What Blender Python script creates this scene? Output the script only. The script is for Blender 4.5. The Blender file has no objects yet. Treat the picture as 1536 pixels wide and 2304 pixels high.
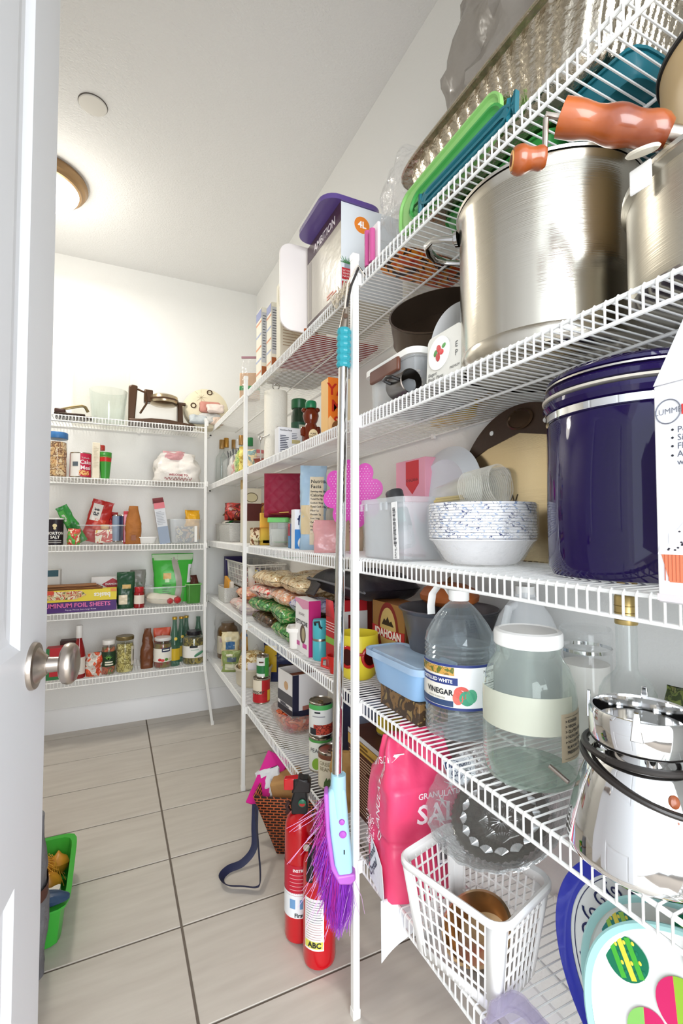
import bpy, math, random
from mathutils import Vector, Matrix
random.seed(7)
SC = bpy.context.scene
COL = SC.collection
PI = math.pi

# ------------------------------------------------------------------ camera, world, lights, exposure
EYE = Vector((0.0, 0.0, 1.15))
FOC = 1080.0                                   # focal length in pixels of a 1536 x 2304 frame
PIT = math.atan(39.5 / FOC)
YAW = math.atan2(513.0, FOC / math.cos(PIT))
cam = bpy.data.cameras.new('camera')
cam.sensor_fit = 'VERTICAL'
cam.sensor_height = 24.0
cam.lens = FOC / 2304.0 * 24.0
cam.clip_start = 0.01
camo = bpy.data.objects.new('camera', cam)
COL.objects.link(camo)
camo.location = EYE
camo.rotation_euler = (PI / 2 + PIT, 0, -YAW)
SC.camera = camo
SC.cycles.transparent_max_bounces = 48          # many clear walls stand one behind the other
SC.cycles.max_bounces = 14; SC.cycles.diffuse_bounces = 6

world = bpy.data.worlds.new('world')
SC.world = world
world.use_nodes = True
wb = world.node_tree.nodes['Background']
wb.inputs[0].default_value = (0.83, 0.92, 1.0, 1)
wb.inputs[1].default_value = 1.9

def area(name, loc, rot, sx, sy, power, col):
    l = bpy.data.lights.new(name, 'AREA')
    l.shape = 'RECTANGLE'; l.size = sx; l.size_y = sy; l.energy = power; l.color = col
    o = bpy.data.objects.new(name, l); COL.objects.link(o)
    o.location = loc; o.rotation_euler = rot
    return o
# added area light outside the doorway, standing in for unseen daylight
area('doorway_fill', (-0.25, -2.3, 1.35), (PI / 2, 0, 0), 2.6, 2.3, 135, (0.95, 0.975, 1.0))

vs = SC.view_settings
vs.view_transform = 'Standard'; vs.look = 'None'; vs.gamma = 1.0; vs.use_curve_mapping = False
vs.exposure = 0.28

# ------------------------------------------------------------------ pixel measurements of the photograph -> room coordinates
FWD = Vector((math.sin(YAW) * math.cos(PIT), math.cos(YAW) * math.cos(PIT), math.sin(PIT)))
RGT = Vector((math.cos(YAW), -math.sin(YAW), 0))
UPV = RGT.cross(FWD)
def at(u, v, x=None, y=None, z=None):
    d = FWD + RGT * ((u - 768) / FOC) - UPV * ((v - 1152) / FOC)
    if x is not None: t = (x - EYE.x) / d.x
    elif y is not None: t = (y - EYE.y) / d.y
    else: t = (z - EYE.z) / d.z
    return EYE + d * t
def azim(u, v):
    d = FWD + RGT * ((u - 768) / FOC) - UPV * ((v - 1152) / FOC)
    return math.atan2(d.x, d.y)
def drum(u1, u2, v, xf):
    """radius and centre of an upright round thing whose sides stand at u1, u2 and whose front is at x = xf"""
    a1, a2 = azim(u1, v), azim(u2, v)
    k = math.sin((a2 - a1) / 2) / math.sin((a1 + a2) / 2)
    r = xf * k / (1 - k)
    return r, xf + r, (xf + r) / math.tan((a1 + a2) / 2)
def drumb(u1, u2, v, yf):
    """the same for the back-wall shelves: front at y = yf"""
    a1, a2 = azim(u1, v), azim(u2, v)
    k = math.sin((a2 - a1) / 2) / math.cos((a1 + a2) / 2)
    r = yf * k / (1 - k)
    return r, (yf + r) * math.tan((a1 + a2) / 2), yf + r

# ------------------------------------------------------------------ materials
MATS = {}
def rgb(h):
    """sRGB hex string -> linear"""
    if isinstance(h, str):
        c = [int(h[i:i + 2], 16) / 255 for i in (0, 2, 4)]
        return tuple((x / 12.92 if x <= .04045 else ((x + .055) / 1.055) ** 2.4) for x in c)
    return tuple(h)
def mat(key, col=None, rough=.5, metal=0., bump=0., bscale=60., var=0., vscale=8., trans=0., ior=1.45, emit=0., coat=0., aniso=0., spec=.5, sub=0.):
    if key in MATS: return MATS[key]
    m = bpy.data.materials.new(key); m.use_nodes = True
    nt = m.node_tree; b = nt.nodes['Principled BSDF']
    c = rgb(col)
    b.inputs['Base Color'].default_value = (*c, 1)
    b.inputs['Roughness'].default_value = rough
    b.inputs['Metallic'].default_value = metal
    b.inputs['Transmission Weight'].default_value = trans
    b.inputs['IOR'].default_value = ior
    b.inputs['Specular IOR Level'].default_value = spec
    b.inputs['Coat Weight'].default_value = coat
    if sub:
        b.inputs['Subsurface Weight'].default_value = sub
        b.inputs['Subsurface Radius'].default_value = (.01, .008, .006)
    if emit:
        b.inputs['Emission Color'].default_value = (*c, 1); b.inputs['Emission Strength'].default_value = emit
    if bump or var:
        tc = nt.nodes.new('ShaderNodeTexCoord')
    if bump:
        n = nt.nodes.new('ShaderNodeTexNoise'); n.inputs['Scale'].default_value = bscale; n.inputs['Detail'].default_value = 3
        bp = nt.nodes.new('ShaderNodeBump'); bp.inputs['Strength'].default_value = bump; bp.inputs['Distance'].default_value = .01
        nt.links.new(tc.outputs['Object'], n.inputs['Vector']); nt.links.new(n.outputs['Fac'], bp.inputs['Height']); nt.links.new(bp.outputs['Normal'], b.inputs['Normal'])
    if var:
        n2 = nt.nodes.new('ShaderNodeTexNoise'); n2.inputs['Scale'].default_value = vscale; n2.inputs['Detail'].default_value = 4
        mx = nt.nodes.new('ShaderNodeMix'); mx.data_type = 'RGBA'
        mx.inputs[6].default_value = (*[max(0, x * (1 - var)) for x in c], 1); mx.inputs[7].default_value = (*[min(1, x * (1 + var)) for x in c], 1)
        nt.links.new(tc.outputs['Object'], n2.inputs['Vector']); nt.links.new(n2.outputs['Fac'], mx.inputs[0]); nt.links.new(mx.outputs[2], b.inputs['Base Color'])
    MATS[key] = m
    return m
def film(key, col, alpha=.25, rough=.15, edge=.5, bump=0., bscale=40., body=False, tint=None):
    """thin clear plastic or glass wall: clear film with a gloss that grows at grazing angles; body = milky or coloured wall"""
    if key in MATS: return MATS[key]
    m = bpy.data.materials.new(key); m.use_nodes = True
    nt = m.node_tree; b = nt.nodes['Principled BSDF']; out = nt.nodes['Material Output']
    c = rgb(col)
    b.inputs['Base Color'].default_value = (*c, 1); b.inputs['Roughness'].default_value = rough
    b.inputs['Specular IOR Level'].default_value = .8
    if not body: b.inputs['Metallic'].default_value = .5
    tr = nt.nodes.new('ShaderNodeBsdfTransparent'); tr.inputs[0].default_value = (*[min(1, (.55 + .45 * x) if body else (.93 + .07 * x)) for x in c], 1)
    if tint: tr.inputs[0].default_value = (*tint, 1)
    lw = nt.nodes.new('ShaderNodeLayerWeight'); lw.inputs['Blend'].default_value = .35
    ma = nt.nodes.new('ShaderNodeMath'); ma.operation = 'MULTIPLY_ADD'; ma.inputs[1].default_value = edge; ma.inputs[2].default_value = alpha
    ma.use_clamp = True
    mx = nt.nodes.new('ShaderNodeMixShader')
    pw = nt.nodes.new('ShaderNodeMath'); pw.operation = 'POWER'; pw.inputs[1].default_value = 1.0 if body else 1.7
    nt.links.new(lw.outputs['Facing'], pw.inputs[0]); nt.links.new(pw.outputs[0], ma.inputs[0]); nt.links.new(ma.outputs[0], mx.inputs[0])
    nt.links.new(tr.outputs[0], mx.inputs[1]); nt.links.new(b.outputs[0], mx.inputs[2]); nt.links.new(mx.outputs[0], out.inputs['Surface'])
    if bump:
        tc = nt.nodes.new('ShaderNodeTexCoord')
        n = nt.nodes.new('ShaderNodeTexNoise'); n.inputs['Scale'].default_value = bscale; n.inputs['Detail'].default_value = 3
        bp = nt.nodes.new('ShaderNodeBump'); bp.inputs['Strength'].default_value = bump; bp.inputs['Distance'].default_value = .01
        nt.links.new(tc.outputs['Object'], n.inputs['Vector']); nt.links.new(n.outputs['Fac'], bp.inputs['Height'])
        nt.links.new(bp.outputs['Normal'], b.inputs['Normal']); nt.links.new(bp.outputs['Normal'], lw.inputs['Normal'])
    MATS[key] = m
    return m
def multi(key, cols, scale=14., rough=.5, bump=.0, kind='VORONOI', bscale=50.):
    """printed or mixed colours in irregular patches (pasta in bags, printed wrappers, fruit pieces)"""
    if key in MATS: return MATS[key]
    m = bpy.data.materials.new(key); m.use_nodes = True
    nt = m.node_tree; b = nt.nodes['Principled BSDF']; b.inputs['Roughness'].default_value = rough
    tc = nt.nodes.new('ShaderNodeTexCoord'); n = nt.nodes.new('ShaderNodeTexNoise'); n.inputs['Scale'].default_value = scale; n.inputs['Detail'].default_value = 5
    n.inputs['Distortion'].default_value = 1.2
    r = nt.nodes.new('ShaderNodeValToRGB'); r.color_ramp.interpolation = 'CONSTANT' if kind == 'VORONOI' else 'LINEAR'
    els = r.color_ramp.elements
    k = len(cols)
    while len(els) < k: els.new(.5)
    for i, c in enumerate(cols):
        els[i].position = .0 if i == 0 else .36 + .28 * (i - 1) / max(1, k - 2)
        els[i].color = (*rgb(c), 1)
    nt.links.new(tc.outputs['Object'], n.inputs['Vector']); nt.links.new(n.outputs['Fac'], r.inputs[0]); nt.links.new(r.outputs[0], b.inputs['Base Color'])
    if bump:
        n3 = nt.nodes.new('ShaderNodeTexNoise'); n3.inputs['Scale'].default_value = bscale
        bp = nt.nodes.new('ShaderNodeBump'); bp.inputs['Strength'].default_value = bump; bp.inputs['Distance'].default_value = .01
        nt.links.new(tc.outputs['Object'], n3.inputs['Vector']); nt.links.new(n3.outputs['Fac'], bp.inputs['Height']); nt.links.new(bp.outputs['Normal'], b.inputs['Normal'])
    MATS[key] = m
    return m
def flat(hexcol, rough=.45): return mat('print_' + hexcol + '_%d' % int(rough * 100), hexcol, rough)
def gloss(hexcol): return mat('gloss_' + hexcol, hexcol, .18, coat=.3)
def card(hexcol): return mat('card_' + hexcol, hexcol, .5, bump=.03, bscale=90)

WHITE_WIRE = mat('white_vinyl_wire', 'f1f1ef', .35)
STEEL = mat('brushed_steel', 'd2cdc4', .24, 1., var=.06, vscale=3)
CHROME = mat('chrome', 'e6e6e6', .06, 1.)
NICKEL = mat('satin_nickel', 'b5aaa0', .3, 1.)
CLEAR = film('clear_plastic', 'f4f7f8', .05, .08, .4)
CLEARC = film('crinkled_clear_film', 'f6f6f6', .06, .1, .45, bump=1.0, bscale=45)
FROST = film('frosted_plastic', 'eef1f3', .24, .3, .3, body=True)
GLASS = film('clear_glass', 'e6eeea', .07, .03, .75, tint=(.955, .968, .96))
GREENGLASS = film('green_glass', '4f8a70', .28, .04, .6, body=True)
WATER = film('clear_ribbed_pet', 'e3ebee', .10, .04, .8, tint=(.90, .93, .94))
BLACK = mat('black_plastic', '191718', .35)
WHITE = mat('white_plastic', 'f2f1ee', .35)
INK = flat('20222a')

# ------------------------------------------------------------------ mesh building
class MB:
    def __init__(s): s.v = []; s.f = []
    def add(s, vs, fs):
        o = len(s.v); s.v += [tuple(p) for p in vs]; s.f += [tuple(i + o for i in q) for q in fs]; return s
    def box(s, x0, x1, y0, y1, z0, z1, taper=0.):
        t = taper
        return s.add([(x0 + t, y0 + t, z0), (x1 - t, y0 + t, z0), (x1 - t, y1 - t, z0), (x0 + t, y1 - t, z0), (x0, y0, z1), (x1, y0, z1), (x1, y1, z1), (x0, y1, z1)],
                     [(3, 2, 1, 0), (4, 5, 6, 7), (0, 1, 5, 4), (1, 2, 6, 5), (2, 3, 7, 6), (3, 0, 4, 7)])
    def prism(s, poly, a0, a1, axis='y'):
        """closed 2d outline pushed from a0 to a1 along an axis; the outline lies in the other two axes"""
        n = len(poly)
        def P(p, a): return {'y': (p[0], a, p[1]), 'z': (p[0], p[1], a), 'x': (a, p[0], p[1])}[axis]
        vs = [P(p, a0) for p in poly] + [P(p, a1) for p in poly]
        return s.add(vs, [tuple(range(n)), tuple(range(2 * n - 1, n - 1, -1))] + [(i, n + i, n + (i + 1) % n, (i + 1) % n) for i in range(n)])
    def lathe(s, prof, n=40, sx=1., sy=1., cap0=True, cap1=True, cx=0, cy=0, sq=0., a0=0., a1=2 * PI, wob=None):
        """profile [(r, z)] spun round z; sq > 0 squares the plan"""
        full = abs(a1 - a0 - 2 * PI) < 1e-6
        m = n if full else n + 1
        vs = []
        for (r, z) in prof:
            for i in range(m):
                a = a0 + (a1 - a0) * i / n
                c, q = math.cos(a), math.sin(a)
                k = 1.
                if sq: k = 1 / (abs(c) ** (2 + sq) + abs(q) ** (2 + sq)) ** (1 / (2 + sq))
                if wob: k *= wob(a, z)
                vs.append((cx + r * c * sx * k, cy + r * q * sy * k, z))
        fs = []
        for j in range(len(prof) - 1):
            for i in range(n):
                i2 = (i + 1) % m
                fs.append((j * m + i, j * m + i2, (j + 1) * m + i2, (j + 1) * m + i))
        if full:
            if cap0 and prof[0][0] > 1e-5: fs.append(tuple(range(m - 1, -1, -1)))
            if cap1 and prof[-1][0] > 1e-5: fs.append(tuple((len(prof) - 1) * m + i for i in range(m)))
        return s.add(vs, fs)
    def tube(s, pts, r, n=8, closed=False, caps=True, flatten=None):
        pts = [Vector(p) for p in pts]; L = len(pts)
        vs = []
        prev = None
        for i, p in enumerate(pts):
            if closed: t = pts[(i + 1) % L] - pts[i - 1]
            else: t = pts[min(i + 1, L - 1)] - pts[max(i - 1, 0)]
            t.normalize()
            if prev is None:
                a = Vector((0, 0, 1)) if abs(t.z) < .9 else Vector((1, 0, 0))
                nrm = (a - t * a.dot(t)).normalized()
            else:
                nrm = prev - t * prev.dot(t)
                nrm = nrm.normalized() if nrm.length > 1e-6 else t.orthogonal().normalized()
            prev = nrm; bn = t.cross(nrm)
            rr = r[i] if isinstance(r, (list, tuple)) else r
            for k in range(n):
                a = 2 * PI * k / n
                fl = flatten or 1.
                vs.append(p + nrm * math.cos(a) * rr + bn * math.sin(a) * rr * fl)
        fs = []
        for i in range(L if closed else L - 1):
            j = (i + 1) % L
            for k in range(n):
                k2 = (k + 1) % n
                fs.append((i * n + k, i * n + k2, j * n + k2, j * n + k))
        if not closed and caps: fs += [tuple(range(n - 1, -1, -1)), tuple((L - 1) * n + k for k in range(n))]
        return s.add(vs, fs)
    def surf(s, fn, nu, nv, wu=False, wv=False):
        """fn(a, b) with a, b in 0..1"""
        mu = nu if wu else nu + 1; mv = nv if wv else nv + 1
        vs = [fn(i / nu, j / nv) for j in range(mv) for i in range(mu)]
        fs = [(j * mu + i, j * mu + (i + 1) % mu, ((j + 1) % mv) * mu + (i + 1) % mu, ((j + 1) % mv) * mu + i) for j in range(nv) for i in range(nu)]
        return s.add(vs, fs)
    def xf(s, M):
        s.v = [tuple(M @ Vector(p)) for p in s.v]; return s
    def build(s, name, m, parent=None, smooth=True, bevel=0., seg=2, sub=0, solid=0., ang=35, flip=False):
        me = bpy.data.meshes.new(name)
        me.from_pydata(s.v, [], s.f); me.update()
        if flip: me.flip_normals()
        if smooth:
            me.polygons.foreach_set('use_smooth', [True] * len(me.polygons))
            me.set_sharp_from_angle(angle=math.radians(ang))
        me.materials.append(m)
        o = bpy.data.objects.new(name, me); COL.objects.link(o)
        if parent: o.parent = parent
        if solid:
            d = o.modifiers.new('solid', 'SOLIDIFY'); d.thickness = solid; d.offset = 0
        if bevel:
            d = o.modifiers.new('bevel', 'BEVEL'); d.width = bevel; d.segments = seg; d.limit_method = 'ANGLE'; d.angle_limit = math.radians(40)
        if sub:
            d = o.modifiers.new('sub', 'SUBSURF'); d.levels = sub; d.render_levels = sub
        return o
def RX(a): return Matrix.Rotation(a, 4, 'X')
def RY(a): return Matrix.Rotation(a, 4, 'Y')
def RZ(a): return Matrix.Rotation(a, 4, 'Z')
def TR(x, y, z): return Matrix.Translation((x, y, z))
def SCL(x, y, z): return Matrix.Diagonal((x, y, z, 1))

def tag(o, label, cat, group=None, kind=None):
    if label: o['label'] = label
    if cat: o['category'] = cat
    if group: o['group'] = group
    if kind: o['kind'] = kind
    return o
def thing(name, label, cat, loc, rotz=0., group=None, rx=0., ry=0.):
    o = bpy.data.objects.new(name, None); o.empty_display_size = .05; COL.objects.link(o)
    o.location = loc; o.rotation_euler = (rx, ry, rotz)
    return tag(o, label, cat, group)
def struct(o): o['kind'] = 'structure'; return o
def lab(o, t): o['label'] = t; return o

_txt = {}
def text_mesh(body, size, align='CENTER', bold=0.):
    cu = bpy.data.curves.new('t', 'FONT'); cu.body = body; cu.size = size; cu.align_x = align; cu.align_y = 'CENTER'
    cu.offset = bold; cu.resolution_u = 2
    o = bpy.data.objects.new('t', cu)
    me = bpy.data.meshes.new_from_object(o)
    bpy.data.objects.remove(o); bpy.data.curves.remove(cu)
    return me
def put_text(parent, body, size, M, m, wrap=None, align='CENTER', bold=0., sx=1., name='lettering'):
    """flat lettering: local x right, y up, facing +z, then moved by M; wrap = radius of the upright cylinder it bends round (facing -y)"""
    me = text_mesh(body, size, align, bold)
    me.name = name
    for v in me.vertices:
        p = Vector((v.co.x * sx, v.co.y, 0))
        if wrap is None:
            v.co = M @ p
        else:
            a0, zc = M
            a = a0 + p.x / wrap
            v.co = (wrap * math.sin(a), -wrap * math.cos(a), zc + p.y)
    me.materials.clear(); me.materials.append(m)
    o = bpy.data.objects.new(name, me); COL.objects.link(o); o.parent = parent
    return o
E_ = .0008
def face(side, w, d, x, z, eps=E_):
    """matrix that carries print (x right, y up, facing +z) on to a side of a w x d box that stands on its local origin"""
    if side == 'front': return TR(x, -d / 2 - eps, z) @ RX(PI / 2)
    if side == 'right': return TR(w / 2 + eps, x, z) @ RZ(PI / 2) @ RX(PI / 2)
    if side == 'left': return TR(-w / 2 - eps, -x, z) @ RZ(-PI / 2) @ RX(PI / 2)
    if side == 'top': return TR(x, z, eps)
def patch(parent, side, w, d, x0, x1, z0, z1, m, name='label_panel', t=.0005, shape=None):
    """thin printed panel on a box side"""
    b = MB()
    if shape == 'oval':
        n = 28
        b.prism([((x0 + x1) / 2 + (x1 - x0) / 2 * math.cos(2 * PI * i / n), (z0 + z1) / 2 + (z1 - z0) / 2 * math.sin(2 * PI * i / n)) for i in range(n)], 0, t, 'z')
    elif isinstance(shape, list):
        b.prism([(x0 + (x1 - x0) * p[0], z0 + (z1 - z0) * p[1]) for p in shape], 0, t, 'z')
    else:
        b.box(x0, x1, z0, z1, 0, t)
    b.xf(face(side, w, d, 0, 0, 0.0002))
    return b.build(name, m, parent, smooth=False)
def lines(parent, side, w, d, x0, x1, z0, z1, n, m, th=.0012, name='small_print', seed=1):
    """rows of small print"""
    rnd = random.Random(seed); b = MB()
    for i in range(n):
        z = z1 - (z1 - z0) * (i + .5) / n
        e = x0 + (x1 - x0) * rnd.uniform(.55, 1.)
        b.box(x0, e, z - th / 2, z + th / 2, 0, .0004)
    b.xf(face(side, w, d, 0, 0, 0.0008))
    o = b.build(name, m, parent, smooth=False); return o
def band(parent, r, z0, z1, a0, a1, m, name='label_band', n=24, t=.0006, dz=None):
    """printed label bent round an upright cylinder; angles from the front (-y), positive to the right"""
    b = MB()
    def fn(i, j):
        a = a0 + (a1 - a0) * i; z = z0 + (z1 - z0) * j
        return ((r + t) * math.sin(a), -(r + t) * math.cos(a), z)
    b.surf(fn, n, 1)
    return b.build(name, m, parent)
RS = -PI / 2          # things on the right-hand shelves face the aisle (-x)
def carton(name, label, cat, loc, w, d, h, m, rotz=RS, group=None, rx=0., ry=0., bevel=.0015):
    t = thing(name, label, cat, loc, rotz, group, rx, ry)
    MB().box(-w / 2, w / 2, -d / 2, d / 2, 0, h).build('carton', m, t, bevel=bevel, seg=1)
    return t
def rplace(uL, uM, v, xf, d, z):
    """box on a right shelf: u of its far front edge and of its near front edge, front plane xf, depth d -> centre, width"""
    y1 = at(uL, v, x=xf).y; y0 = at(uM, v, x=xf).y
    return Vector((xf + d / 2, (y0 + y1) / 2, z)), y1 - y0
def hgt(u, v, x=None, y=None): return at(u, v, x=x, y=y).z
def clone(o, parent=None):
    c = o.copy(); COL.objects.link(c); c.parent = parent
    for ch in o.children: clone(ch, c)
    return c

# ================================================================== the setting
XW, YB, XL, ZC, YF = .866, 3.186, -1.28, 2.76, .08       # right wall, back wall, left wall, ceiling, front wall (room side)
WALL = mat('painted_wall', 'eeeeec', .75, bump=.12, bscale=160)
CEIL = mat('textured_ceiling', 'eeeeee', .85, bump=.35, bscale=140)
TRIM = mat('painted_trim', 'efeff0', .4)
struct(MB().box(XW, XW + .1, YF - .12, YB + .1, -.02, ZC).build('wall_right', WALL, smooth=False))
struct(MB().box(XL - .1, XW, YB, YB + .1, -.02, ZC).build('wall_back', WALL, smooth=False))
struct(MB().box(XL - .1, XL, YF - .12, YB, -.02, ZC).build('wall_left', WALL, smooth=False))
DX0, DX1, DZ = -.235, .62, 2.06
wf = MB()
wf.box(XL, DX0, YF - .12, YF, -.02, ZC); wf.box(DX1, XW, YF - .12, YF, -.02, ZC); wf.box(DX0, DX1, YF - .12, YF, DZ, ZC)
struct(wf.build('wall_front', WALL, smooth=False))
struct(MB().box(XL - .1, XW + .1, YF - .12, YB + .1, ZC, ZC + .08).build('ceiling', CEIL, smooth=False))
# floor: grout bed with single tiles
FLOORG = mat('grout', '6f655b', .9)
fl = struct(MB().box(XL - .1, XW + .1, -3.2, YB + .1, -.05, -.003).build('floor', FLOORG, smooth=False))
tm = bpy.data.materials.new('porcelain_tile'); tm.use_nodes = True
nt = tm.node_tree; b = nt.nodes['Principled BSDF']; b.inputs['Roughness'].default_value = .38
tc = nt.nodes.new('ShaderNodeTexCoord'); mp = nt.nodes.new('ShaderNodeMapping'); mp.inputs['Scale'].default_value = (2.2, 16, 1)
ns = nt.nodes.new('ShaderNodeTexNoise'); ns.inputs['Scale'].default_value = 2.2; ns.inputs['Detail'].default_value = 6
cr = nt.nodes.new('ShaderNodeValToRGB'); cr.color_ramp.elements[0].position = .3; cr.color_ramp.elements[1].position = .72
cr.color_ramp.elements[0].color = (*rgb('c2bab0'), 1); cr.color_ramp.elements[1].color = (*rgb('cfc8be'), 1)
oi = nt.nodes.new('ShaderNodeObjectInfo'); ad = nt.nodes.new('ShaderNodeVectorMath'); ad.operation = 'ADD'
nt.links.new(tc.outputs['Object'], ad.inputs[0]); nt.links.new(oi.outputs['Random'], ad.inputs[1])
nt.links.new(ad.outputs[0], mp.inputs[0]); nt.links.new(mp.outputs[0], ns.inputs['Vector']); nt.links.new(ns.outputs['Fac'], cr.inputs[0]); nt.links.new(cr.outputs[0], b.inputs['Base Color'])
TW, TL, GR = .318, .636, .0065
tile_me = None
x0s = [.197 - TL * 3, .197 - TL * 2, .197 - TL, .197, .197 + TL]
ys = [2.767 - TW * k for k in range(-1, 17)]
for yy in ys:
    for xx in x0s:
        xa, xb = max(xx + GR / 2, XL), min(xx + TL - GR / 2, XW)
        ya, yb = yy + GR / 2, min(yy + TW - GR / 2, YB)
        if xb - xa < .02 or yb - ya < .02: continue
        if yb < .4 and yy < -1.2: continue
        t = MB().box(0, xb - xa, 0, yb - ya, -.004, 0).build('floor_tile', tm, fl, smooth=False, bevel=.0012, seg=1)
        t.location = (xa, ya, 0)
# baseboards
struct(MB().prism([(YB, 0), (YB - .014, 0), (YB - .014, .118), (YB - .006, .13), (YB, .13)], XL, XW, 'x').build('baseboard_back', TRIM))
struct(MB().prism([(XW, 0), (XW, .13), (XW - .006, .13), (XW - .014, .118), (XW - .014, 0)], YF, YB - .014, 'y').build('baseboard_right', TRIM))
struct(MB().prism([(XL, 0), (XL + .014, 0), (XL + .014, .118), (XL + .006, .13), (XL, .13)], YF, YB - .014, 'y').build('baseboard_left', TRIM))

# door: slab with recessed panels, hinged by the camera, latch edge away from it
DOORM = mat('door_paint', 'dcdcde', .38)
PHI = math.radians(8.)
DT, DW, DH = .035, .76, 2.03
door = bpy.data.objects.new('door_1', None); COL.objects.link(door); struct(door)
latch = Vector((-.0875, .838, .012))
door.location = latch
door.rotation_euler = (0, 0, PI / 2 - PHI)      # local +x runs from hinge to latch (0 = latch edge), local -y is the face in view
st = .115
mbd = MB()
mbd.box(-st, 0, 0, DT, 0, DH); mbd.box(-DW, -DW + st, 0, DT, 0, DH)
P1, P2, P3 = (.22, .70), (.88, 1.12), (.88, 1.90)
rails = [(0, .22), (.695, .985), (1.90, DH)]
for a, b_ in rails: mbd.box(-DW + st, -st, 0, DT, a, b_)
mbd.build('slab_frame', DOORM, door, smooth=False)
for a, b_ in ((.22, .695), (.985, 1.90)):
    pm = MB()
    xa, xb = -DW + st, -st
    def ringp(i0, y0, i1, y1):
        A = [(xa + i0, y0, a + i0), (xb - i0, y0, a + i0), (xb - i0, y0, b_ - i0), (xa + i0, y0, b_ - i0)]
        B = [(xa + i1, y1, a + i1), (xb - i1, y1, a + i1), (xb - i1, y1, b_ - i1), (xa + i1, y1, b_ - i1)]
        pm.add(A + B, [(k, (k + 1) % 4, 4 + (k + 1) % 4, 4 + k) for k in range(4)])
    ringp(0, 0, .012, .008); ringp(.012, .008, .022, .009); ringp(.022, .009, .05, .003)
    pm.add([(xa + .05, .003, a + .05), (xb - .05, .003, a + .05), (xb - .05, .003, b_ - .05), (xa + .05, .003, b_ - .05)], [(0, 1, 2, 3)])
    pm.box(xa, xb, .012, DT, a, b_)
    pm.build('raised_panel', DOORM, door, smooth=False)
kz = .965 - .012
kn = bpy.data.objects.new('door_handle', None); COL.objects.link(kn); kn.parent = door; kn.location = (-.064, 0, kz); kn.rotation_euler = (PI / 2, 0, 0); kn.scale = (.92, .92, .78)
MB().lathe([(.0345, 0), (.0345, .004), (.033, .0075), (.026, .0085), (.021, .014), (.0145, .022), (.0135, .024)], 48).build('rose', NICKEL, kn)
MB().lathe([(.0115, .02), (.0105, .044), (.016, .047)], 32).build('shank', NICKEL, kn)
MB().lathe([(.012, .043), (.022, .0445), (.0285, .049), (.0305, .056), (.0295, .063), (.025, .0685), (.016, .0715), (.006, .0722), (.0005, .0722)], 48).build('knob', NICKEL, kn)

# ceiling light
lc = Vector((-.325, 2.52, ZC))
lt = thing('ceiling_light', 'round flush ceiling light with glowing white dome and bronze ring', 'light', lc)
BRASSR = mat('antique_bronze', 'a98a66', .35, .8)
MB().lathe([(.15, 0), (.19, -.004), (.193, -.016), (.186, -.022), (.182, -.034), (.17, -.04), (.166, -.05), (.156, -.052), (.15, -.04)], 64, cap0=False, cap1=False).build('ring', BRASSR, lt)
DOME = mat('lit_glass_dome', (1.0, .96, .88), .4, emit=6.0)
MB().lathe([(.157, -.045), (.153, -.06), (.142, -.076), (.12, -.092), (.085, -.104), (.045, -.11), (.001, -.111)], 48, cap0=False).build('glass_dome', DOME, lt)
ll = bpy.data.lights.new('ceiling_lamp', 'POINT'); ll.energy = 5; ll.color = (1.0, .95, .84); ll.shadow_soft_size = .13
lo = bpy.data.objects.new('ceiling_lamp', ll); COL.objects.link(lo); lo.location = (lc.x, lc.y, ZC - .26)
ld = bpy.data.lights.new('ceiling_lamp_down', 'AREA'); ld.shape = 'DISK'; ld.size = .28; ld.energy = 10; ld.color = (1.0, .955, .87)
ldo = bpy.data.objects.new('ceiling_lamp_down', ld); COL.objects.link(ldo); ldo.location = (lc.x, lc.y, ZC - .118)
sp = thing('sprinkler_cover', 'flat white round sprinkler cover plate on the ceiling', 'cover plate', (-.095, 1.995, ZC))
MB().lathe([(.047, -.001), (.049, -.004), (.046, -.0065), (.001, -.0075)], 48, cap0=False).build('plate', mat('cover_white', 'dddad4', .5), sp)
MB().lathe([(.051, .0), (.051, -.0012), (.001, -.0012)], 48, cap0=False).build('shadow_gap', mat('gap_grey', '6d6862', .8), sp)

# ------------------------------------------------------------------ wire shelves
XF = .55
ZS = {6: 1.790, 5: 1.434, 4: 1.078, 3: .737, 2: .369}
ZSB = {6: 1.752, 5: 1.425, 4: 1.068, 3: .714, 2: .366}
LIP = .0325
PITCH = .01587
def wire_shelf(name, label, xf, xb, y0, y1, z, lipdir, group):
    """lipdir 'x': long side along y, lip at xf; 'y': long side along x, lip at y0"""
    L = (y1 - y0)
    t = thing(name, label, 'shelf', ((xf + xb) / 2, (y0 + y1) / 2, z) if lipdir == 'x' else ((y0 + y1) / 2, (xf + xb) / 2, z), RS if lipdir == 'x' else 0., group)
    D = xb - xf; h = D / 2
    for nm, yy, zz, r in (('front_rail', -h, -.0030, .0032), ('lip_rail', -h - .0012, -LIP, .0030), ('middle_rail', -h + D * .52, -.0048, .0030), ('rear_rail', h - .004, -.0048, .0030)):
        MB().tube([(-L / 2, yy, zz), (L / 2, yy, zz)], r, 8).build(nm, WHITE_WIRE, t)
    w = MB(); n = int(L / PITCH)
    for i in range(n + 1):
        x = -L / 2 + .003 + (L - .006) * i / n
        w.tube([(x, h, 0), (x, -h - .001, .0002), (x, -h - .0034, -.003), (x, -h - .0034, -LIP + .001)], .00165, 5)
    tag(w.build('deck_wires', WHITE_WIRE, t), None, None, kind='stuff')
    for xx in [-L / 2 + .3 + .55 * k for k in range(int(L / .55) + 1)]:
        if xx < L / 2: MB().box(xx - .008, xx + .008, h - .008, h, -.014, .006).build('wall_clip', WHITE, t, bevel=.001)
    return t
ordn = {6: 'topmost', 5: 'second highest', 4: 'middle', 3: 'second lowest', 2: 'lowest'}
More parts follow.
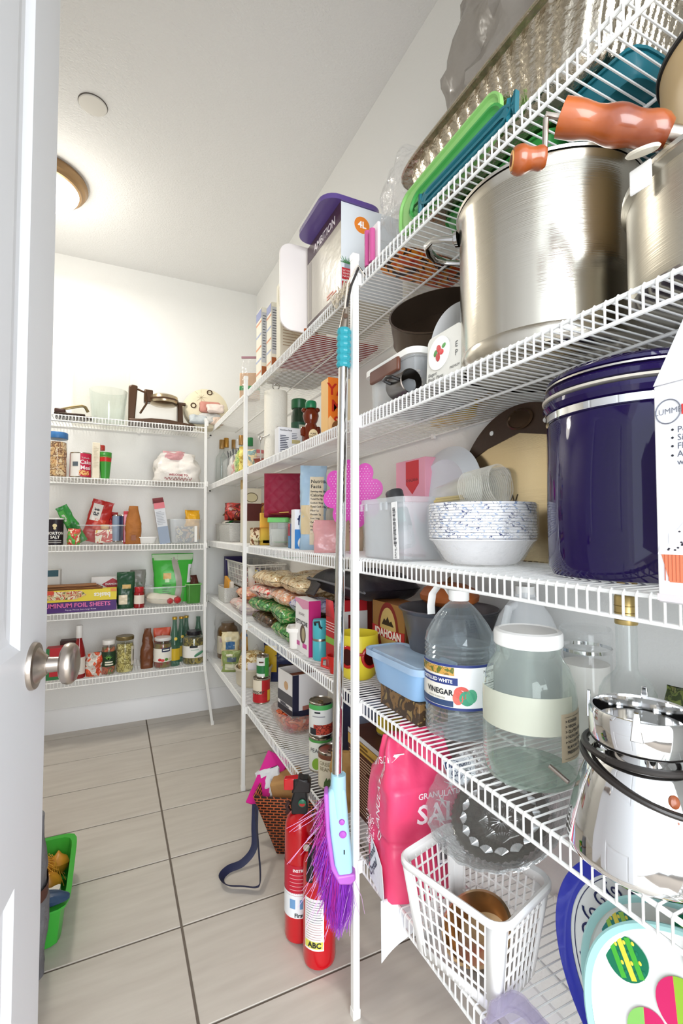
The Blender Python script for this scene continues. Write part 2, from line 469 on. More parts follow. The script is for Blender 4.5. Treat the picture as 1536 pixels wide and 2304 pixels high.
for k in ZS:
    wire_shelf('wire_shelf', '%s long wire shelf on the right wall, running to the back corner' % ordn[k], XF, XW - .002, 1.052, 3.12, ZS[k], 'x', 'white wire shelves')
    zz = ZS[k]
    wire_shelf('wire_shelf', '%s short wire shelf on the right wall, nearest the door' % ordn[k], XF, XW - .002, .10, 1.046, zz, 'x', 'white wire shelves')
    wire_shelf('wire_shelf', '%s white wire shelf across the back wall' % ordn[k], 2.881, YB - .002, XL + .01, .478 if k > 2 else .49, ZSB[k], 'y', 'white wire shelves')
    br = thing('shelf_bracket', 'small white end bracket under the %s long wire shelf' % ordn[k], 'bracket', (XF, 3.13, ZS[k]), 0, 'shelf end brackets')
    MB().prism([(-.008, .004), (.012, .004), (.012, -.03), (.004, -.046), (-.008, -.046)], -.012, .055, 'y').build('bracket_plate', WHITE, br, bevel=.002)
    MB().box(-.004, .008, -.0135, -.01, -.042, -.034).build('bracket_slot', BLACK, br)

def pole(label, pts, s=.0085):
    t = thing('shelf_pole', label, 'pole', pts[0], 0, 'white shelf support poles')
    o = Vector(pts[0])
    b = MB()
    for i in range(len(pts) - 1):
        a, c = Vector(pts[i]) - o, Vector(pts[i + 1]) - o
        b.add([(a.x - s, a.y - s, a.z), (a.x + s, a.y - s, a.z), (a.x + s, a.y + s, a.z), (a.x - s, a.y + s, a.z), (c.x - s, c.y - s, c.z), (c.x + s, c.y - s, c.z), (c.x + s, c.y + s, c.z), (c.x - s, c.y + s, c.z)],
              [(3, 2, 1, 0), (4, 5, 6, 7), (0, 1, 5, 4), (1, 2, 6, 5), (2, 3, 7, 6), (3, 0, 4, 7)])
    b.build('pole_tube', WHITE_WIRE, t, bevel=.002)
    p = Vector(pts[0])
    MB().box(-s * 1.15, s * 1.15, -s * 1.15, s * 1.15, 0, .022).build('foot_cap', WHITE, t, bevel=.002)
    q = Vector(pts[-1]) - o
    MB().box(q.x - s * 1.12, q.x + s * 1.12, q.y - s * 1.12, q.y + s * 1.12, q.z - .016, q.z + .002).build('top_cap', WHITE, t, bevel=.002)
    for k in ZS:
        MB().box(q.x + s * .2, q.x + s + .006, q.y - .013, q.y + .013, ZS[k] - .034 - o.z, ZS[k] - .004 - o.z).build('shelf_clip', WHITE, t, bevel=.001)
    return t
pole('tall white pole carrying the shelves, with the broom leaning against it', [(.534, 1.049, 0), (.534, 1.049, 1.835)])
pole('thin white pole at the middle of the long right-hand shelves', [(.534, 2.14, 0), (.534, 2.14, 1.845)])
pole('white pole with kicked foot at the end of the back wall shelves', [(.545, 2.925, 0), (.486, 2.868, .37), (.480, 2.866, 1.80)], .0075)

# ================================================================== builders shared by many things
from mathutils import noise
def nz(x, y, z, f=1., seed=0.): return noise.noise(Vector((x * f + seed * 7.13, y * f + seed * 3.7, z * f - seed * 5.1)))
def pouch(w, d, h, seed=0, crump=.006, fr=22., topw=1., topd=.06, botw=1., belly=.45, n=40, rows=22, p=3.2, lean=0.):
    """upright bag: full at the belly, pinched flat at the top"""
    b = MB()
    def fn(i, j):
        a = 2 * PI * i; z = h * j
        ww = w / 2 * (botw + (1 - botw) * min(1, j / .25)) * (1 + (topw - 1) * max(0, (j - .5) / .5))
        prof = (1 - topd) * (1 - max(0, (j - belly) / (1 - belly)) ** 1.6) + topd
        prof *= .8 + .2 * min(1, j / .15)
        dd = d / 2 * prof
        c, s_ = math.cos(a), math.sin(a)
        k = 1 / (abs(c) ** p + abs(s_) ** p) ** (1 / p)
        q = (ww * c * k, dd * s_ * k, z)
        e = crump * nz(q[0], q[1], q[2], fr, seed) + crump * .6 * nz(q[0], q[1], q[2], fr * 2.7, seed + 3)
        fade = min(1, j * 5)
        return (q[0] + e * c, q[1] + e * s_ * 1.4 * fade + lean * j * j, z + crump * .5 * nz(q[0], 5, z, fr, seed) * (1 if j > .9 else 0))
    b.surf(fn, n, rows, wu=True)
    b.f.append(tuple(range(n - 1, -1, -1))); b.f.append(tuple(rows * n + i for i in range(n)))
    return b
def pillow(w, l, t, seed=0, crump=.006, fr=20., n=26, pinch=.5, fringe=True):
    """bag lying flat: w across (x), l long (y), t thick, sealed thin at both ends"""
    b = MB()
    def fn(i, j, sgn):
        x = (i - .5) * 2; y = (j - .5) * 2
        thick = (max(0, 1 - abs(y) ** 6) ** .6) * (max(0, 1 - abs(x) ** 4) ** .5)
        ww = w / 2 * (1 - (1 - pinch) * .35 * max(0, abs(y) - .75) / .25)
        px, py = x * ww, y * l / 2
        e = crump * (nz(px, py, sgn, fr, seed) + .6 * nz(px, py, sgn, fr * 2.6, seed + 2))
        zz = t / 2 + sgn * (t / 2 * thick) + e * (.3 + .7 * thick)
        return (px + e * .8, py, max(0.0004, zz) if sgn < 0 else zz + .001)
    m = n
    b.surf(lambda i, j: fn(i, j, 1), m, m); b.surf(lambda i, j: fn(1 - i, j, -1), m, m)
    return b
def tub(w, d, h, taper=.86, th=.0022, rim=.004, sq=5., n=48, rimh=.005, ribs=0., wob=None):
    """open container with rounded corners, flaring to a rim; w = across x, d = across y at the rim"""
    sy = d / w; r1 = w / 2; r0 = r1 * taper
    prof = [(.001, 0), (r0 - .004, 0), (r0, .004), (r1 - rim, h - rimh), (r1, h - rimh), (r1, h), (r1 - rim - th, h), (r0 - th, .006), (r0 - .01, th + .002), (.001, th + .002)]
    return MB().lathe(prof, n, 1., sy, sq=sq, wob=wob)
def rrect(w, h, r, n=6):
    pts = []
    for cx, cy, a0 in ((w / 2 - r, -h / 2 + r, -PI / 2), (w / 2 - r, h / 2 - r, 0), (-w / 2 + r, h / 2 - r, PI / 2), (-w / 2 + r, -h / 2 + r, PI)):
        for k in range(n + 1):
            a = a0 + PI / 2 * k / n
            pts.append((cx + r * math.cos(a), cy + r * math.sin(a)))
    return pts
def lidplate(w, h, r, m, parent, name='lid_panel', t=.008):
    """storage lid: rim bead, groove and raised middle; lies in x-y, rises along z"""
    b = MB(); L = [(0, 0, 0), (0, t, 0), (-.004, t, 0), (-.007, t * .45, 0), (-.014, t * .45, 0), (-.018, t * .95, 0)]
    n = len(rrect(w, h, r))
    vs = []; fs = []
    for (ins, z, _) in L:
        vs += [(x, y, z) for x, y in rrect(w + 2 * ins, h + 2 * ins, max(.004, r + ins))]
    for j in range(len(L) - 1):
        for i in range(n): fs.append((j * n + i, j * n + (i + 1) % n, (j + 1) * n + (i + 1) % n, (j + 1) * n + i))
    fs.append(tuple(range(n - 1, -1, -1))); fs.append(tuple((len(L) - 1) * n + i for i in range(n)))
    b.add(vs, fs)
    return b.build(name, m, parent)
TIN = mat('tinplate', 'b9b2a6', .25, 1.)
TIND = mat('tinplate_gold', 'a48d62', .3, 1.)
def can(label, loc, r, h, col, group, lidm=None, rotz=RS, cat='can', name='food_can', rx=0., ry=0.):
    t = thing(name, label, cat, loc, rotz, group, rx, ry)
    lm = lidm or TIN
    MB().lathe([(r * .93, 0), (r, .002), (r, .004), (r * .985, .006), (r * .985, h - .006), (r, h - .004), (r * 1.005, h - .001), (r * .97, h), (r * .95, h - .003)], 40).build('can_body', TIN, t)
    MB().lathe([(r * .94, h - .0035), (r * .86, h - .003), (r * .84, h - .0045), (r * .6, h - .0045), (r * .58, h - .0035), (.0005, h - .0035)], 40, cap0=False).build('can_lid', lm, t)
    MB().tube([(.004 * math.cos(a) * 2, -r * .35 + .006 * math.sin(a) * 1.6, h - .001) for a in [2 * PI * k / 14 for k in range(14)]], .0011, 6, closed=True).build('pull_tab', lm, t)
    band(t, r * .985, .007, h - .007, -PI, PI, col, 'paper_label', n=48)
    return t
def bottle(name, label, cat, loc, prof, m, rotz=RS, group=None, capm=None, capr=.012, cap=(0, 0), n=32, fill=None, fillm=None, sx=1., sy=1., sq=0.):
    t = thing(name, label, cat, loc, rotz, group)
    MB().lathe(prof, n, sx, sy, cap1=False, sq=sq).build('bottle_body', m, t)
    if fill:
        MB().lathe(fill, n, sx, sy, sq=sq).build('contents', fillm, t)
    if capm:
        c0, c1 = cap
        MB().lathe([(capr, c0), (capr * 1.03, c0 + .002), (capr * 1.03, c1 - .003), (capr * .93, c1), (.0005, c1)], 28).build('cap', capm, t)
    return t
def upright_oval(parent, side, w, d, cx, cz, rx, rz, m, name): return patch(parent, side, w, d, cx - rx, cx + rx, cz - rz, cz + rz, m, name, shape='oval')

z6, z5, z4, z3, z2 = [ZS[k] + .0019 for k in (6, 5, 4, 3, 2)]
z2b = z2

# ================================================================== near shelves, top
FOIL = mat('aluminium_foil', 'c9bfae', .2, 1., bump=.25, bscale=110)
ft = thing('foil_roasting_pan', 'large ribbed aluminium foil roasting pan on the topmost shelf', 'pan', (.714, .655, z6 + .040), 0)
def fwob(a, z): return 1 + (.012 * math.sin(a * 60) if .01 < z < .115 else 0)
MB().lathe([(.001, 0), (.10, 0), (.118, .004), (.122, .012), (.14, .110), (.142, .116), (.154, .116), (.155, .120), (.141, .121), (.138, .112), (.119, .012), (.001, .006)], 420, .95, 1.78, sq=4.5, wob=fwob).build('pan_shell', FOIL, ft, ang=60)
MB().tube([(.95 * .155 * math.cos(a) / (abs(math.cos(a)) ** 6.5 + abs(math.sin(a)) ** 6.5) ** (1 / 6.5), 1.78 * .155 * math.sin(a) / (abs(math.cos(a)) ** 6.5 + abs(math.sin(a)) ** 6.5) ** (1 / 6.5), .1185) for a in [2 * PI * k / 90 for k in range(90)]], .003, 6, closed=True).build('rolled_rim', FOIL, ft)
lab(ft.children[1], 'rolled foil rim')
BAGG = film('grey_plastic_film', '8d8580', .72, .22, .3, bump=.8, bscale=25)
gb = thing('plastic_bag', 'grey brown plastic bag heaped above the foil roasting pan', 'bag', (.752, .70, z6 + .163), 0)
pouch(.40, .19, .42, 11, .03, 9., topw=.8, topd=.5, belly=.6).xf(RZ(PI / 2)).build('bag_film', mat('grey_bag', '8f8880', .3, bump=.9, bscale=16, coat=.3), gb)
MB().box(-.05, .05, -.012, .012, 0, .07).xf(TR(-.055, .17, .0) @ RZ(.5) @ RX(-.3)).build('paper_corner', mat('kraft_brown', '7c5636', .6, bump=.4), gb, bevel=.002)
# green lids leaning in front of the pan
LGREEN = mat('light_green_plastic', '8fc774', .35, sub=.2); MGREEN = mat('mid_green_plastic', '3f9c4a', .35); TEALP = mat('teal_plastic', '1d6a78', .35)
def leanlid(name, label, m, y, z, w, h, tilt, x, roll=0.):
    t = thing(name, label, 'cover', (x, y, z), RS, 'storage lids under the foil pan', rx=0)
    o = lidplate(w, h, .035, m, t)
    o.matrix_basis = TR(0, 0, h / 2) @ RX(tilt) @ RY(0) @ RX(PI / 2) @ RZ(roll)
    return t
leanlid('storage_cover', 'light green plastic lid leaning against the foil roasting pan', LGREEN, .735, z6, .31, .098, -.05, .572, .03)
leanlid('storage_cover', 'mid green plastic lid in front of the light green lid', MGREEN, .70, z6, .27, .062, -.05, .562, .02)
leanlid('storage_cover', 'dark teal plastic lid at the shelf edge below the foil pan', TEALP, .66, z6, .26, .030, -.05, .5545)
gc = thing('food_container', 'flat green plastic food container under the foil roasting pan', 'container', (.74, .70, z6), 0)
tub(.20, .30, .036, .9).build('container_body', MGREEN, gc)
gc2 = thing('food_container', 'flat teal plastic food container under the foil roasting pan', 'container', (.74, .47, z6), 0)
tub(.20, .14, .036, .9).build('container_body', TEALP, gc2)
# clear clamshell and film bag
cs = thing('clear_clamshell', 'clear ribbed plastic clamshell box beside the foil roasting pan', 'box', (.67, .978, z6 + .022), 0)
def cwob(a, z): return 1 + .012 * math.sin(a * 60)
tub(.20, .118, .07, .92, sq=6, wob=cwob, n=240).build('box_base', CLEAR, cs)
tub(.196, .116, .03, .9, sq=6, wob=cwob, n=240).xf(TR(0, 0, .098) @ RX(PI)).build('box_lid', CLEAR, cs)
fb = thing('film_bag', 'crinkled clear plastic bag resting on the clear clamshell box', 'bag', (.70, .985, z6 + .122), 0)
pouch(.20, .17, .17, 5, .022, 12., topw=.75, topd=.5, belly=.5).build('bag_film', CLEARC, fb)
sn = thing('snack_packet', 'orange and red snack packet lying flat under the clear clamshell', 'packet', (.70, .975, z6), 0)
pillow(.22, .125, .02, 4, .003).build('wrapper', multi('orange_snack_print', ['b3240f', 'd8531a', 'ee9227', '3a1c12', 'e9752a'], 22, .3), sn)
pk = thing('utensil_pack', 'white card pack of pink handled utensils at the shelf edge by the pole', 'pack', (.566, 1.01, z6), RS)
MB().box(-.036, .03, -.004, .004, 0, .10).build('backing_card', card('efe9ea'), pk, bevel=.002)
for k, (xx, hh) in enumerate(((-.008, .092), (.016, .084))):
    MB().tube([(xx, -.012, .004), (xx, -.012, .04), (xx, -.012, hh)], .0075, 12).build('pink_handle', mat('pink_gloss', 'c65b93', .25), pk)
lines(pk, 'front', 0, .008, -.032, -.02, .03, .09, 10, INK, .002)

# ================================================================== near shelves, second highest: stockpot, popcorn popper, pans
def brushed(key, col, rough):
    m = mat(key, col, rough, 1.)
    nt = m.node_tree; b = nt.nodes['Principled BSDF']
    tc = nt.nodes.new('ShaderNodeTexCoord'); mp = nt.nodes.new('ShaderNodeMapping'); mp.inputs['Scale'].default_value = (3, 3, 900)
    n = nt.nodes.new('ShaderNodeTexNoise'); n.inputs['Scale'].default_value = 1.; n.inputs['Detail'].default_value = 2
    bp = nt.nodes.new('ShaderNodeBump'); bp.inputs['Strength'].default_value = .12; bp.inputs['Distance'].default_value = .002
    nt.links.new(tc.outputs['Object'], mp.inputs[0]); nt.links.new(mp.outputs[0], n.inputs['Vector']); nt.links.new(n.outputs['Fac'], bp.inputs['Height']); nt.links.new(bp.outputs['Normal'], b.inputs['Normal'])
    return m
POTM = brushed('stockpot_steel', 'cfc9bd', .2)
R = .151
sp_ = thing('stock_pot', 'large brushed stainless steel stockpot with chrome loop handles', 'pot', (.700, .612, z5), RS)
MB().lathe([(.001, 0), (R - .022, 0), (R - .010, .004), (R - .003, .014), (R, .03), (R, .27), (R + .002, .281), (R + .005, .285), (R + .003, .2885), (R - .002, .288), (R - .003, .28), (R - .003, .03), (R - .02, .008), (.001, .006)], 96).build('pot_body', POTM, sp_)
MB().lathe([(R - .006, .001), (R + .0012, .012), (R + .0012, .026), (R - .001, .03)], 96, cap0=False, cap1=False).build('base_disc', POTM, sp_)
MB().lathe([(R + .0045, .289), (R + .006, .293), (R + .003, .296), (R - .01, .297), (.001, .303)], 96, cap0=False).build('pot_lid', STEEL, sp_)
def loop_handle(parent, ang, R, z):
    """chrome handle standing out from the pot wall: two feet on the wall, a wide drooping loop between"""
    g = MB(); c, s_ = math.cos(ang), math.sin(ang)
    def P(o, t, zz): return ((R + o) * c - t * s_, (R + o) * s_ + t * c, z + zz)
    pts = [P(-.002, -.045, .0), P(.018, -.047, .004), P(.046, -.044, .012), P(.064, -.026, .016), P(.068, 0, .017), P(.064, .026, .016), P(.046, .044, .012), P(.018, .047, .004), P(-.002, .045, .0)]
    g.tube(pts, [.0075, .0055, .006, .0085, .010, .0085, .006, .0055, .0075], 14, flatten=.75)
    h = g.build('loop_handle', CHROME, parent)
    for t_ in (-.045, .045):
        q = MB().lathe([(.015, -.004), (.014, .002), (.009, .005), (.001, .006)], 20).xf(Matrix.Translation(P(0, t_, 0)) @ RZ(ang) @ RY(PI / 2))
        q.build('handle_foot', CHROME, h)
loop_handle(sp_, PI + .62, R, .262)
loop_handle(sp_, .62, R, .262)

pp = thing('popcorn_popper', 'aluminium popcorn popper pot with orange wooden handle and hand crank', 'popper', (.687, .292, z5), RS)
ALU = brushed('aluminium_pot', 'b9b3a6', .33)
r = .134
MB().lathe([(.001, 0), (r - .012, 0), (r - .003, .006), (r, .016), (r, .125), (r + .006, .131), (r + .006, .134), (r - .002, .135), (r - .004, .012), (.001, .006)], 80).build('pot_body', ALU, pp)
MB().lathe([(r + .004, .136), (r + .005, .141), (r - .01, .148), (r - .05, .156), (.001, .160)], 80).build('hinged_lid', STEEL, pp)
WOODH = bpy.data.materials.new('stained_wood'); WOODH.use_nodes = True
nt = WOODH.node_tree; b = nt.nodes['Principled BSDF']; b.inputs['Roughness'].default_value = .28; b.inputs['Coat Weight'].default_value = .5
tc = nt.nodes.new('ShaderNodeTexCoord'); n_ = nt.nodes.new('ShaderNodeTexNoise'); n_.inputs['Scale'].default_value = 16; n_.inputs['Detail'].default_value = 4
cr = nt.nodes.new('ShaderNodeValToRGB'); cr.color_ramp.elements[0].color = (*rgb('6e2c0d'), 1); cr.color_ramp.elements[1].color = (*rgb('a8541d'), 1)
cr.color_ramp.elements[0].position = .3; cr.color_ramp.elements[1].position = .7
nt.links.new(tc.outputs['Object'], n_.inputs['Vector']); nt.links.new(n_.outputs['Fac'], cr.inputs[0]); nt.links.new(cr.outputs[0], b.inputs['Base Color'])
inv = Matrix.Translation(pp.location) @ RZ(RS); inv = inv.inverted()
def L(p): return inv @ p
hA, hB = L(at(1262, 264, x=.475)), L(at(1505, 300, x=.56))
n_h = 16; rad = [.0205, .0205, .0205, .020, .0185, .0175, .018, .020, .0215, .0215, .020, .0185, .0185, .020, .0205, .019, .014]
MB().tube([hA.lerp(hB, i / n_h) for i in range(n_h + 1)], rad, 28).build('wooden_handle', WOODH, pp)
ferr = hB; dirh = (hB - hA).normalized()
MB().tube([hB - dirh * .004, hB + dirh * .03, Vector((hB.x + dirh.x * .05, hB.y + .05, .13))], [.010, .009, .007], 12).build('ferrule', NICKEL, pp)
c0 = hA - dirh * .001
w1 = L(at(1250, 262, x=.468)); w2 = L(at(1228, 258, x=.46)); w3 = L(at(1224, 380, x=.46)); kA = L(at(1226, 355, x=.462)); kB = L(at(1152, 362, x=.43))
w3 = L(at(1225, 352, x=.462))
MB().tube([hA + dirh * .01, w1, w2, w2.lerp(w3, .1), w3, kA.lerp(kB, .3)], .0034, 10).build('crank_wire', NICKEL, pp)
nk = 10; kr = [.011, .0135, .0135, .0125, .0125, .0135, .0152, .0165, .0165, .0155, .013]
kd = (kB - kA)
MB().tube([kA + kd * (i / nk) for i in range(nk + 1)], kr, 24).build('crank_knob', WOODH, pp)
ed = kd.normalized()
MB().tube([kB - ed * .001, kB + ed * .0012], [.0105, .0105], 20).build('knob_end_ring', mat('pale_end_grain', 'd9a05c', .5), pp)
MB().tube([kB + ed * .0008, kB + ed * .0018], [.006, .006], 16).build('knob_hole', mat('dark_hole', '5a2a12', .8), pp)
MB().tube([hA + dirh * .0006, hA - dirh * .0008], [.0165, .0165], 24).build('handle_end_grain', mat('end_grain', 'cf8a45', .5), pp)
tabp = L(at(1445, 345, x=.535))
MB().lathe([(.018, 0), (.02, .002), (.018, .004), (.001, .004)], 28, 1., .55).xf(Matrix.Translation(tabp) @ RY(.25) @ RX(.2)).build('lid_clip', mat('ivory_enamel', 'e6dfcd', .3), pp)
MB().box(-.013, .013, -.002, .002, -.03, .0).xf(Matrix.Translation(L(at(1440, 372, x=.55)))).build('clip_tongue', WHITE, pp, bevel=.004)
tp = thing('enamel_pot', 'tan enamel pot with black rim standing on the popcorn popper', 'pot', (.705, .285, z5 + .161), RS)
rr = .105
MB().lathe([(.001, 0), (rr - .03, 0), (rr - .012, .010), (rr, .035), (rr + .004, .14), (rr + .002, .14), (rr - .003, .035), (rr - .03, .006), (.001, .005)], 64).build('pot_body', mat('tan_enamel', 'c2a577', .35), tp)
MB().tube([((rr + .004) * math.cos(a), (rr + .004) * math.sin(a), .141) for a in [2 * PI * k / 60 for k in range(60)]], .004, 8, closed=True).build('black_rim', BLACK, tp)

DARKPAN = mat('nonstick_dark', '54463a', .33, .6, bump=.05, bscale=300)
sf = thing('springform_pan', 'dark round springform cake pan tipped towards the aisle', 'pan', (.738, .962, z5 + .198), RS, rx=.54, ry=.66)
r = .122
MB().lathe([(.001, 0), (r, 0), (r + .003, .003), (r + .001, .008), (r, .066), (r + .003, .070), (r - .002, .071), (r - .003, .008), (.001, .005)], 72).build('pan_ring', DARKPAN, sf)
MB().tube([(r * .8 * math.cos(a), r * .8 * math.sin(a), .0055) for a in [2 * PI * k / 60 for k in range(60)]], .0015, 6, closed=True).build('base_groove', DARKPAN, sf)
dm = MB()
for i in range(-16, 17):
    for j in range(-16, 17):
        x, y = i * .0052, j * .0052
        if x * x + y * y < (r * .74) ** 2: dm.lathe([(.0016, .005), (.001, .0062), (.0002, .0065)], 5, cx=x, cy=y, cap0=False)
tag(dm.build('waffle_bumps', DARKPAN, sf), None, None, kind='stuff')
# white tub with brown lid that carries it
loc, w = rplace(806, 905, 880, .572, .19, z5)
loc.y = .955; w = .215
wt = thing('food_storage_box', 'white rimmed clear storage box with dark red contents under the springform pan', 'box', loc, RS)
tub(w, .19, .094, .93, sq=7).build('box_body', FROST, wt)
MB().box(-w * .40, w * .40, -.075, .075, .006, .07).build('packed_food', multi('dark_red_packets', ['7a2418', 'c8b48e', '5a1d18', 'd7c39a', '8f3a20'], 26, .4), wt, bevel=.01)
lp = lidplate(w + .012, .204, .03, mat('white_lid_soft', 'f0eee9', .35), wt, 'box_lid', .014); lp.location = (0, 0, .093)
MB().box(-w * .3, w * .3, -.108, -.098, .066, .098).build('lid_latch', mat('brown_latch', '6b4030', .4), wt, bevel=.004)
# black pan handle / moka mug
mk = thing('moka_mug', 'dark steel mug lying on its side before the white storage box', 'mug', at(905, 872, x=.562) + Vector((.0, 0, -.026)), RS)
mk.location.z = z5
MB().lathe([(.001, 0), (.024, 0), (.026, .003), (.0255, .06), (.027, .064), (.025, .065), (.0235, .004), (.001, .003)], 40).xf(TR(0, 0, .027) @ RY(PI / 2) @ TR(0, 0, -.03)).build('mug_body', mat('dark_steel', '57504a', .25, .9), mk)
MB().tube([(-.01, -.024, .03), (-.012, -.04, .036), (.01, -.045, .036), (.022, -.04, .034), (.024, -.024, .03)], .004, 10).build('mug_handle', BLACK, mk)
# yellow packet behind
loc, w = rplace(806, 880, 800, .70, .05, z5)
yb = thing('yellow_pouch', 'yellow and white zip pouch standing behind the white storage box', 'pouch', (.805, 1.01, z5), RS)
pouch(.17, .06, .205, 3, .004, 18.).build('pouch_film', mat('yellow_film', 'f0c21c', .35), yb)
MB().box(-.083, .083, -.022, .022, .15, .2).build('white_zip_top', mat('white_film', 'eee9dd', .35, bump=.5, bscale=30), yb, bevel=.01)
lines(yb, 'front', 0, .062, -.06, .05, .03, .09, 7, flat('5a3a10'), .002)
MB().box(-.02, .02, -.033, -.0325, .1, .135).build('printed_square', flat('d98a18'), yb)
# white plate and plate pack
pl = thing('white_plate', 'white plate standing on edge beside the stockpot', 'plate', (.70, .83, z5 + .003), RS)
MB().lathe([(.001, .004), (.07, .0), (.078, .004), (.104, .012), (.105, .0135), (.076, .008), (.07, .005), (.001, .007)], 64).xf(TR(0, 0, .105) @ RY(.25) @ RY(PI / 2)).build('plate_disc', mat('white_glaze', 'eff0f1', .15), pl)
pc = thing('plate_pack', 'sealed pack of elegant plastic plates with red fruit picture leaning on stockpot', 'pack', (.573, .742, z5), RS, rx=-.05)
w, h = .105, .098
MB().prism([(x, z + h / 2) for x, z in rrect(w, h, .012)], -.006, .006, 'y').build('card_sleeve', card('e4e2da'), pc)
MB().lathe([(.030, 0), (.033, .001), (.033, .002), (.026, .0018), (.001, .0018)], 40).xf(TR(-.012, -.0065, .058) @ RX(PI / 2)).build('plate_picture', flat('f6f5f2'), pc)
for (xx, zz, q, cc) in ((-.012, .066, .009, 'c8202a'), (-.004, .058, .008, 'd9343a'), (-.014, .05, .009, 'b81a24'), (-.022, .060, .007, '3f8a3a'), (.004, .068, .006, '4d9a45')):
    MB().lathe([(q, 0), (q * .9, .0007), (.0003, .001)], 18, 1, .7).xf(TR(xx, -.0086, zz) @ RX(PI / 2) @ RZ(xx * 90)).build('fruit_print', flat(cc), pc)
put_text(pc, 'Elegant\nPlastic Plates', .0095, face('front', w, .012, -.046, .016), INK, align='LEFT')
put_text(pc, 'E\nP', .016, face('front', w, .012, .036, .05), INK, align='LEFT')
put_text(pc, 'PREMIUM', .007, face('front', w, .012, .022, .018), INK, align='LEFT')

# ================================================================== near shelves, middle: purple canister, disc griddle, bowls, bin
PURP = mat('purple_enamel', '190a42', .06)
CREAM = mat('cream_rubber', 'cfc8ba', .4)
r = .121
pu = thing('purple_canister', 'tall glossy purple enamel canister with stacked purple lids', 'canister', (.690, .446, z4), RS)
MB().lathe([(.001, 0), (r - .02, 0), (r - .006, .004), (r, .016), (r + .001, .1), (r, .225), (r - .004, .231), (r - .004, .24)], 96).build('canister_body', PURP, pu)
MB().lathe([(r - .003, .231), (r + .001, .232), (r + .001, .242), (r - .003, .243)], 96, cap0=False, cap1=False).build('steel_band', CHROME, pu)
MB().lathe([(r - .006, .242), (r + .001, .245), (r + .005, .252), (r + .004, .258), (r - .004, .261)], 96, cap0=False, cap1=False).build('lid_lower', PURP, pu)
MB().lathe([(r - .006, .2605), (r + .005, .262), (r + .006, .265), (r - .006, .267)], 96, cap0=False, cap1=False).build('cream_seal', CREAM, pu)
MB().lathe([(r - .008, .266), (r + .001, .269), (r + .003, .275), (r, .279), (r - .006, .281)], 96, cap0=False, cap1=False).build('lid_middle', PURP, pu)
MB().lathe([(r - .008, .280), (r + .001, .2815), (r + .001, .284), (r - .008, .2855)], 96, cap0=False, cap1=False).build('steel_seal', STEEL, pu)
MB().lathe([(r - .010, .285), (r - .001, .287), (r - .001, .291), (r - .008, .297), (r - .05, .302), (.001, .304)], 96, cap0=False).build('lid_upper', PURP, pu)
bs = MB(); rn = random.Random(4)
for k in range(26): bs.box(-.01 + rn.uniform(0, .012), -.004 + rn.uniform(.002, .01), 0, .0006, .052 + k * .0024, .0532 + k * .0024)
o = bs.xf(RZ(-1.12) @ TR(0, -r - .0022, 0)).build('price_sticker', flat('cfc9e6'), pu, smooth=False)
# LUMME carton at the front edge
lx = .478
zt = hgt(1469, 870, x=lx); y1 = at(1480, 1355, x=lx).y
wl = .20; hl = zt - z4
lu = carton('cupcake_tin_box', 'white and pink carton with cupcake picture jutting over the shelf edge', 'box', (lx + .065, y1 - wl / 2, z4), wl, .13, hl, card('ecebee'))
MB().prism([(-wl / 2, 0), (wl / 2, 0), (wl / 2 - .035, .062), (-wl / 2 + .03, .058)], -.065, -.0638, 'y').xf(TR(0, 0, hl)).build('top_flap', card('ecebee'), lu)
MB().prism([(-.065, 0), (.065, 0), (.0, .045)], -wl / 2 + .002, -wl / 2 + .0035, 'x').xf(TR(0, 0, hl)).build('side_flap', card('e4e0e2'), lu)
bx = lambda u, v: (lambda p: (-(p.y - (y1 - wl / 2)), p.z - z4))(at(u, v, x=lx))
cx, cz = bx(1503, 926)
MB().tube([(cx + .0115 * math.cos(a), -.0656, cz + .0115 * math.sin(a)) for a in [2 * PI * k / 36 for k in range(36)]], .0006, 5, closed=True).build('logo_ring', flat('70727c'), lu)
put_text(lu, 'LUMME', .0078, face('front', wl, .13, cx, cz), flat('70727c'))
x_, z_ = bx(1532, 922); put_text(lu, 'KITCHEN', .013, face('front', wl, .13, x_, z_), flat('d23a3a'), align='LEFT', bold=.0004)
for (u, v, s_) in ((1524, 967, 'Perfect for'), (1524, 985, 'Silicone'), (1524, 1004, 'Fluted'), (1524, 1022, 'All sizes'), (1524, 1040, 'with lid')):
    x_, z_ = bx(u, v); put_text(lu, s_, .0085, face('front', wl, .13, x_, z_), flat('555866'), align='LEFT')
for v in (967, 985, 1004, 1025):
    x_, z_ = bx(1513, v); upright_oval(lu, 'front', wl, .13, x_, z_, .0011, .0011, INK, 'bullet')
x_, z_ = bx(1528, 1268)
patch(lu, 'front', wl, .13, x_ - .017, x_ + .03, z_ - .018, z_ + .012, flat('d77f5c'), 'cupcake_wrapper', shape=[(.18, 0), (.85, 0), (1, 1), (0, 1)])
for k in range(12):
    patch(lu, 'front', wl, .13, x_ - .013 + k * .0034, x_ - .0125 + k * .0034, z_ - .017, z_ + .0115, flat('b5573a'), 'wrapper_pleat', t=.0007)
patch(lu, 'front', wl, .13, x_ - .019, x_ + .035, z_ + .008, z_ + .042, flat('f7f4f3'), 'frosting', t=.0008, shape=[(0, 0), (1, 0), (.95, .3), (.8, .35), (.75, .65), (.55, .7), (.5, 1), (.35, .7), (.2, .6), (.2, .3), (.05, .25)])
rn = random.Random(2)
for k in range(16):
    a_, b_ = x_ - .01 + rn.random() * .03, z_ + .012 + rn.random() * .02
    upright_oval(lu, 'front', wl, .1312, a_, b_, .0011, .0008, flat('3a3640'), 'sprinkle')
patch(lu, 'front', wl, .13, -wl / 2, wl / 2, .002, z_ - .03, flat('e7cfd2'), 'pink_marble_print')
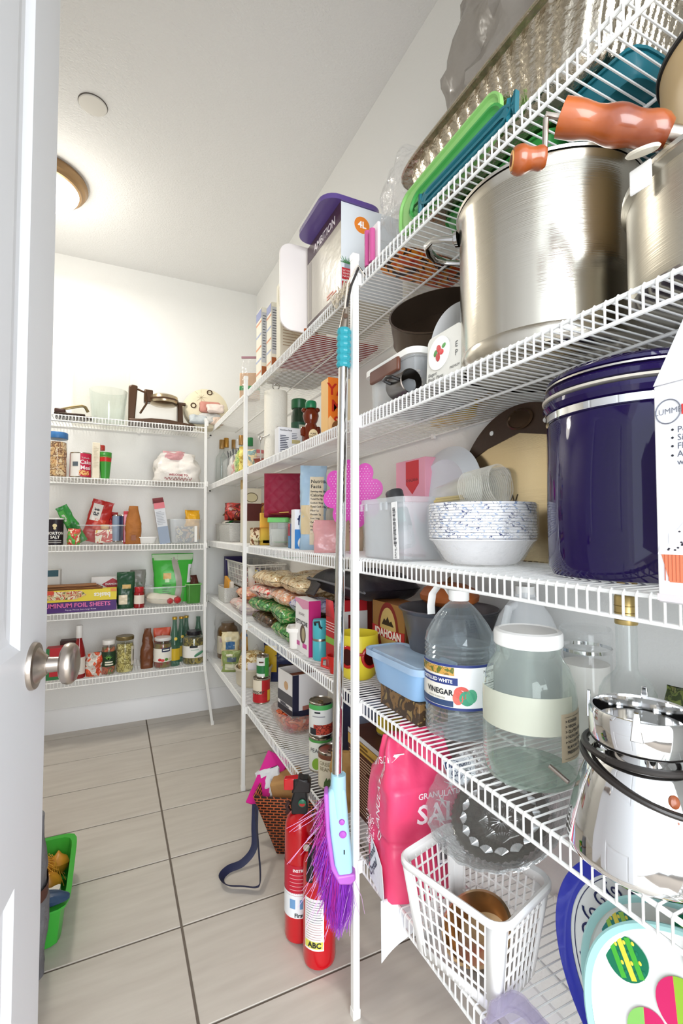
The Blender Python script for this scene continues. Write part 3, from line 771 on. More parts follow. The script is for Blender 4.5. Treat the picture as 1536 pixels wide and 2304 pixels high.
# metal disc with leather band
gd = thing('metal_serving_board', 'tall arched stainless metal board with dark brown top band leaning on the wall', 'board', (.815, .80, z4), RS, rx=-.05)
W_, H_ = .40, .352
def arch(w, h, n=40):
    pts = [(-w / 2 * .86, 0), (w / 2 * .86, 0)]
    for k in range(n + 1):
        a = -.35 + (PI + .7) * k / n
        pts.append((w / 2 * math.cos(a), h - w / 2 + w / 2 * math.sin(a)))
    return pts
MB().prism(arch(W_, H_), -.007, .007, 'y').build('board_plate', brushed('gold_steel', 'cbb892', .25), gd, bevel=.003)
bpts = []
for k in range(31):
    a = .42 + (PI - .84) * k / 30
    bpts.append(((W_ / 2 + .001) * math.cos(a), H_ - W_ / 2 + (W_ / 2 + .001) * math.sin(a)))
lo_ = [(bpts[-1][0], bpts[-1][1] - .0), (-.10, H_ - .086), (0, H_ - .064), (.10, H_ - .086)]
MB().prism(bpts + lo_, -.0088, .0088, 'y').build('brown_band', mat('brown_leather', '3e2a1c', .45, bump=.1), gd)
MB().lathe([(.030, 0), (.031, .003), (.026, .005), (.024, .003), (.001, .004)], 36, 1.25, .78).xf(TR(.005, -.009, H_ - .034) @ RX(PI / 2)).build('oval_badge', mat('badge_bronze', '4d3a2a', .25, .8), gd)
for xx in (-.085, .075):
    MB().lathe([(.006, 0), (.005, .002), (.001, .003)], 20).xf(TR(xx, -.0088, H_ - .050) @ RX(PI / 2)).build('rivet', WHITE, gd)
put_text(gd, 'W\n\n\nH', .034, TR(-.015, -.0075, .085) @ RX(PI / 2), flat('4b3a26'))
# stack of clear cups lying on the bowls
CUP = film('clear_cup', 'f4f3ef', .006, .05, .07, tint=(.995, .995, .99))
CUPR = film('cup_rim', 'f6f4ee', .14, .1, .25, body=True)
a_ = at(1000, 1118, x=.62); b_ = at(1128, 1088, x=.645)
cup_axis = (b_ - a_)
n_c = 17
q = Vector((0, 0, 1)).rotation_difference(cup_axis.normalized())
for k in range(n_c):
    p = a_ + cup_axis * (.26 + .50 * k / (n_c - 1))
    c_ = bpy.data.objects.new('plastic_cup', None); COL.objects.link(c_)
    tag(c_, 'clear plastic cup nested in the leaning stack on the paper bowls', 'cup', 'nested clear plastic cups')
    c_.rotation_mode = 'QUATERNION'; c_.rotation_quaternion = q; c_.location = p
    if k == 0:
        rp = MB().lathe([(.001, -.052), (.0225, -.052), (.024, -.05), (.033, .022), (.0355, .03), (.037, .031), (.0355, .0325)], 40, cap1=False).build('cup_wall', CUP, c_)
        rm = MB().tube([(.0368 * math.cos(a), .0368 * math.sin(a), .0315) for a in [2 * PI * i / 40 for i in range(40)]], .0013, 6, closed=True).build('cup_rim', CUPR, c_)
    else:
        for o in (rp, rm):
            d_ = o.copy(); COL.objects.link(d_); d_.parent = c_
st_ = thing('straw_bundle', 'bundle of pale straws in clear sleeve under the stack of cups', 'straws', at(985, 1128, x=.625), 0)
for k in range(3):
    MB().tube([(0, .0 + k * .006, k % 2 * .005), (cup_axis.x * .5, cup_axis.y * .5 + k * .006, cup_axis.z * .5 + k % 2 * .005 - .006)], .003, 8).build('straw', mat('straw_cream', 'd9c07a', .4), st_)
# paper bowls in a film bag: one thing each
r = .103
bx0, by0 = .665, .748
PAPERW = mat('paper_white', 'f0f0f2', .5)
pat = multi('blue_floral_print', ['f4f4f6', '8ea3c8', 'f4f4f6', 'f4f4f6', 'f4f4f6', 'f2f2f5', '3d4a7d', 'f4f4f6', 'f4f4f6'], 38, .5)
zb = z4
for k in range(14):
    pb_ = thing('paper_bowl', 'blue patterned white paper bowl in the wrapped stack on the middle shelf' if k else 'plain white lowest bowl of the wrapped paper bowl stack', 'bowl', (bx0, by0, zb + .004 + k * .0052), RS + rn.uniform(-1, 1), 'wrapped stack of paper bowls' if k else None)
    if k == 0:
        MB().lathe([(.001, 0), (r * .62, 0), (r * .70, .006), (r * .93, .042), (r, .046), (r * .995, .048), (r * .9, .044), (.001, .004)], 64).build('bowl_wall', PAPERW, pb_)
    else:
        MB().lathe([(r * .60, .0), (r * .92, .0425), (r * 1.0, .0455), (r * 1.004, .048), (r * .995, .0495), (r * .9, .045), (r * .6, .0025)], 64, wob=lambda a, z: 1 + .006 * math.sin(a * 9 + k * 2.3), cap0=False, cap1=False).build('bowl_wall', pat, pb_)
fbw = thing('film_wrap', 'clear crinkled film wrap around the stack of paper bowls', 'wrap', (bx0, by0, zb), RS)
MB().lathe([(r * .66, .001), (r * .74, .008), (r * .97, .046), (r * 1.035, .056), (r * 1.035, .118), (r * .9, .124)], 72, cap0=False, cap1=False, wob=lambda a, z: 1 + .016 * nz(math.cos(a), math.sin(a), z * 9, 4, 2)).build('film_sleeve', CLEARC, fbw)
MB().lathe([(.002, 0), (.012, .006), (.020, .02), (.026, .04), (.02, .043)], 24, cap1=False, wob=lambda a, z: 1 + .25 * math.sin(a * 7)).xf(TR(r * .98, -.03, .075) @ RY(PI / 2 - .1)).build('film_twist', CLEARC, fbw)
# clear bin with bottle, lid and white platter
loc = Vector((.655, .978, z4))
bn = thing('clear_bin', 'frosted clear plastic bin with a barcode sticker on the middle shelf', 'bin', loc, RS)
w, d, h = .205, .19, .143
tub(w, d, h, .92, sq=9, n=64, rimh=.012).build('bin_wall', FROST, bn)
for xx in (-.085, -.06, .01, .035): MB().box(xx - .003, xx + .003, -d / 2 - .002, -d / 2 + .002, h - .028, h - .01).build('rim_rib', FROST, bn)
bl = MB().box(-.011, .011, -.0006, .0006, 0, .125).xf(TR(w / 2 * .80, -d / 2 * .965 - .006, .006) @ RY(-.07)).build('barcode_sticker', flat('f3f3f3'), bn)
bb = MB(); rn = random.Random(9)
for k in range(30): bb.box(-.006, .006 - rn.random() * .004, -.0012, -.0008, .03 + k * .0028, .0312 + k * .0028 + rn.random() * .0008)
bb.xf(TR(w / 2 * .80, -d / 2 * .965 - .006, .006) @ RY(-.07)); lab(bb.build('barcode_print', INK, bl), 'black barcode lines')
put_text(bl, 'SAMLA', .010, TR(w / 2 * .80, -d / 2 * .965 - .0075, .022) @ RX(PI / 2) @ RZ(PI / 2), INK)
MB().box(-.03, .055, -.02, -.0, .006, .012).build('red_strip_inside', flat('8f2f2a'), bn)
sb = bottle('spice_bottle', 'small grinder bottle with black cap leaning out of the clear bin', 'bottle', (.625, .955, z4 + .03), [(.001, 0), (.021, 0), (.0225, .003), (.0225, .09), (.019, .1), (.019, .112)], film('smoke_glass', 'cfd2d2', .25, .08, .5, body=True), capm=mat('cap_grey', '3a3a3c', .4), capr=.021, cap=(.112, .142))
sb.rotation_euler = (.05, -.35, RS)
band(sb, .0228, .045, .092, -PI, PI, flat('1c1c1d'), 'black_label')
put_text(sb, 'Olivier', .011, (0., .07), flat('e8e8e6'), wrap=.0238)
band(sb, .0232, .055, .09, .7, 1.5, flat('2e6b60'), 'green_label')
wp = thing('white_platter', 'large white round platter standing on edge behind the clear bin', 'platter', (.765, 1.03, z4), RS, rx=-.16, ry=.0)
MB().lathe([(.001, .010), (.095, .010), (.105, .016), (.142, .003), (.146, 0), (.147, .002), (.107, .020), (.095, .014), (.001, .014)], 80).xf(TR(0, 0, .148) @ RX(PI / 2)).build('platter_disc', mat('white_plastic_platter', 'dfe3e8', .28), wp)
cl_ = thing('storage_cover', 'frosted clear rectangular box cover standing behind the plastic cups', 'cover', (.79, .90, z4), RS, rx=-.12)
o = lidplate(.17, .215, .025, FROST, cl_, 'lid_panel', .01); o.matrix_basis = TR(0, 0, .108) @ RX(PI / 2)
# pink flower mat and pink box behind the broom pole
pb2 = carton('pink_box', 'pink and red carton behind the pink flower mat', 'box', (.79, 1.155, z4), .15, .05, .27, card('f0a9bd'))
patch(pb2, 'front', .15, .05, -.02, .045, .17, .265, flat('d8363f'), 'red_panel', shape=[(0, 1), (1, 1), (1, .3), (.5, 0), (0, .3)])
put_text(pb2, 'KHAZANA', .012, face('front', .15, .05, .012, .21), INK)
FACE_CAM = -YAW - .1
fm = thing('flower_mat', 'pink flower shaped silicone mat with white dots on the middle shelf', 'mat', (.628, 1.245, z4), FACE_CAM, rx=-.02)
PINKF = mat('magenta_silicone', 'd63bb0', .4)
pts = []
for k in range(120):
    a = 2 * PI * k / 120
    rr = .062 + .026 * abs(math.cos(a * 4)) ** .6
    pts.append((rr * math.cos(a + .2) * 1.0, rr * math.sin(a + .2) * 1.15))
MB().prism([(x, z + .175) for x, z in pts], -.003, .003, 'y').build('flower_plate', PINKF, fm)
MB().prism([(-.009, .0), (.009, .0), (.009, .12), (-.009, .12)], -.002, .002, 'y').build('mat_tab', PINKF, fm)
dt = MB()
for i in range(-11, 12):
    for j in range(-13, 14):
        x, z = i * .0085 + (j % 2) * .004, j * .0072
        a = math.atan2(z / 1.15, x) - .2
        if math.hypot(x, z / 1.15) < .058 + .022 * abs(math.cos(a * 4)): dt.lathe([(.0013, 0), (.0008, .0006)], 6, cx=x, cy=z, cap0=False)
dt.xf(TR(0, -.003, .175) @ RX(PI / 2)); tag(dt.build('white_dots', flat('fbe9f6'), fm), None, None, kind='stuff')

# ================================================================== near shelves, second lowest: jugs, jars, blender, pans
vn = thing('vinegar_jug', 'clear ribbed plastic vinegar jug with white cap and blue white label', 'jug', (.645, .795, z3), RS)
prof = [(.001, .004), (.03, .004), (.05, .0), (.064, .006)]
for k in range(25):
    z = .010 + .058 * k / 24; prof.append((.0675 + .0022 * math.cos(k * PI / 2), z))
prof += [(.0685, .069), (.0685, .155)]
for k in range(13):
    z = .158 + .028 * k / 12; prof.append((.0685 + .0022 * math.cos(k * PI / 2), z))
prof += [(.069, .19), (.066, .202), (.056, .22), (.042, .24), (.028, .256), (.018, .264), (.016, .268), (.016, .276)]
MB().lathe(prof, 80, cap1=False, wob=lambda a, z: 1 + (.022 * math.cos(a * 14) * max(0, min(1, (z - .19) / .03)) * max(0, min(1, (.265 - z) / .02))) + (.02 * math.cos(a * 8) * max(0, (.02 - z) / .02)) + .022 * (abs(math.cos(2 * a)) ** 2 - .5) * (1 if z < .2 else .3)).build('jug_wall', WATER, vn)
lev = [(.001, .008), (.058, .008), (.0625, .02), (.0625, .178), (.001, .178)]
MB().lathe(lev, 48).build('vinegar', film('clear_liquid', 'e4ecee', .06, .02, .35), vn)
MB().lathe([(.0195, .266), (.0205, .268), (.0205, .284), (.019, .287), (.001, .2875)], 40, wob=lambda a, z: 1 + .012 * math.cos(a * 40)).build('cap', WHITE, vn)
VR = .0705
VO = .42
def VB(p, r, z0, z1, a0, a1, m, name='label_band', n=24): return band(p, r, z0, z1, a0 + VO, a1 + VO - (.25 if a1 > 1.6 else 0), m, name, n)
LB = flat('f2f2f4')
VB(vn, VR, .066, .152, -.95, 1.85, LB, 'label_band', n=40)
VB(vn, VR + .0005, .147, .152, -.95, 1.85, flat('2c3a78'), 'blue_stripe', n=40)
VB(vn, VR + .0005, .066, .071, -.95, 1.85, flat('2c3a78'), 'blue_stripe', n=40)
VB(vn, VR + .0005, .071, .147, -.95, .30, flat('e9e4d8'), 'cream_panel', n=20)
VB(vn, VR + .0007, .131, .1465, -.95, .33, multi('field_picture', ['8a6a2c', 'c99a4a', '5d6b2c', 'b77b35'], 60), 'field_picture', n=20)
VB(vn, VR + .0009, .113, .127, -.95, .42, flat('2c3a78'), 'blue_banner', n=20)
VB(vn, VR + .0009, .072, .083, -.95, .30, flat('33476b'), 'blue_foot', n=20)
put_text(vn, 'DISTILLED WHITE', .0092, (VO - .22, .1198), flat('f4f4f4'), wrap=VR + .0022, bold=.0002)
put_text(vn, 'VINEGAR', .0145, (VO - .12, .098), INK, wrap=VR + .0022, bold=.0004)
put_text(vn, 'ACIDITY 5% REDUCED', .004, (VO - .2, .087), INK, wrap=VR + .0022)
for (a, z, rx_, rz_, c) in ((.52, .100, .016, .012, 'd8564a'), (.66, .090, .016, .014, '3f9a78'), (.78, .094, .012, .013, '57ab86'), (.42, .090, .011, .013, 'e2685a')):
    b_ = MB(); pts = [(VO + a + rx_ / VR * math.cos(t) * .9, z + rz_ * math.sin(t)) for t in [2 * PI * k / 20 for k in range(20)]]
    rr = VR + .0012 + a * .0004
    b_.add([(rr * math.sin(p), -rr * math.cos(p), q) for p, q in pts], [tuple(range(20))]); b_.build('vegetable_print', flat(c), vn)
VB(vn, VR + .0006, .073, .145, 1.12, 1.62, flat('fbfbfb'), 'nutrition_panel', n=10)
put_text(vn, 'Nutrition\nFacts', .0085, (VO + 1.14, .134), INK, wrap=VR + .0014, align='LEFT', bold=.0002)
for k in range(9):
    z = .120 - k * .005
    VB(vn, VR + .001, z, z + (.0018 if k in (1, 4) else .0007), 1.16, 1.58, INK, 'nutrition_line', n=6)
sh = [Vector((-.015, -.0, .262)), Vector((-.03, -.008, .286)), Vector((-.052, -.014, .289)), Vector((-.066, -.018, .272)), Vector((-.069, -.02, .246)), Vector((-.0672, -.02, .224))]
sm = []
for i in range(len(sh) - 1):
    for k in range(5): sm.append(sh[i].lerp(sh[i + 1], k / 5))
MB().tube(sm, .0016, 8, flatten=6.5).build('carry_strap', mat('strap_white', 'eceae6', .35), vn)

jr = thing('glass_jar', 'large empty glass jar with white lid and peeling labels', 'jar', (.640, .609, z3), RS)
jp = [(.001, .006), (.045, .004), (.058, .0), (.068, .006), (.0735, .02), (.075, .04), (.075, .135), (.0725, .158), (.064, .182), (.053, .198), (.0505, .204), (.052, .208), (.052, .222)]
MB().lathe(jp, 80, cap1=False).build('jar_wall', film('jar_glass', 'dfe9e2', .06, .03, .85, tint=(.89, .92, .90)), jr)
MB().lathe([(.001, .008), (.050, .004), (.0685, .0045), (.0722, .012), (.0685, .0145), (.05, .012), (.001, .013)], 64, cap0=False, cap1=False).build('thick_heel', film('heel_glass', 'c2d0c6', .08, .04, .5, body=True), jr)
MB().lathe([(.054, .217), (.0555, .219), (.0555, .236), (.054, .240), (.048, .2425), (.046, .2405), (.001, .2405)], 64).build('screw_lid', WHITE, jr)
OLDL = film('label_residue', 'dfe0cc', .62, .5, .2, body=True)
band(jr, .0752, .092, .150, -.55, 1.75, OLDL, 'torn_label', n=40)
band(jr, .0755, .052, .125, 1.42, 2.35, flat('c9b89c'), 'tan_label', n=24)
for k, s_ in enumerate(('> KOSHER', '> VEGAN', '> GLUTEN FREE', '> NON-GMO', '> NO ARTIFICIAL', '  FLAVORS OR', '  PRESERVATIVES')):
    put_text(jr, s_, .0066, (1.52, .113 - k * .0079), INK, wrap=.0768, align='LEFT', bold=.00015)
band(jr, .0762, .1195, .1200, 1.5, 2.3, INK, 'label_rule', n=12); band(jr, .0762, .0565, .057, 1.5, 2.3, INK, 'label_rule', n=12)

# behind: gallon jug, clear canister, liquor bottle
gj = thing('water_gallon', 'translucent white gallon jug with grip behind the vinegar jug', 'jug', (.787, .755, z3), RS)
MILK = film('milky_plastic', 'f6f8fa', .6, .3, .3, body=True)
MB().lathe([(.001, 0), (.055, 0), (.062, .006), (.063, .15), (.058, .19), (.045, .23), (.026, .262), (.018, .27), (.018, .28)], 56, cap1=False, sq=1.5).build('jug_body', MILK, gj)
MB().tube([(.0, -.024, .255), (.006, -.052, .25), (.01, -.066, .22), (.01, -.066, .17), (.008, -.056, .15)], .0085, 12).build('jug_grip', MILK, gj)
MB().lathe([(.0195, .276), (.0195, .292), (.001, .293)], 32).build('cap', WHITE, gj)
pj = thing('clear_canister', 'clear plastic canister with screw lid beside the empty glass jar', 'canister', (.795, .619, z3), RS)
MB().lathe([(.001, 0), (.041, 0), (.044, .004), (.044, .18), (.042, .186), (.042, .2)], 56, cap1=False).build('canister_wall', CLEAR, pj)
MB().lathe([(.044, .196), (.0455, .198), (.0455, .224), (.043, .23), (.041, .226), (.001, .226)], 56).build('screw_lid', CLEAR, pj)
MB().lathe([(.0447, .188), (.0447, .194)], 56, cap0=False, cap1=False).build('silver_band', CHROME, pj)
MB().lathe([(.001, .004), (.039, .004), (.040, .01), (.040, .165), (.001, .17)], 40).build('white_powder', mat('powder', 'e9e6e0', .9), pj)
lb = bottle('liquor_bottle', 'clear liquor bottle with tall gold screw cap against the right wall', 'bottle', (.755, .512, z3), [(.001, .004), (.036, .0), (.041, .004), (.0425, .012), (.0425, .135), (.041, .15), (.034, .165), (.018, .182), (.0155, .19), (.0155, .27)], film('bottle_glass', 'dde5e2', .07, .03, .75), capm=mat('gold_cap', 'bfa56a', .3, .7), capr=.0165, cap=(.258, .305), n=48)
for k in range(3): MB().tube([(.0168 * math.cos(a), .0168 * math.sin(a), .266 + k * .011) for a in [2 * PI * i / 30 for i in range(30)]], .0007, 5, closed=True).build('cap_groove', mat('gold_dark', '8d7440', .4, .7), lb)
band(lb, .0428, .045, .12, -2.2, -.6, flat('e8e6e2'), 'white_label')
lines(lb, 'front', 0, .0, 0, .001, .05, .06, 1, INK)
bl_ = thing('greens_bag', 'bag of dried green herbs against the wall behind the chrome blender', 'bag', (.815, .43, z3), RS)
pouch(.12, .07, .16, 8, .008).build('bag_film', multi('dried_greens', ['4b5a2a', '6f7a3c', '39441f', '8a8a52'], 60, .5, bump=.5), bl_)

# chrome blender base
bd = thing('blender_base', 'chrome cone shaped blender base with black cord wound round it', 'blender', (.615, .400, z3), RS)
R0 = .088
MB().lathe([(.001, .002), (R0 - .006, .0), (R0, .006), (R0 + .001, .014), (R0 - .004, .04), (R0 - .016, .085), (R0 - .028, .118), (R0 - .034, .126), (.034, .132), (.03, .14), (.001, .14)], 128, wob=lambda a, z: 1 + .018 * abs(math.sin(a * 4)) * (1 if z < .115 else 0)).build('cone_body', CHROME, bd, ang=50)
MB().lathe([(.052, .138), (.058, .140), (.060, .144), (.060, .178), (.058, .182), (.055, .182), (.054, .178), (.053, .148), (.001, .146)], 80).build('collar_ring', CHROME, bd)
for a in (.5, .5 + PI / 2, .5 + PI, .5 + 1.5 * PI):
    MB().prism([(-.007, .160), (.007, .160), (.003, .194), (-.003, .194)], -.0015, .003, 'y').xf(RZ(a) @ TR(0, -.0608, 0)).build('jar_lug', CHROME, bd, bevel=.001)
    MB().lathe([(.006, .126), (.006, .140)], 16).xf(RZ(a + .3) @ TR(0, -.046, 0)).build('collar_post', CHROME, bd)
CORD = mat('black_cord', '241f1c', .35)
def ringpts(rf, zf, n=70, a0=0, a1=2 * PI): return [(rf(t) * math.sin(t), -rf(t) * math.cos(t), zf(t)) for t in [a0 + (a1 - a0) * k / n for k in range(n + 1)]]
MB().tube(ringpts(lambda t: .0655, lambda t: .131), .0042, 10).build('power_cord', CORD, bd)
MB().tube(ringpts(lambda t: .068 + .012 * (1 - math.cos(t + 1.0)) / 2, lambda t: .122 - .044 * (1 - math.cos(t + 1.0)) / 2, a0=-1.3, a1=3.4), .0042, 10).build('power_cord', CORD, bd)
MB().tube([(-.086, -.03, .055), (-.115, -.034, .066)], .0032, 10).build('plug_prong', NICKEL, bd)
for a in (1.05,):
    for z in (.03, .055, .08, .1):
        MB().lathe([(.008, 0), (.006, .002), (.001, .003)], 20, .8, 1.).xf(RZ(a) @ TR(0, -(R0 - .002 - (z - .01) * .22) * 1.012, z) @ RX(PI / 2 - .2)).build('push_button', mat('button_red_brown', '8a4a2c', .3), bd)

# pans stacked by the pole
bt = thing('black_cake_tin', 'black round cake tin under the grey bundt pan', 'tin', (.752, .945, z3), RS)
MB().lathe([(.001, 0), (.088, 0), (.091, .004), (.093, .105), (.0955, .108), (.093, .109), (.088, .005), (.001, .003)], 64).build('tin_shell', mat('black_tin', '24252a', .4, .4), bt)
gp = thing('bundt_pan', 'grey tapered tube cake pan stacked on the black cake tin', 'pan', (.742, .955, z3 + .1115), RS)
GREYP = mat('grey_nonstick', '66656a', .34, .55)
MB().lathe([(.001, 0), (.086, 0), (.092, .005), (.112, .100), (.119, .106), (.121, .109), (.118, .111), (.109, .102), (.088, .008), (.03, .006), (.022, .11), (.014, .11), (.016, .004), (.001, .004)], 72).build('pan_shell', GREYP, gp)
for a in (-1.0,): MB().lathe([(.004, 0), (.003, .002), (.0005, .0025)], 14).xf(RZ(a) @ TR(0, -.112, .094) @ RX(PI / 2)).build('rivet', WHITE, gp)
gq = thing('dried_gourd', 'orange brown dried gourd sitting in the grey bundt pan', 'gourd', (.745, .955, z3 + .222), RS)
MB().lathe([(.001, .0), (.03, .001), (.06, .006), (.078, .018), (.08, .03), (.068, .046), (.045, .056), (.018, .06), (.001, .058)], 48, 1, .8, wob=lambda a, z: 1 + .03 * math.cos(a * 6)).build('gourd_body', mat('gourd_orange', 'a85a28', .5, var=.35, vscale=14), gq)
MB().tube([(.0, 0, .056), (.006, -.004, .068), (.012, -.004, .072)], [.007, .005, .004], 10).build('gourd_stem', mat('stem_brown', '6b4a2a', .7), gq)
bx1 = carton('small_brown_box', 'small brown printed carton under the pale blue container', 'box', (.617, .925, z3), .16, .075, .046, multi('brown_print', ['5a4022', '7a5a30', '3d2a18', '8c7444'], 30))
bc = thing('blue_food_container', 'pale blue rectangular food container with clear lid by the pole', 'container', (.617, .94, z3 + .0475), RS)
PBLUE = mat('pale_blue_plastic', '8fb6dd', .32)
tub(.225, .105, .068, .8, sq=4).build('container_body', PBLUE, bc)
lq = lidplate(.24, .118, .03, film('blue_clear_lid', 'bcd6ee', .55, .2, .3, body=True), bc, 'container_lid', .014); lq.location = (0, 0, .062)
MB().box(-.085, .085, -.036, .036, .069, .0705).build('white_flour_top', mat('flour', 'f4f2ee', .9), bc, bevel=.0005)

# ================================================================== near shelves, lowest: salt bag, basket, crystal, platters
sb_ = thing('salt_bag', 'big pink paper bag of granulated salt with twisted top', 'bag', (.628, .937, z2b), math.radians(-9))
SALT = bpy.data.materials.new('pink_salt_paper'); SALT.use_nodes = True
nt = SALT.node_tree; b = nt.nodes['Principled BSDF']; b.inputs['Roughness'].default_value = .38; b.inputs['Base Color'].default_value = (*rgb('e2436f'), 1)
tc = nt.nodes.new('ShaderNodeTexCoord'); n_ = nt.nodes.new('ShaderNodeTexNoise'); n_.inputs['Scale'].default_value = 9; n_.inputs['Detail'].default_value = 4
bp = nt.nodes.new('ShaderNodeBump'); bp.inputs['Strength'].default_value = .35; bp.inputs['Distance'].default_value = .02
nt.links.new(tc.outputs['Object'], n_.inputs['Vector']); nt.links.new(n_.outputs['Fac'], bp.inputs['Height']); nt.links.new(bp.outputs['Normal'], b.inputs['Normal'])
w, d = .185, .150
sbm = MB()
def sfn(i, j):
    a = 2 * PI * i; z = .315 * j
    p = 6. if j < .7 else 6. - 3.5 * (j - .7) / .3
    k = 1 / (abs(math.cos(a)) ** p + abs(math.sin(a)) ** p) ** (1 / p)
    tw = 1 if j < .72 else 1 - .78 * ((j - .72) / .28) ** .8
    wx = w / 2 * (1 + .03 * math.sin(j * 5)) * (1 - .35 * (1 - tw)); wy = d / 2 * (1 + .04 * math.sin(j * 7 + 1)) * tw
    x, y = wx * math.cos(a) * k, wy * math.sin(a) * k
    e = .008 * nz(x, y, z, 12, 2) + .006 * nz(x, y, z * .5, 34, 3) + (.008 * math.sin(a * 9) * (j - .72) / .28 if j > .72 else 0)
    crease = -.006 * math.exp(-((z - .115) / .006) ** 2)
    return (x + (e + crease) * math.cos(a), y + (e + crease) * math.sin(a), z + (.006 * nz(x, y, 1, 20, 5) if j > .95 else 0))
sbm.surf(sfn, 72, 60, wu=True)
sbm.f.append(tuple(range(71, -1, -1))); sbm.f.append(tuple(60 * 72 + i for i in range(72)))
sack = sbm.build('paper_sack', SALT, sb_, ang=70)
PWH = flat('f7e9ee')
from mathutils.bvhtree import BVHTree
def cling(o, tgt, direction, off=.0009):
    """lay flat print on to the uneven skin of a bag: every corner is moved along `direction` until it meets the skin"""
    bv = BVHTree.FromPolygons([tuple(v.co) for v in tgt.data.vertices], [tuple(p.vertices) for p in tgt.data.polygons])
    dv = Vector(direction).normalized()
    for v in o.data.vertices:
        h = bv.ray_cast(v.co - dv * .3, dv)
        if h[0] is None: h = bv.find_nearest(v.co - dv * dv.dot(v.co))
        if h[0] is not None: v.co = h[0] - dv * off
    return o
def sack_text(s_, size, side, x, z, rot=0., bold=.0003, m=PWH):
    M = face(side, w, d, x, z, .0) @ RZ(rot)
    return cling(put_text(sb_, s_, size, M, m, bold=bold), sack, (0, 1, 0) if side == 'front' else (1, 0, 0), .0012)
sack_text('GRANULATED', .026, 'left', .02, .185, PI / 2 - .05)
sack_text('PLAIN SALT', .020, 'left', -.01, .258, .45)
sack_text('GRANULATED', .017, 'front', .030, .212)
sack_text('SALT', .058, 'front', .036, .172, bold=.001)
sack_text('DOES NOT SUPPLY', .008, 'front', .04, .135)
patch(sb_, 'front', w, d + .012, .015, .075, .07, .122, flat('3a4a8a'), 'barcode_frame', t=.0006)
patch(sb_, 'front', w, d + .0136, .018, .072, .073, .119, flat('eef0f4'), 'barcode_panel', t=.0006)
bb = MB(); rn = random.Random(3)
xx = .021
while xx < .069:
    q = rn.choice((.0008, .0014, .002)); bb.box(xx, xx + q, .08, .113, 0, .0006); xx += q + rn.choice((.001, .0016))
bb.xf(face('front', w, d + .0152, 0, 0, 0)).build('barcode_bars', INK, sb_, smooth=False)
SALTW = mat('salt_white_panel', 'eceff2', .5, bump=.2)
def flag(m4, pts, mname='white_panel'):
    o_ = MB().prism(pts, 0, .0008, 'z').xf(m4).build(mname, SALTW, sb_, smooth=False); return o_
fm4 = face('front', w, d, .062, .262, .004) @ RX(-.35)
flag(fm4, [(-.03, .02), (.045, .02), (.045, -.02), (.01, -.032), (-.02, -.018)], 'brand_panel')
put_text(sb_, 'Diamond\n  Crystal', .017, fm4 @ TR(.006, .0, .0014), flat('27365f'), bold=.0006)
for p_, q_ in (((-.02, .011), (-.005, .018)), ((-.005, .018), (.01, .011)), ((-.014, -.014), (.0, -.026)), ((.0, -.026), (.012, -.014))):
    MB().tube([fm4 @ Vector((p_[0], p_[1], .0015)), fm4 @ Vector((q_[0], q_[1], .0015))], .0009, 5).build('diamond_line', flat('27365f'), sb_)
lm4 = TR(-w / 2 - .004, -d / 2 + .022, .0) @ RZ(-PI / 2) @ RX(PI / 2)
flag(TR(-w / 2 - .0075, 0, 0) @ RZ(-PI / 2) @ RX(PI / 2), [(-.01, .095), (.02, .088), (.055, .07), (.068, .004), (-.02, .004)], 'brand_panel')
put_text(sb_, 'Diamond\nCrystal', .022, TR(-w / 2 - .0088, .005, .045) @ RZ(-PI / 2) @ RX(PI / 2) @ RZ(.9), flat('2c2f3a'), bold=.0006)
dd = MB(); rn = random.Random(8)
for k in range(150):
    z = .07 + rn.random() ** 1.6 * .07; xq = -.045 + rn.random() * .05
    dd.lathe([(.0011, 0), (.0007, .0008)], 5, cap0=False, cx=xq, cy=z)
dd.xf(TR(-w / 2 - .0068, 0, 0) @ RZ(-PI / 2) @ RX(PI / 2)); tag(dd.build('salt_speckle', PWH, sb_), None, None, kind='stuff')
# loose white paper corner hanging over the lip
MB().surf(lambda i, j: (-.105 + .10 * i - .02 * j, -.06 - .035 * j - .02 * (1 - i) * j, .006 - .004 * i - (.075 - .05 * i) * j + .004 * math.sin(i * 6)), 12, 10).build('torn_paper_flap', SALTW, sb_, solid=.001)
MB().lathe([(.001, 0), (.02, .004), (.026, .02), (.018, .034), (.03, .05), (.024, .052)], 30, 1.2, .6, wob=lambda a, z: 1 + .25 * math.sin(a * 5 + z * 60)).xf(TR(-.01, 0, .285) @ RY(.2)).build('twisted_top', SALT, sb_)

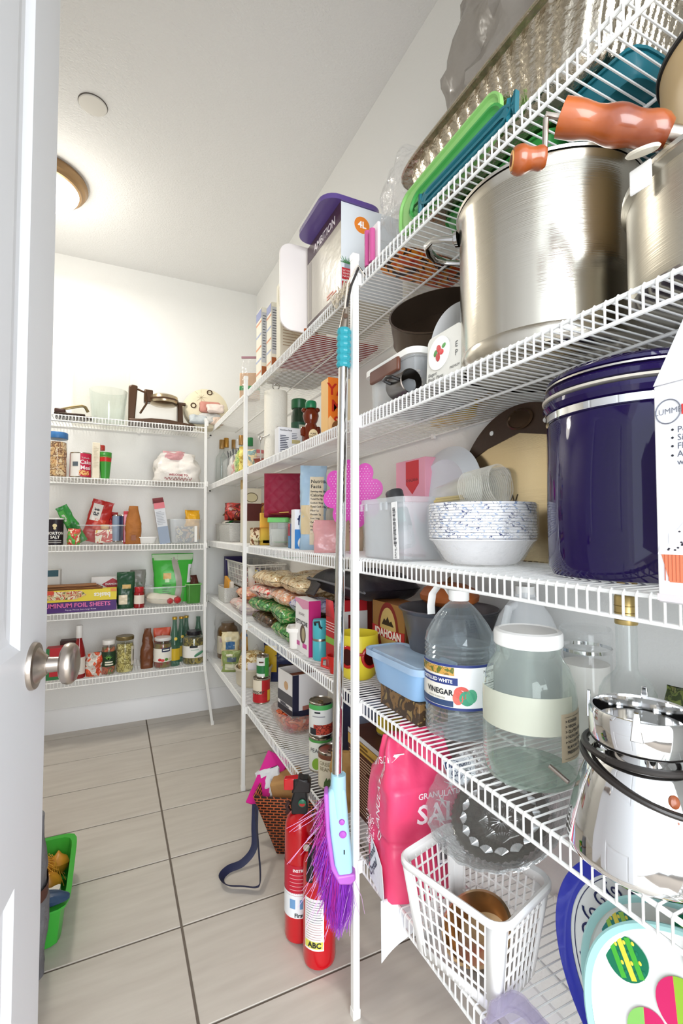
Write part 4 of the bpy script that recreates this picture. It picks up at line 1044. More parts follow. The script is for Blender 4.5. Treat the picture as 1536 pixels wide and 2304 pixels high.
# white lattice basket
bk = thing('plastic_basket', 'white lattice plastic basket holding a steel bowl on the lowest shelf', 'basket', (.600, .706, z2b), RS + .26)
BW = mat('basket_white', 'efeeec', .35)
rw, rd, bw, bdp, hh = .208, .158, .165, .118, .168
MB().prism([(x, y) for x, y in rrect(bw, bdp, .018)], 0, .004, 'z').build('basket_floor', BW, bk)
def side_pt(s_, t, h):
    """point on basket wall: side 0 front, 1 right, 2 back, 3 left; t -1..1 along, h 0..1 up"""
    W = (bw + (rw - bw) * h) / 2; D = (bdp + (rd - bdp) * h) / 2
    return [(t * W, -D), (W, t * D), (-t * W, D), (-W, -t * D)][s_]
for s_ in range(4):
    nv = 11 if s_ % 2 == 0 else 8
    for k in range(nv):
        t = -.74 + 1.48 * k / (nv - 1)
        p0 = side_pt(s_, t, .04); p1 = side_pt(s_, t, .93)
        MB().tube([(*p0, .004), (*p1, hh - .012)], .0021, 6).build('upright_bar', BW, bk)
    for j in range(1, 6):
        h = .04 + .89 * j / 6
        p0 = side_pt(s_, -.78, h); p1 = side_pt(s_, .78, h)
        MB().tube([(*p0, hh * h), (*p1, hh * h)], .0019, 6).build('cross_bar', BW, bk)
    # solid corner and foot and head strips
    c_ = MB(); a0, a1 = side_pt(s_, .76, .0), side_pt(s_, .76, 1.); b0, b1 = side_pt((s_ + 1) % 4, -.76, .0), side_pt((s_ + 1) % 4, -.76, 1.)
    m0, m1 = side_pt(s_, .96, 0), side_pt(s_, .96, 1); q0, q1 = side_pt((s_ + 1) % 4, -.96, 0), side_pt((s_ + 1) % 4, -.96, 1)
    zz = hh - .008
    c_.add([(*a0, .002), (*m0, .002), (*q0, .002), (*b0, .002), (*a1, zz), (*m1, zz), (*q1, zz), (*b1, zz)], [(0, 1, 5, 4), (1, 2, 6, 5), (2, 3, 7, 6)])
    c_.build('solid_corner', BW, bk, solid=.003)
    f_ = MB(); p0, p1 = side_pt(s_, -.8, .0), side_pt(s_, .8, .0); p2, p3 = side_pt(s_, -.8, .12), side_pt(s_, .8, .12)
    f_.add([(*p0, 0.001), (*p1, 0.001), (*p3, hh * .12), (*p2, hh * .12)], [(0, 1, 2, 3)]).build('foot_strip', BW, bk, solid=.003)
rim = MB(); L_ = [(rrect(rw - .006, rd - .006, .022), hh - .018), (rrect(rw, rd, .024), hh - .004), (rrect(rw + .012, rd + .012, .030), hh), (rrect(rw + .018, rd + .018, .033), hh - .003), (rrect(rw + .018, rd + .018, .033), hh - .010)]
n = len(L_[0][0]); vs_ = []; fs_ = []
for pts, z in L_: vs_ += [(x, y, z) for x, y in pts]
for j in range(len(L_) - 1):
    for i in range(n): fs_.append((j * n + i, j * n + (i + 1) % n, (j + 1) * n + (i + 1) % n, (j + 1) * n + i))
rim.add(vs_, fs_).build('rolled_rim', BW, bk, solid=.0025)
stb = thing('steel_bowl', 'small stainless bowl lying inside the white lattice basket', 'bowl', (.625, .700, z2b + .02), 0, rx=.0, ry=-.5)
MB().lathe([(.001, 0), (.03, .001), (.05, .016), (.062, .05), (.066, .052), (.061, .053), (.048, .018), (.001, .004)], 56).build('bowl_wall', mat('warm_steel', 'c3a581', .22, 1.), stb)
# crystal bowl and plate
XTAL = film('cut_crystal', 'eceeee', .12, .03, .95, bump=.6, bscale=70, tint=(.92, .93, .93))
cb = thing('crystal_bowl', 'large cut crystal bowl resting tilted on the white lattice basket', 'bowl', (.715, .735, z2b + .176), 0, rx=.10, ry=-.50)
def starw(a, z): return 1 + .018 * math.cos(a * 24) * math.cos(z * 200)
MB().lathe([(.001, 0), (.035, 0), (.055, .006), (.085, .03), (.112, .062), (.132, .092), (.136, .098), (.133, .1), (.108, .066), (.082, .034), (.05, .009), (.001, .004)], 144, wob=starw).build('bowl_wall', XTAL, cb, ang=60)
sx_ = MB()
for k in range(18):
    a = 2 * PI * k / 18
    for rr_, zz_ in ((.07, .018), (.095, .042), (.118, .070)):
        for q in range(6):
            b2 = a + (rr_ * 3 % 1)
            c_ = Vector((rr_ * math.cos(b2), rr_ * math.sin(b2), zz_))
            t1 = Vector((-math.sin(b2), math.cos(b2), 0)); t2 = Vector((math.cos(b2) * .6, math.sin(b2) * .6, .8))
            dvec = t1 * math.cos(q * PI / 3) + t2 * math.sin(q * PI / 3)
            sx_.tube([c_, c_ + dvec * .015], [.0024, .0006], 4)
tag(sx_.build('cut_stars', film('crystal_cut_edge', 'f4f6f6', .5, .03, .5), cb), None, None, kind='stuff')
cp = thing('crystal_plate', 'dark cut crystal plate with fan rosettes nested in the crystal bowl', 'plate', (.700, .737, z2b + .202), 0, rx=.10, ry=-.50)
DX = film('dark_crystal', '8f8d86', .30, .05, .5, body=True)
MB().lathe([(.001, 0), (.045, .0), (.075, .012), (.092, .024), (.094, .027), (.09, .028), (.07, .016), (.001, .004)], 96, wob=lambda a, z: 1 + .02 * math.cos(a * 48)).build('plate_disc', DX, cp, ang=60)
XB = film('crystal_ridge', 'f4f6f6', .45, .03, .6)
ro = MB()
for ring_r, cnt, ln in ((.045, 8, .02), (.078, 16, .014)):
    for k in range(cnt):
        a = 2 * PI * k / cnt
        c_ = Vector((ring_r * math.cos(a), ring_r * math.sin(a), .0075 if ring_r < .06 else .022))
        for q in range(-4, 5):
            b2 = a + PI + q * .26
            dv = Vector((math.cos(b2), math.sin(b2), .05)) * ln
            ro.tube([c_, c_ + dv], [.0008, .0018], 4)
for q in range(16):
    b2 = 2 * PI * q / 16; ro.tube([(0.004 * math.cos(b2), .004 * math.sin(b2), .0055), (.022 * math.cos(b2), .022 * math.sin(b2), .006)], [.0008, .0015], 4)
tag(ro.build('fan_rosettes', XB, cp), None, None, kind='stuff')

# blue platter and egg platters leaning against the wall
NAVY = flat('1c2358', .3); TEAL = flat('4f97a3', .3); PLW = mat('melamine_white', 'e9ebe8', .25)
def platter(name, label, group, loc, a, b_, rimcol, rimw, facem, tilt, rotz, depth=.02, flatf=.72):
    t = thing(name, label, 'platter', loc, rotz, group, rx=-tilt)
    M = TR(0, 0, b_) @ RX(PI / 2)
    k = b_ / a
    MB().lathe([(.001, 0), (a * flatf, 0), (a * (flatf + .08 if flatf < .8 else flatf + .03), depth * .35), (a - rimw, depth * .8), (a - rimw, depth * .8 + .002), (a * (flatf + .07 if flatf < .8 else flatf + .025), depth * .35 + .003), (a * (flatf - .01), .003), (.001, .003)], 96, 1, k).xf(M).build('platter_face', facem, t)
    MB().lathe([(a - rimw, depth * .8), (a - .003, depth), (a, depth + .001), (a, depth + .004), (a - .003, depth + .005), (a - rimw - .001, depth * .8 + .0035)], 96, 1, k, cap0=False, cap1=False).xf(M).build('rim', rimcol, t)
    return t, M
bp_, M = platter('oval_platter', 'white and teal scroll patterned platter with broad blue rim', None, (.650, .372, z2b), .197, .166, gloss('2431a8'), .024, PLW, .10, RS - .04)
def surfz(x, y, a=.197, k=.166 / .197, depth=.02):
    r = math.hypot(x, y / k)
    return .0034 if r < a * .71 else (.003 + (depth * .35) * (r - a * .71) / (a * .09) if r < a * .8 else depth * .35 + .003 + (depth * .45 - .001) * (r - a * .8) / (a - .024 - a * .8)) + .0006
def ell(f, n=90, a0=0, a1=2 * PI): 
    out = []
    for q in range(n):
        t = a0 + (a1 - a0) * q / n; x, y = f * .197 * math.cos(t), f * .166 * math.sin(t); out.append(M @ Vector((x, y, surfz(x, y) + .0004)))
    return out
for f, m_, rr in ((.85, NAVY, .0007), (.62, TEAL, .0022), (.655, NAVY, .0006), (.585, NAVY, .0006), (.30, TEAL, .002)):
    MB().tube(ell(f), rr, 5, closed=True, flatten=1.).build('printed_ring', m_, bp_)
for q in range(26):
    t = 2 * PI * q / 26
    for f, sz, sg in ((.75, .014, 1), (.46, .012, -1)):
        cx_, cy_ = f * .197 * math.cos(t + (.12 if sg < 0 else 0)), f * .166 * math.sin(t + (.12 if sg < 0 else 0))
        pts = []
        for k in range(22):
            ang = t + sg * k * .42 + (PI if q % 2 else 0); rr = sz * (1 - k / 24)
            x, y = cx_ + rr * math.cos(ang), cy_ + rr * math.sin(ang)
            pts.append(M @ Vector((x, y, surfz(x, y) + .0005)))
        MB().tube(pts, [.0019 - .00004 * k for k in range(22)], 5).build('scroll_print', NAVY, bp_)
    for f in (.665, .53):
        x, y = f * .197 * math.cos(t + .12), f * .166 * math.sin(t + .12)
        MB().lathe([(.0045, 0), (.004, .0004), (.0003, .0005)], 10, 1., .6).xf(M @ TR(x, y, surfz(x, y)) @ RZ(t * 3)).build('leaf_print', TEAL, bp_)
EGGC = [('0f7a58', '4db83c', 'f2e14c'), ('d8266a', '8fd06a', 'f4c33c'), ('9ac43a', 'd8266a', 'f1d64a'), ('d5692c', 'f1b23c', 'd8266a'), ('c0375a', '7fae3a', 'f0a93c'), ('2c8f8a', 'a7d65a', 'f6e35a')]
def egg(t, M, x, y, s_, rot, cols, k):
    base = MB(); n = 32
    pts = [(s_ * .72 * math.cos(a) * (1 - .12 * math.sin(a)), s_ * math.sin(a)) for a in [2 * PI * i / n for i in range(n)]]
    M2 = M @ TR(x, y, .0042) @ RZ(rot)
    base.prism(pts, 0, .0005, 'z').xf(M2).build('egg_print', flat(cols[0]), t, smooth=False)
    if k % 3 == 0:
        half = [p for p in pts if p[0] * .8 + p[1] * .6 < 0]
        MB().prism(sorted(half, key=lambda p: math.atan2(p[1] + .3 * s_, p[0] + .3 * s_)), .0005, .0009, 'z').xf(M2).build('egg_half', flat(cols[1]), t, smooth=False)
    elif k % 3 == 1:
        for f, c in ((.55, cols[1]), (.22, 'd8266a'), (.1, 'f4c33c')):
            MB().lathe([(s_ * f, 0), (s_ * f, .0005 + .0003 / f * .2), (.0003, .0006 + .0003 / f * .2)], 26).xf(M2).build('egg_flower', flat(c), t)
    else:
        for yy, c in ((-.45, cols[1]), (0, cols[2]), (.4, cols[1])):
            ww = s_ * .66 * math.sqrt(max(0, 1 - (yy) ** 2))
            MB().box(-ww, ww, s_ * (yy - .12), s_ * (yy + .12), .0005, .0009).xf(M2).build('egg_stripe', flat(c), t, smooth=False)
            for q in range(4): MB().lathe([(s_ * .07, .0009), (s_ * .05, .0012), (.0002, .0013)], 10, cx=-ww * .7 + q * ww * .46, cy=s_ * (yy + .2)).xf(M2).build('egg_dot', flat(cols[0 if q % 2 else 2]), t)
MINT = mat('mint_rim', '9fcfcd', .3)
for idx, (xx, yy, sc) in enumerate(((.605, .282, 1.), (.572, .252, 1.))):
    et, M = platter('egg_platter', 'white platter with mint rim and egg pattern, ' + ('leaning on the blue rimmed platter' if idx == 0 else 'closest to the shelf edge'), 'egg patterned platters', (xx, yy, z2b + .004), .215, .168, MINT, .009, PLW, .10, RS - .05, depth=.012, flatf=.93)
    k = 0
    for row in range(-3, 4):
        for q in range(-4, 4):
            x, y = q * .066 + (row % 2) * .033, row * .062
            if math.hypot(x / .185, y / .148) > 1.06: continue
            egg(et, M, x, y, .033, .5 * math.sin(k * 2.1) - .5, EGGC[(k * 2 + idx + row) % 6], k); k += 1
# things under the basket and platters
pbx = carton('purple_box', 'purple glossy carton behind the crystal bowl on the lowest shelf', 'box', (.80, .60, z2b), .10, .09, .05, gloss('4b1f86'))
bbx = carton('blue_box', 'blue glossy carton under the platters on the lowest shelf', 'box', (.80, .50, z2b), .08, .09, .045, gloss('2a4f9a'))
pdish = thing('clear_dish', 'clear moulded plastic dish at the lowest shelf edge by the basket', 'dish', (.565, .560, z2b), RS)
tub(.11, .085, .045, .8, sq=3, wob=lambda a, z: 1 + .02 * math.cos(a * 12)).xf(TR(0, 0, .046) @ RX(PI)).build('dish_wall', film('lilac_plastic', 'd8d2e4', .10, .08, .5, body=True), pdish)

# ================================================================== broom and things on the floor
br_ = thing('broom', 'broom with chrome handle, teal grip and purple bristles hanging on the shelf pole', 'broom', (.489, 1.056, .535), -YAW)
pt, pb = Vector((.5, 1.061, .535)), Vector((.519, 1.064, 1.555))
ib = (Matrix.Translation((.5, 1.061, .535)) @ RZ(-YAW)).inverted()
MB().tube([ib @ pt, ib @ pb], .0122, 24).build('chrome_handle', CHROME, br_)
gp0, gp1 = ib @ Vector((.519, 1.064, 1.55)), ib @ Vector((.5205, 1.064, 1.648))
gr_ = [gp0.lerp(gp1, k / 36) for k in range(37)]
MB().tube(gr_, [.0150 + .0035 * abs(math.sin(k * PI / 6)) for k in range(37)], 12).build('teal_grip', mat('teal_grip_plastic', '3fb0bf', .15, trans=.25), br_, ang=25)
MB().tube([gp1, gp1 + Vector((.002, 0, .02)), gp1 + Vector((.006, 0, .055))], [.0125, .010, .006], 16, flatten=.6).build('hanger_tip', NICKEL, br_)
MB().lathe([(.006, -.001), (.006, .001), (.001, .001)], 20).xf(Matrix.Translation(gp1 + Vector((.004, -.0068, .03))) @ RX(PI / 2)).build('hanger_hole', mat('hole_brown', '5a4638', .8), br_)
top = ib @ Vector((.548, 1.035, ZS[6] + .008))
MB().tube([gp1 + Vector((.006, 0, .05)), (gp1 + Vector((.006, 0, .05))).lerp(top, .55) + Vector((-.006, 0, 0)), top, top + Vector((.016, .006, -.02))], .0032, 8).build('hanging_cord', mat('dark_cord', '3b3634', .8, bump=.6, bscale=300), br_)
MB().tube([gp1 + Vector((.002, -.003, .05)), (gp1 + Vector((.0, 0, .05))).lerp(top, .6) + Vector((-.013, -.003, 0)), top + Vector((-.004, -.004, .002)), top + Vector((.014, .004, -.022))], .0022, 8).build('pale_cord', mat('pale_cord', 'd9cfc3', .8), br_)
K = .00109
def bpx(u, v): return ((u - 765) * K, -(v - 1770) * K)
HB = mat('head_blue', 'a6d3e4', .3); HP = mat('head_purple', 'b967c6', .35)
MB().prism([bpx(*p) for p in ((752, 1764), (784, 1764), (787, 1800), (791, 1850), (797, 1900), (799, 1946), (768, 1948), (760, 1925), (751, 1860), (746, 1800), (746, 1775))], -.017, .014, 'y').build('head_block', HB, br_, bevel=.007, seg=3)
MB().tube([(0.004, -.001, .035), (.003, -.001, .0), (.008, -.003, -.06)], [.0175, .019, .016], 20).build('handle_socket', HB, br_)
MB().prism([bpx(*p) for p in ((737, 1772), (747, 1772), (750, 1850), (760, 1922), (770, 1944), (804, 1938), (806, 1952), (795, 1962), (770, 1962), (752, 1930), (742, 1860))], -.021, .018, 'y').build('head_bumper', HP, br_, bevel=.004)
for (u, v, rr) in ((776, 1832, .0072), (778, 1858, .009)):
    x, z = bpx(u, v)
    MB().lathe([(rr, 0), (rr * .8, .003), (.0005, .0045)], 24).xf(TR(x, -.0172, z) @ RX(PI / 2)).build('purple_button', mat('button_purple', 'b45ac2', .2), br_)
x, z = bpx(781, 1895)
MB().box(x - .0014, x + .0014, -.0178, -.0172, z - .005, z + .005).build('slot_mark', BLACK, br_)
rn = random.Random(21)
def bristles(n, root, tip, spread, m, nm):
    b_ = MB()
    for k in range(n):
        t = rn.random()
        ra, rb = Vector(root(t)), Vector(tip(t))
        y = rn.uniform(-.016, .016)
        j = Vector((rn.gauss(0, spread), rn.uniform(-.02, .012), rn.gauss(0, spread)))
        p0 = Vector((ra.x, y, ra.y)); p2 = Vector((rb.x, y * 1.6, rb.y)) + j
        p1 = p0.lerp(p2, .55) + Vector((rn.gauss(0, .004), 0, rn.gauss(0, .004)))
        b_.tube([p0, p1, p2], [.0006, .0006, .0004], 3, caps=False)
    tag(b_.build(nm, m, br_), None, None, kind='stuff')
def seg2(P, t):
    t *= len(P) - 1; i = min(int(t), len(P) - 2); f = t - i
    return ((P[i][0] * (1 - f) + P[i + 1][0] * f), (P[i][1] * (1 - f) + P[i + 1][1] * f))
ROOT = [bpx(741, 1785), bpx(746, 1860), bpx(756, 1930), bpx(775, 1958), bpx(800, 1955)]
TIP1 = [bpx(724, 1822), bpx(722, 1930), bpx(744, 2020), bpx(768, 2058), bpx(790, 2035)]
bristles(900, lambda t: seg2(ROOT, .2 + .8 * t), lambda t: seg2(TIP1, .2 + .8 * t), .005, mat('bristle_purple', '8d35b8', .4), 'bristles')
bristles(450, lambda t: seg2(ROOT, t * .7), lambda t: seg2(TIP1, t * .7), .007, mat('bristle_magenta', 'a31f86', .4), 'bristles_inner')
bristles(60, lambda t: seg2(ROOT, t), lambda t: seg2([bpx(690, 1840), bpx(690, 1950), bpx(725, 2030), bpx(760, 2068), bpx(805, 2030)], t), .02, mat('bristle_pale', 'd9a8dc', .4), 'stray_bristles')

REDP = mat('extinguisher_red', 'c2101c', .22, coat=.4)
def extinguisher(label, loc, r, h, kind):
    t = thing('fire_extinguisher', label, 'extinguisher', loc, -YAW, 'fire extinguishers')
    MB().lathe([(.001, .003), (r * .7, .002), (r * .95, .006), (r, .016), (r, h * .86), (r * .96, h * .91), (r * .8, h * .96), (r * .5, h * .99), (.016, h), (.014, h + .012)], 56).build('cylinder', REDP, t)
    return t
e1 = extinguisher('tall red fire extinguisher with black and red trigger head', (.497, 1.325, 0), .043, .345, 1)
r = .043
MB().prism([(-.022, .34), (.022, .34), (.024, .36), (.020, .40), (.024, .42), (.026, .438), (-.018, .438), (-.018, .40), (-.026, .37)], -.018, .018, 'y').build('valve_head', BLACK, e1, bevel=.004)
MB().prism([(-.046, .405), (-.016, .405), (-.012, .38), (-.004, .38), (-.004, .44), (-.046, .436)], -.012, .012, 'y').build('red_trigger', REDP, e1, bevel=.003)
MB().prism([(-.024, .4), (.03, .4), (.032, .43), (-.004, .443)], -.0185, .0185, 'y').build('black_cap', mat('cap_black', '231d1d', .4), e1, bevel=.004)
MB().lathe([(.011, 0), (.011, .003), (.009, .004), (.001, .004)], 28).xf(TR(.008, -.019, .375) @ RX(PI / 2)).build('pressure_gauge', mat('gauge_green', '2f7a5a', .25), e1)
MB().lathe([(.0085, 0), (.001, .0004)], 20, a0=0, a1=PI).xf(TR(.008, -.0232, .375) @ RX(PI / 2) @ RZ(PI)).build('gauge_red_half', flat('b92a2a', .25), e1)
MB().tube([(-.03, -.006, .372), (-.038, -.008, .36), (-.03, -.008, .35), (-.038, -.006, .34)], .006, 10).build('nozzle', mat('nozzle_brown', '3a1c18', .5), e1)
band(e1, r, .075, .215, -1.7, 1.2, flat('bd1b33'), 'instruction_label', n=32)
band(e1, r + .0004, .075, .135, -1.7, 1.2, flat('e9ecef'), 'white_label_foot', n=32)
put_text(e1, 'INSTRUCTIONS', .011, (.5, .203), flat('f2f2f2'), wrap=r + .0016, bold=.0003)
put_text(e1, 'First Alert', .015, (.45, .083), INK, wrap=r + .0016, bold=.0005)
for k in range(6): band(e1, r + .0008, .19 - k * .01, .1915 - k * .01, -.6, .4 + .3 * (k % 3) / 2, flat('e8a7ad'), 'instruction_line', n=10)
for a in (-.42, .25): 
    band(e1, r + .0008, .10, .125, a - .16, a + .22, flat('6f9bc8'), 'pictogram', n=6)
band(e1, r + .0008, .136, .142, -1.7, 1.2, flat('e9ecef'), 'white_swoosh', n=20)
MB().lathe([(.012, 0), (.012, .012), (.008, .014), (.001, .014)], 24).xf(TR(.043, -.012, .28) @ RY(PI / 2)).build('hose_clip', NICKEL, e1)
e2 = extinguisher('shorter red fire extinguisher with black strap handle and ABC label', (.517, 1.228, 0), .044, .290, 2)
r = .044
MB().lathe([(.014, .295), (.016, .30), (.016, .318), (.010, .324), (.001, .325)], 28).build('valve_head', BLACK, e2)
MB().tube([(-.006, -.012, .315), (-.018, -.034, .30), (-.022, -.0455, .27), (-.024, -.0475, .235)], [.007, .007, .0065, .006], 12, flatten=1.6).build('black_lever', mat('lever_black', '1b1b1d', .25), e2)
MB().tube([(-.03 + .012 * math.cos(a), -.02, .308 + .008 * math.sin(a)) for a in [2 * PI * k / 20 for k in range(20)]], .0018, 8, closed=True).build('pull_ring', REDP, e2)
MB().lathe([(.009, -.006), (.009, .006)], 20).xf(TR(-.033, -.02, .306) @ RX(PI / 2)).build('ring_hub', NICKEL, e2)
band(e2, r, .055, .185, -.95, .32, flat('ecebe9'), 'paper_label', n=24)
band(e2, r + .0004, .06, .078, -.9, .27, flat('d8d25a'), 'yellow_strip', n=20)
put_text(e2, 'ABC', .019, (-.25, .069), INK, wrap=r + .0016, bold=.0007)
for k in range(16): band(e2, r + .0006, .176 - k * .0062, .1772 - k * .0062, -.82, (.12 + .12 * ((k * 7) % 5) / 4), flat('77777c' if k < 9 else 'b98f90'), 'fine_print', n=8)

# pink tote on the floor
tt = thing('gift_tote', 'magenta and black patterned tote bag standing open on the floor', 'tote bag', (.640, 1.72, 0), -YAW - .1)
MAG = mat('magenta_fabric', 'd3128c', .5); 
BRK = bpy.data.materials.new('brick_weave_print'); BRK.use_nodes = True
nt = BRK.node_tree; b = nt.nodes['Principled BSDF']; b.inputs['Roughness'].default_value = .6
tc = nt.nodes.new('ShaderNodeTexCoord'); mp = nt.nodes.new('ShaderNodeMapping'); mp.inputs['Rotation'].default_value = (PI / 2, .7, 0)
bt_ = nt.nodes.new('ShaderNodeTexBrick'); bt_.inputs['Color1'].default_value = (*rgb('2a1a16'), 1); bt_.inputs['Color2'].default_value = (*rgb('20120f'), 1); bt_.inputs['Mortar'].default_value = (*rgb('c9673a'), 1)
bt_.inputs['Scale'].default_value = 26; bt_.inputs['Mortar Size'].default_value = .045
nt.links.new(tc.outputs['Object'], mp.inputs[0]); nt.links.new(mp.outputs[0], bt_.inputs['Vector']); nt.links.new(bt_.outputs[0], b.inputs['Base Color'])
W_, D_ = .25, .17
MB().add([(-.06, -D_ / 2, 0), (W_ / 2, -D_ / 2, 0), (W_ / 2, -D_ / 2, .19), (-W_ / 2 - .02, -D_ / 2 - .01, .20)], [(0, 1, 2, 3)]).build('front_panel', BRK, tt, solid=.006)
MB().add([(-.06, -D_ / 2, 0), (-.06, D_ / 2, 0), (-W_ / 2 - .02, D_ / 2, .2), (-W_ / 2 - .02, -D_ / 2 - .01, .2)], [(0, 1, 2, 3)]).build('left_panel', BRK, tt, solid=.006)
MB().add([(W_ / 2, -D_ / 2, 0), (W_ / 2, D_ / 2, 0), (W_ / 2, D_ / 2, .2), (W_ / 2, -D_ / 2, .2)], [(0, 1, 2, 3)]).build('right_panel', BRK, tt, solid=.006)
MB().add([(-.06, D_ / 2, 0), (W_ / 2, D_ / 2, 0), (W_ / 2, D_ / 2, .24), (-W_ / 2 + .0, D_ / 2, .30)], [(0, 1, 2, 3)]).build('back_panel', mat('silver_lining', 'c5c8cc', .3, bump=.4, bscale=18), tt, solid=.006)
MB().add([(-.06, -D_ / 2, 0.002), (W_ / 2, -D_ / 2, 0.002), (W_ / 2, D_ / 2, 0.002), (-.06, D_ / 2, 0.002)], [(0, 1, 2, 3)]).build('base_panel', BLACK, tt, solid=.003)
it = (Matrix.Translation(tt.location) @ RZ(-YAW - .1)).inverted()
fq = [it @ at(u, v, y=yy) for u, v, yy in ((592, 1818, 1.735), (553, 1806, 1.80), (604, 1688, 1.845), (652, 1712, 1.79))]
MB().add([tuple(p) for p in fq], [(0, 1, 2, 3)]).build('magenta_flap', MAG, tt, solid=.014, bevel=.003)
e1 = (fq[2] - fq[1]).normalized(); e3 = e1.cross(fq[0] - fq[1]).normalized()
if (it.to_3x3() @ (EYE - at(592, 1760, y=1.78))).dot(e3) < 0: e3 = -e3
e2 = e3.cross(e1); pc_ = fq[1].lerp(fq[2], .22).lerp(fq[0].lerp(fq[3], .22), .55) + e3 * .0085
Mx = Matrix(((e1.x, e2.x, e3.x, pc_.x), (e1.y, e2.y, e3.y, pc_.y), (e1.z, e2.z, e3.z, pc_.z), (0, 0, 0, 1)))
put_text(tt, '.com', .030, Mx, flat('f0a6d4'))
MB().box(-.07, .03, -.06, .05, .02, .25).xf(TR(.03, 0, .0) @ RY(-.25)).build('kraft_packet', mat('kraft_paper', 'b98d57', .7, bump=.5, bscale=25), tt, bevel=.01)
pouch(.1, .12, .2, 6, .012).xf(TR(-.06, .02, .05) @ RY(-.35)).build('white_liner', mat('liner_white', 'dfe2e6', .4, bump=.4, bscale=20), tt)
nv = mat('navy_webbing', '1d2140', .6)
stp = [Vector((-.14, -.09, .17)), Vector((-.135, -.115, .11)), Vector((-.13, -.14, .05)), Vector((-.16, -.17, .018)), Vector((-.20, -.20, .014)), Vector((-.21, -.24, .014)), Vector((-.18, -.27, .014)), Vector((-.13, -.27, .014)), Vector((-.08, -.27, .016)), Vector((-.08, -.24, .03)), Vector((-.10, -.19, .08)), Vector((-.125, -.13, .14)), Vector((-.14, -.095, .175))]
sm = []
for i in range(len(stp) - 1):
    for k in range(6):
        p0, p1, p2, p3 = stp[max(i - 1, 0)], stp[i], stp[i + 1], stp[min(i + 2, len(stp) - 1)]; t = k / 6
        sm.append(.5 * ((2 * p1) + (p2 - p0) * t + (2 * p0 - 5 * p1 + 4 * p2 - p3) * t * t + (3 * p1 - p0 - 3 * p2 + p3) * t ** 3))
MB().tube(sm, .012, 8, flatten=.12).build('shoulder_strap', nv, tt)

# green bin behind the door
gbn = thing('green_bin', 'green plastic tray bin on the floor behind the open door', 'bin', (-.235, 1.725, 0), 0)
GB = mat('green_bin_plastic', '3fae3c', .3, sub=.2)
tub(.285, .37, .118, .84, sq=7, rim=.012, n=64).build('bin_wall', GB, gbn)
on = thing('onion_net', 'net bag of golden onions lying in the green bin', 'net bag', (-.19, 1.80, .012), 0)
ONM = mat('onion_gold', 'c98a2c', .35, var=.3, vscale=30)
for k, (x, y) in enumerate(((0, 0), (.045, .03), (-.04, .035), (.03, -.045), (-.035, -.04), (.0, .07))):
    MB().lathe([(.001, 0), (.016, .002), (.03, .016), (.033, .03), (.026, .046), (.01, .056), (.002, .066)], 24).xf(TR(x, y, .012 + .014 * (k % 2)) @ RX(.3 * (k - 2))).build('onion', ONM, on)
nt_ = MB()
for k in range(22):
    a = k * .6
    nt_.tube([(.07 * math.cos(a), .095 * math.sin(a), .02), (.04 * math.cos(a + .8), .06 * math.sin(a + .8), .085), (0.01 * math.cos(a), .01, .095), (-.05 * math.cos(a + .3), -.07 * math.sin(a), .075)], .0011, 4)
nt_.build('orange_net', mat('net_orange', 'd9a038', .4), on)
wbg = thing('white_bag', 'crumpled white plastic bag in the green bin', 'bag', (-.185, 1.64, .012), 0)
pouch(.12, .10, .10, 17, .018, 18., topd=.6).build('bag_film', mat('bag_white', 'ded9cf', .4, bump=.5, bscale=24), wbg)
pan_h = thing('blue_pan_handle', 'dark blue oval pan handle resting across the green bin', 'brush', (-.16, 1.575, .122), -.2)  # oval form of a pan handle lying over the bin
MB().lathe([(.001, 0), (.025, .001), (.034, .008), (.034, .016), (.024, .026), (.001, .03)], 40, 2.0, .75).build('pan_grip', mat('blue_rubber', '25405f', .4), pan_h)
MB().lathe([(.008, .0285), (.007, .031), (.001, .0315)], 20, 1.6, .7).build('thumb_mark', mat('mark_brown', '5a4638', .6), pan_h)
p_ = at(113, 2190, z=0)
gsk = thing('grey_sack', 'grey and brown striped shopping bag on the floor behind the door', 'bag', (p_.x - .142, p_.y + .02, 0), .1)
pouch(.26, .16, .40, 23, .01, 12., topd=.35, topw=.9).build('bag_body', mat('grey_knit', '77777b', .8, bump=.6, bscale=60), gsk)
MB().lathe([(.131, .20), (.132, .215), (.131, .23)], 40, 1, .62, cap0=False, cap1=False, sq=1.2).build('brown_stripe', mat('stripe_brown', '5b3a30', .8), gsk)

# ================================================================== long right-hand shelves
def cf(uL, uR, vT, x, z):
    """thing turned to the aisle mouth: centre, width and height from its left, right and top in the photograph and its x"""
    p = at((uL + uR) / 2, vT, x=x); zc = (p - EYE).dot(FWD)
    return Vector((x, p.y, z)), (uR - uL) * zc / FOC, p.z - z
def rb3(uL, uM, uR, vT, xf, z):
    y1, y0 = at(uL, vT, x=xf).y, at(uM, vT, x=xf).y
    d = at(uR, vT, y=y0).x - xf
    return Vector((xf + d / 2, (y0 + y1) / 2, z)), y1 - y0, d, hgt(uM, vT, x=xf) - z
FACE = -YAW
def stand_pouch(name, label, loc, w, d, h, m, seed, rotz=FACE, cat='bag', group=None, crump=.006, **k):
    t = thing(name, label, cat, loc, rotz, group)
    o = pouch(w, d, h, seed, crump, **k).build('pouch_film', m, t, ang=70)
    return t, o

def deco(t, o, items, ax=(0, 1, 0)):
    """printed fields laid on a bag: (x0, x1, z0, z1, colour)"""
    for x0, x1, zl, zh, c in items:
        q_ = MB().surf(lambda i, j: (x0 + (x1 - x0) * i, -.3, zl + (zh - zl) * j), 10, 10).build('printed_field', flat(c, .3), t); cling(q_, o, ax, .0012)
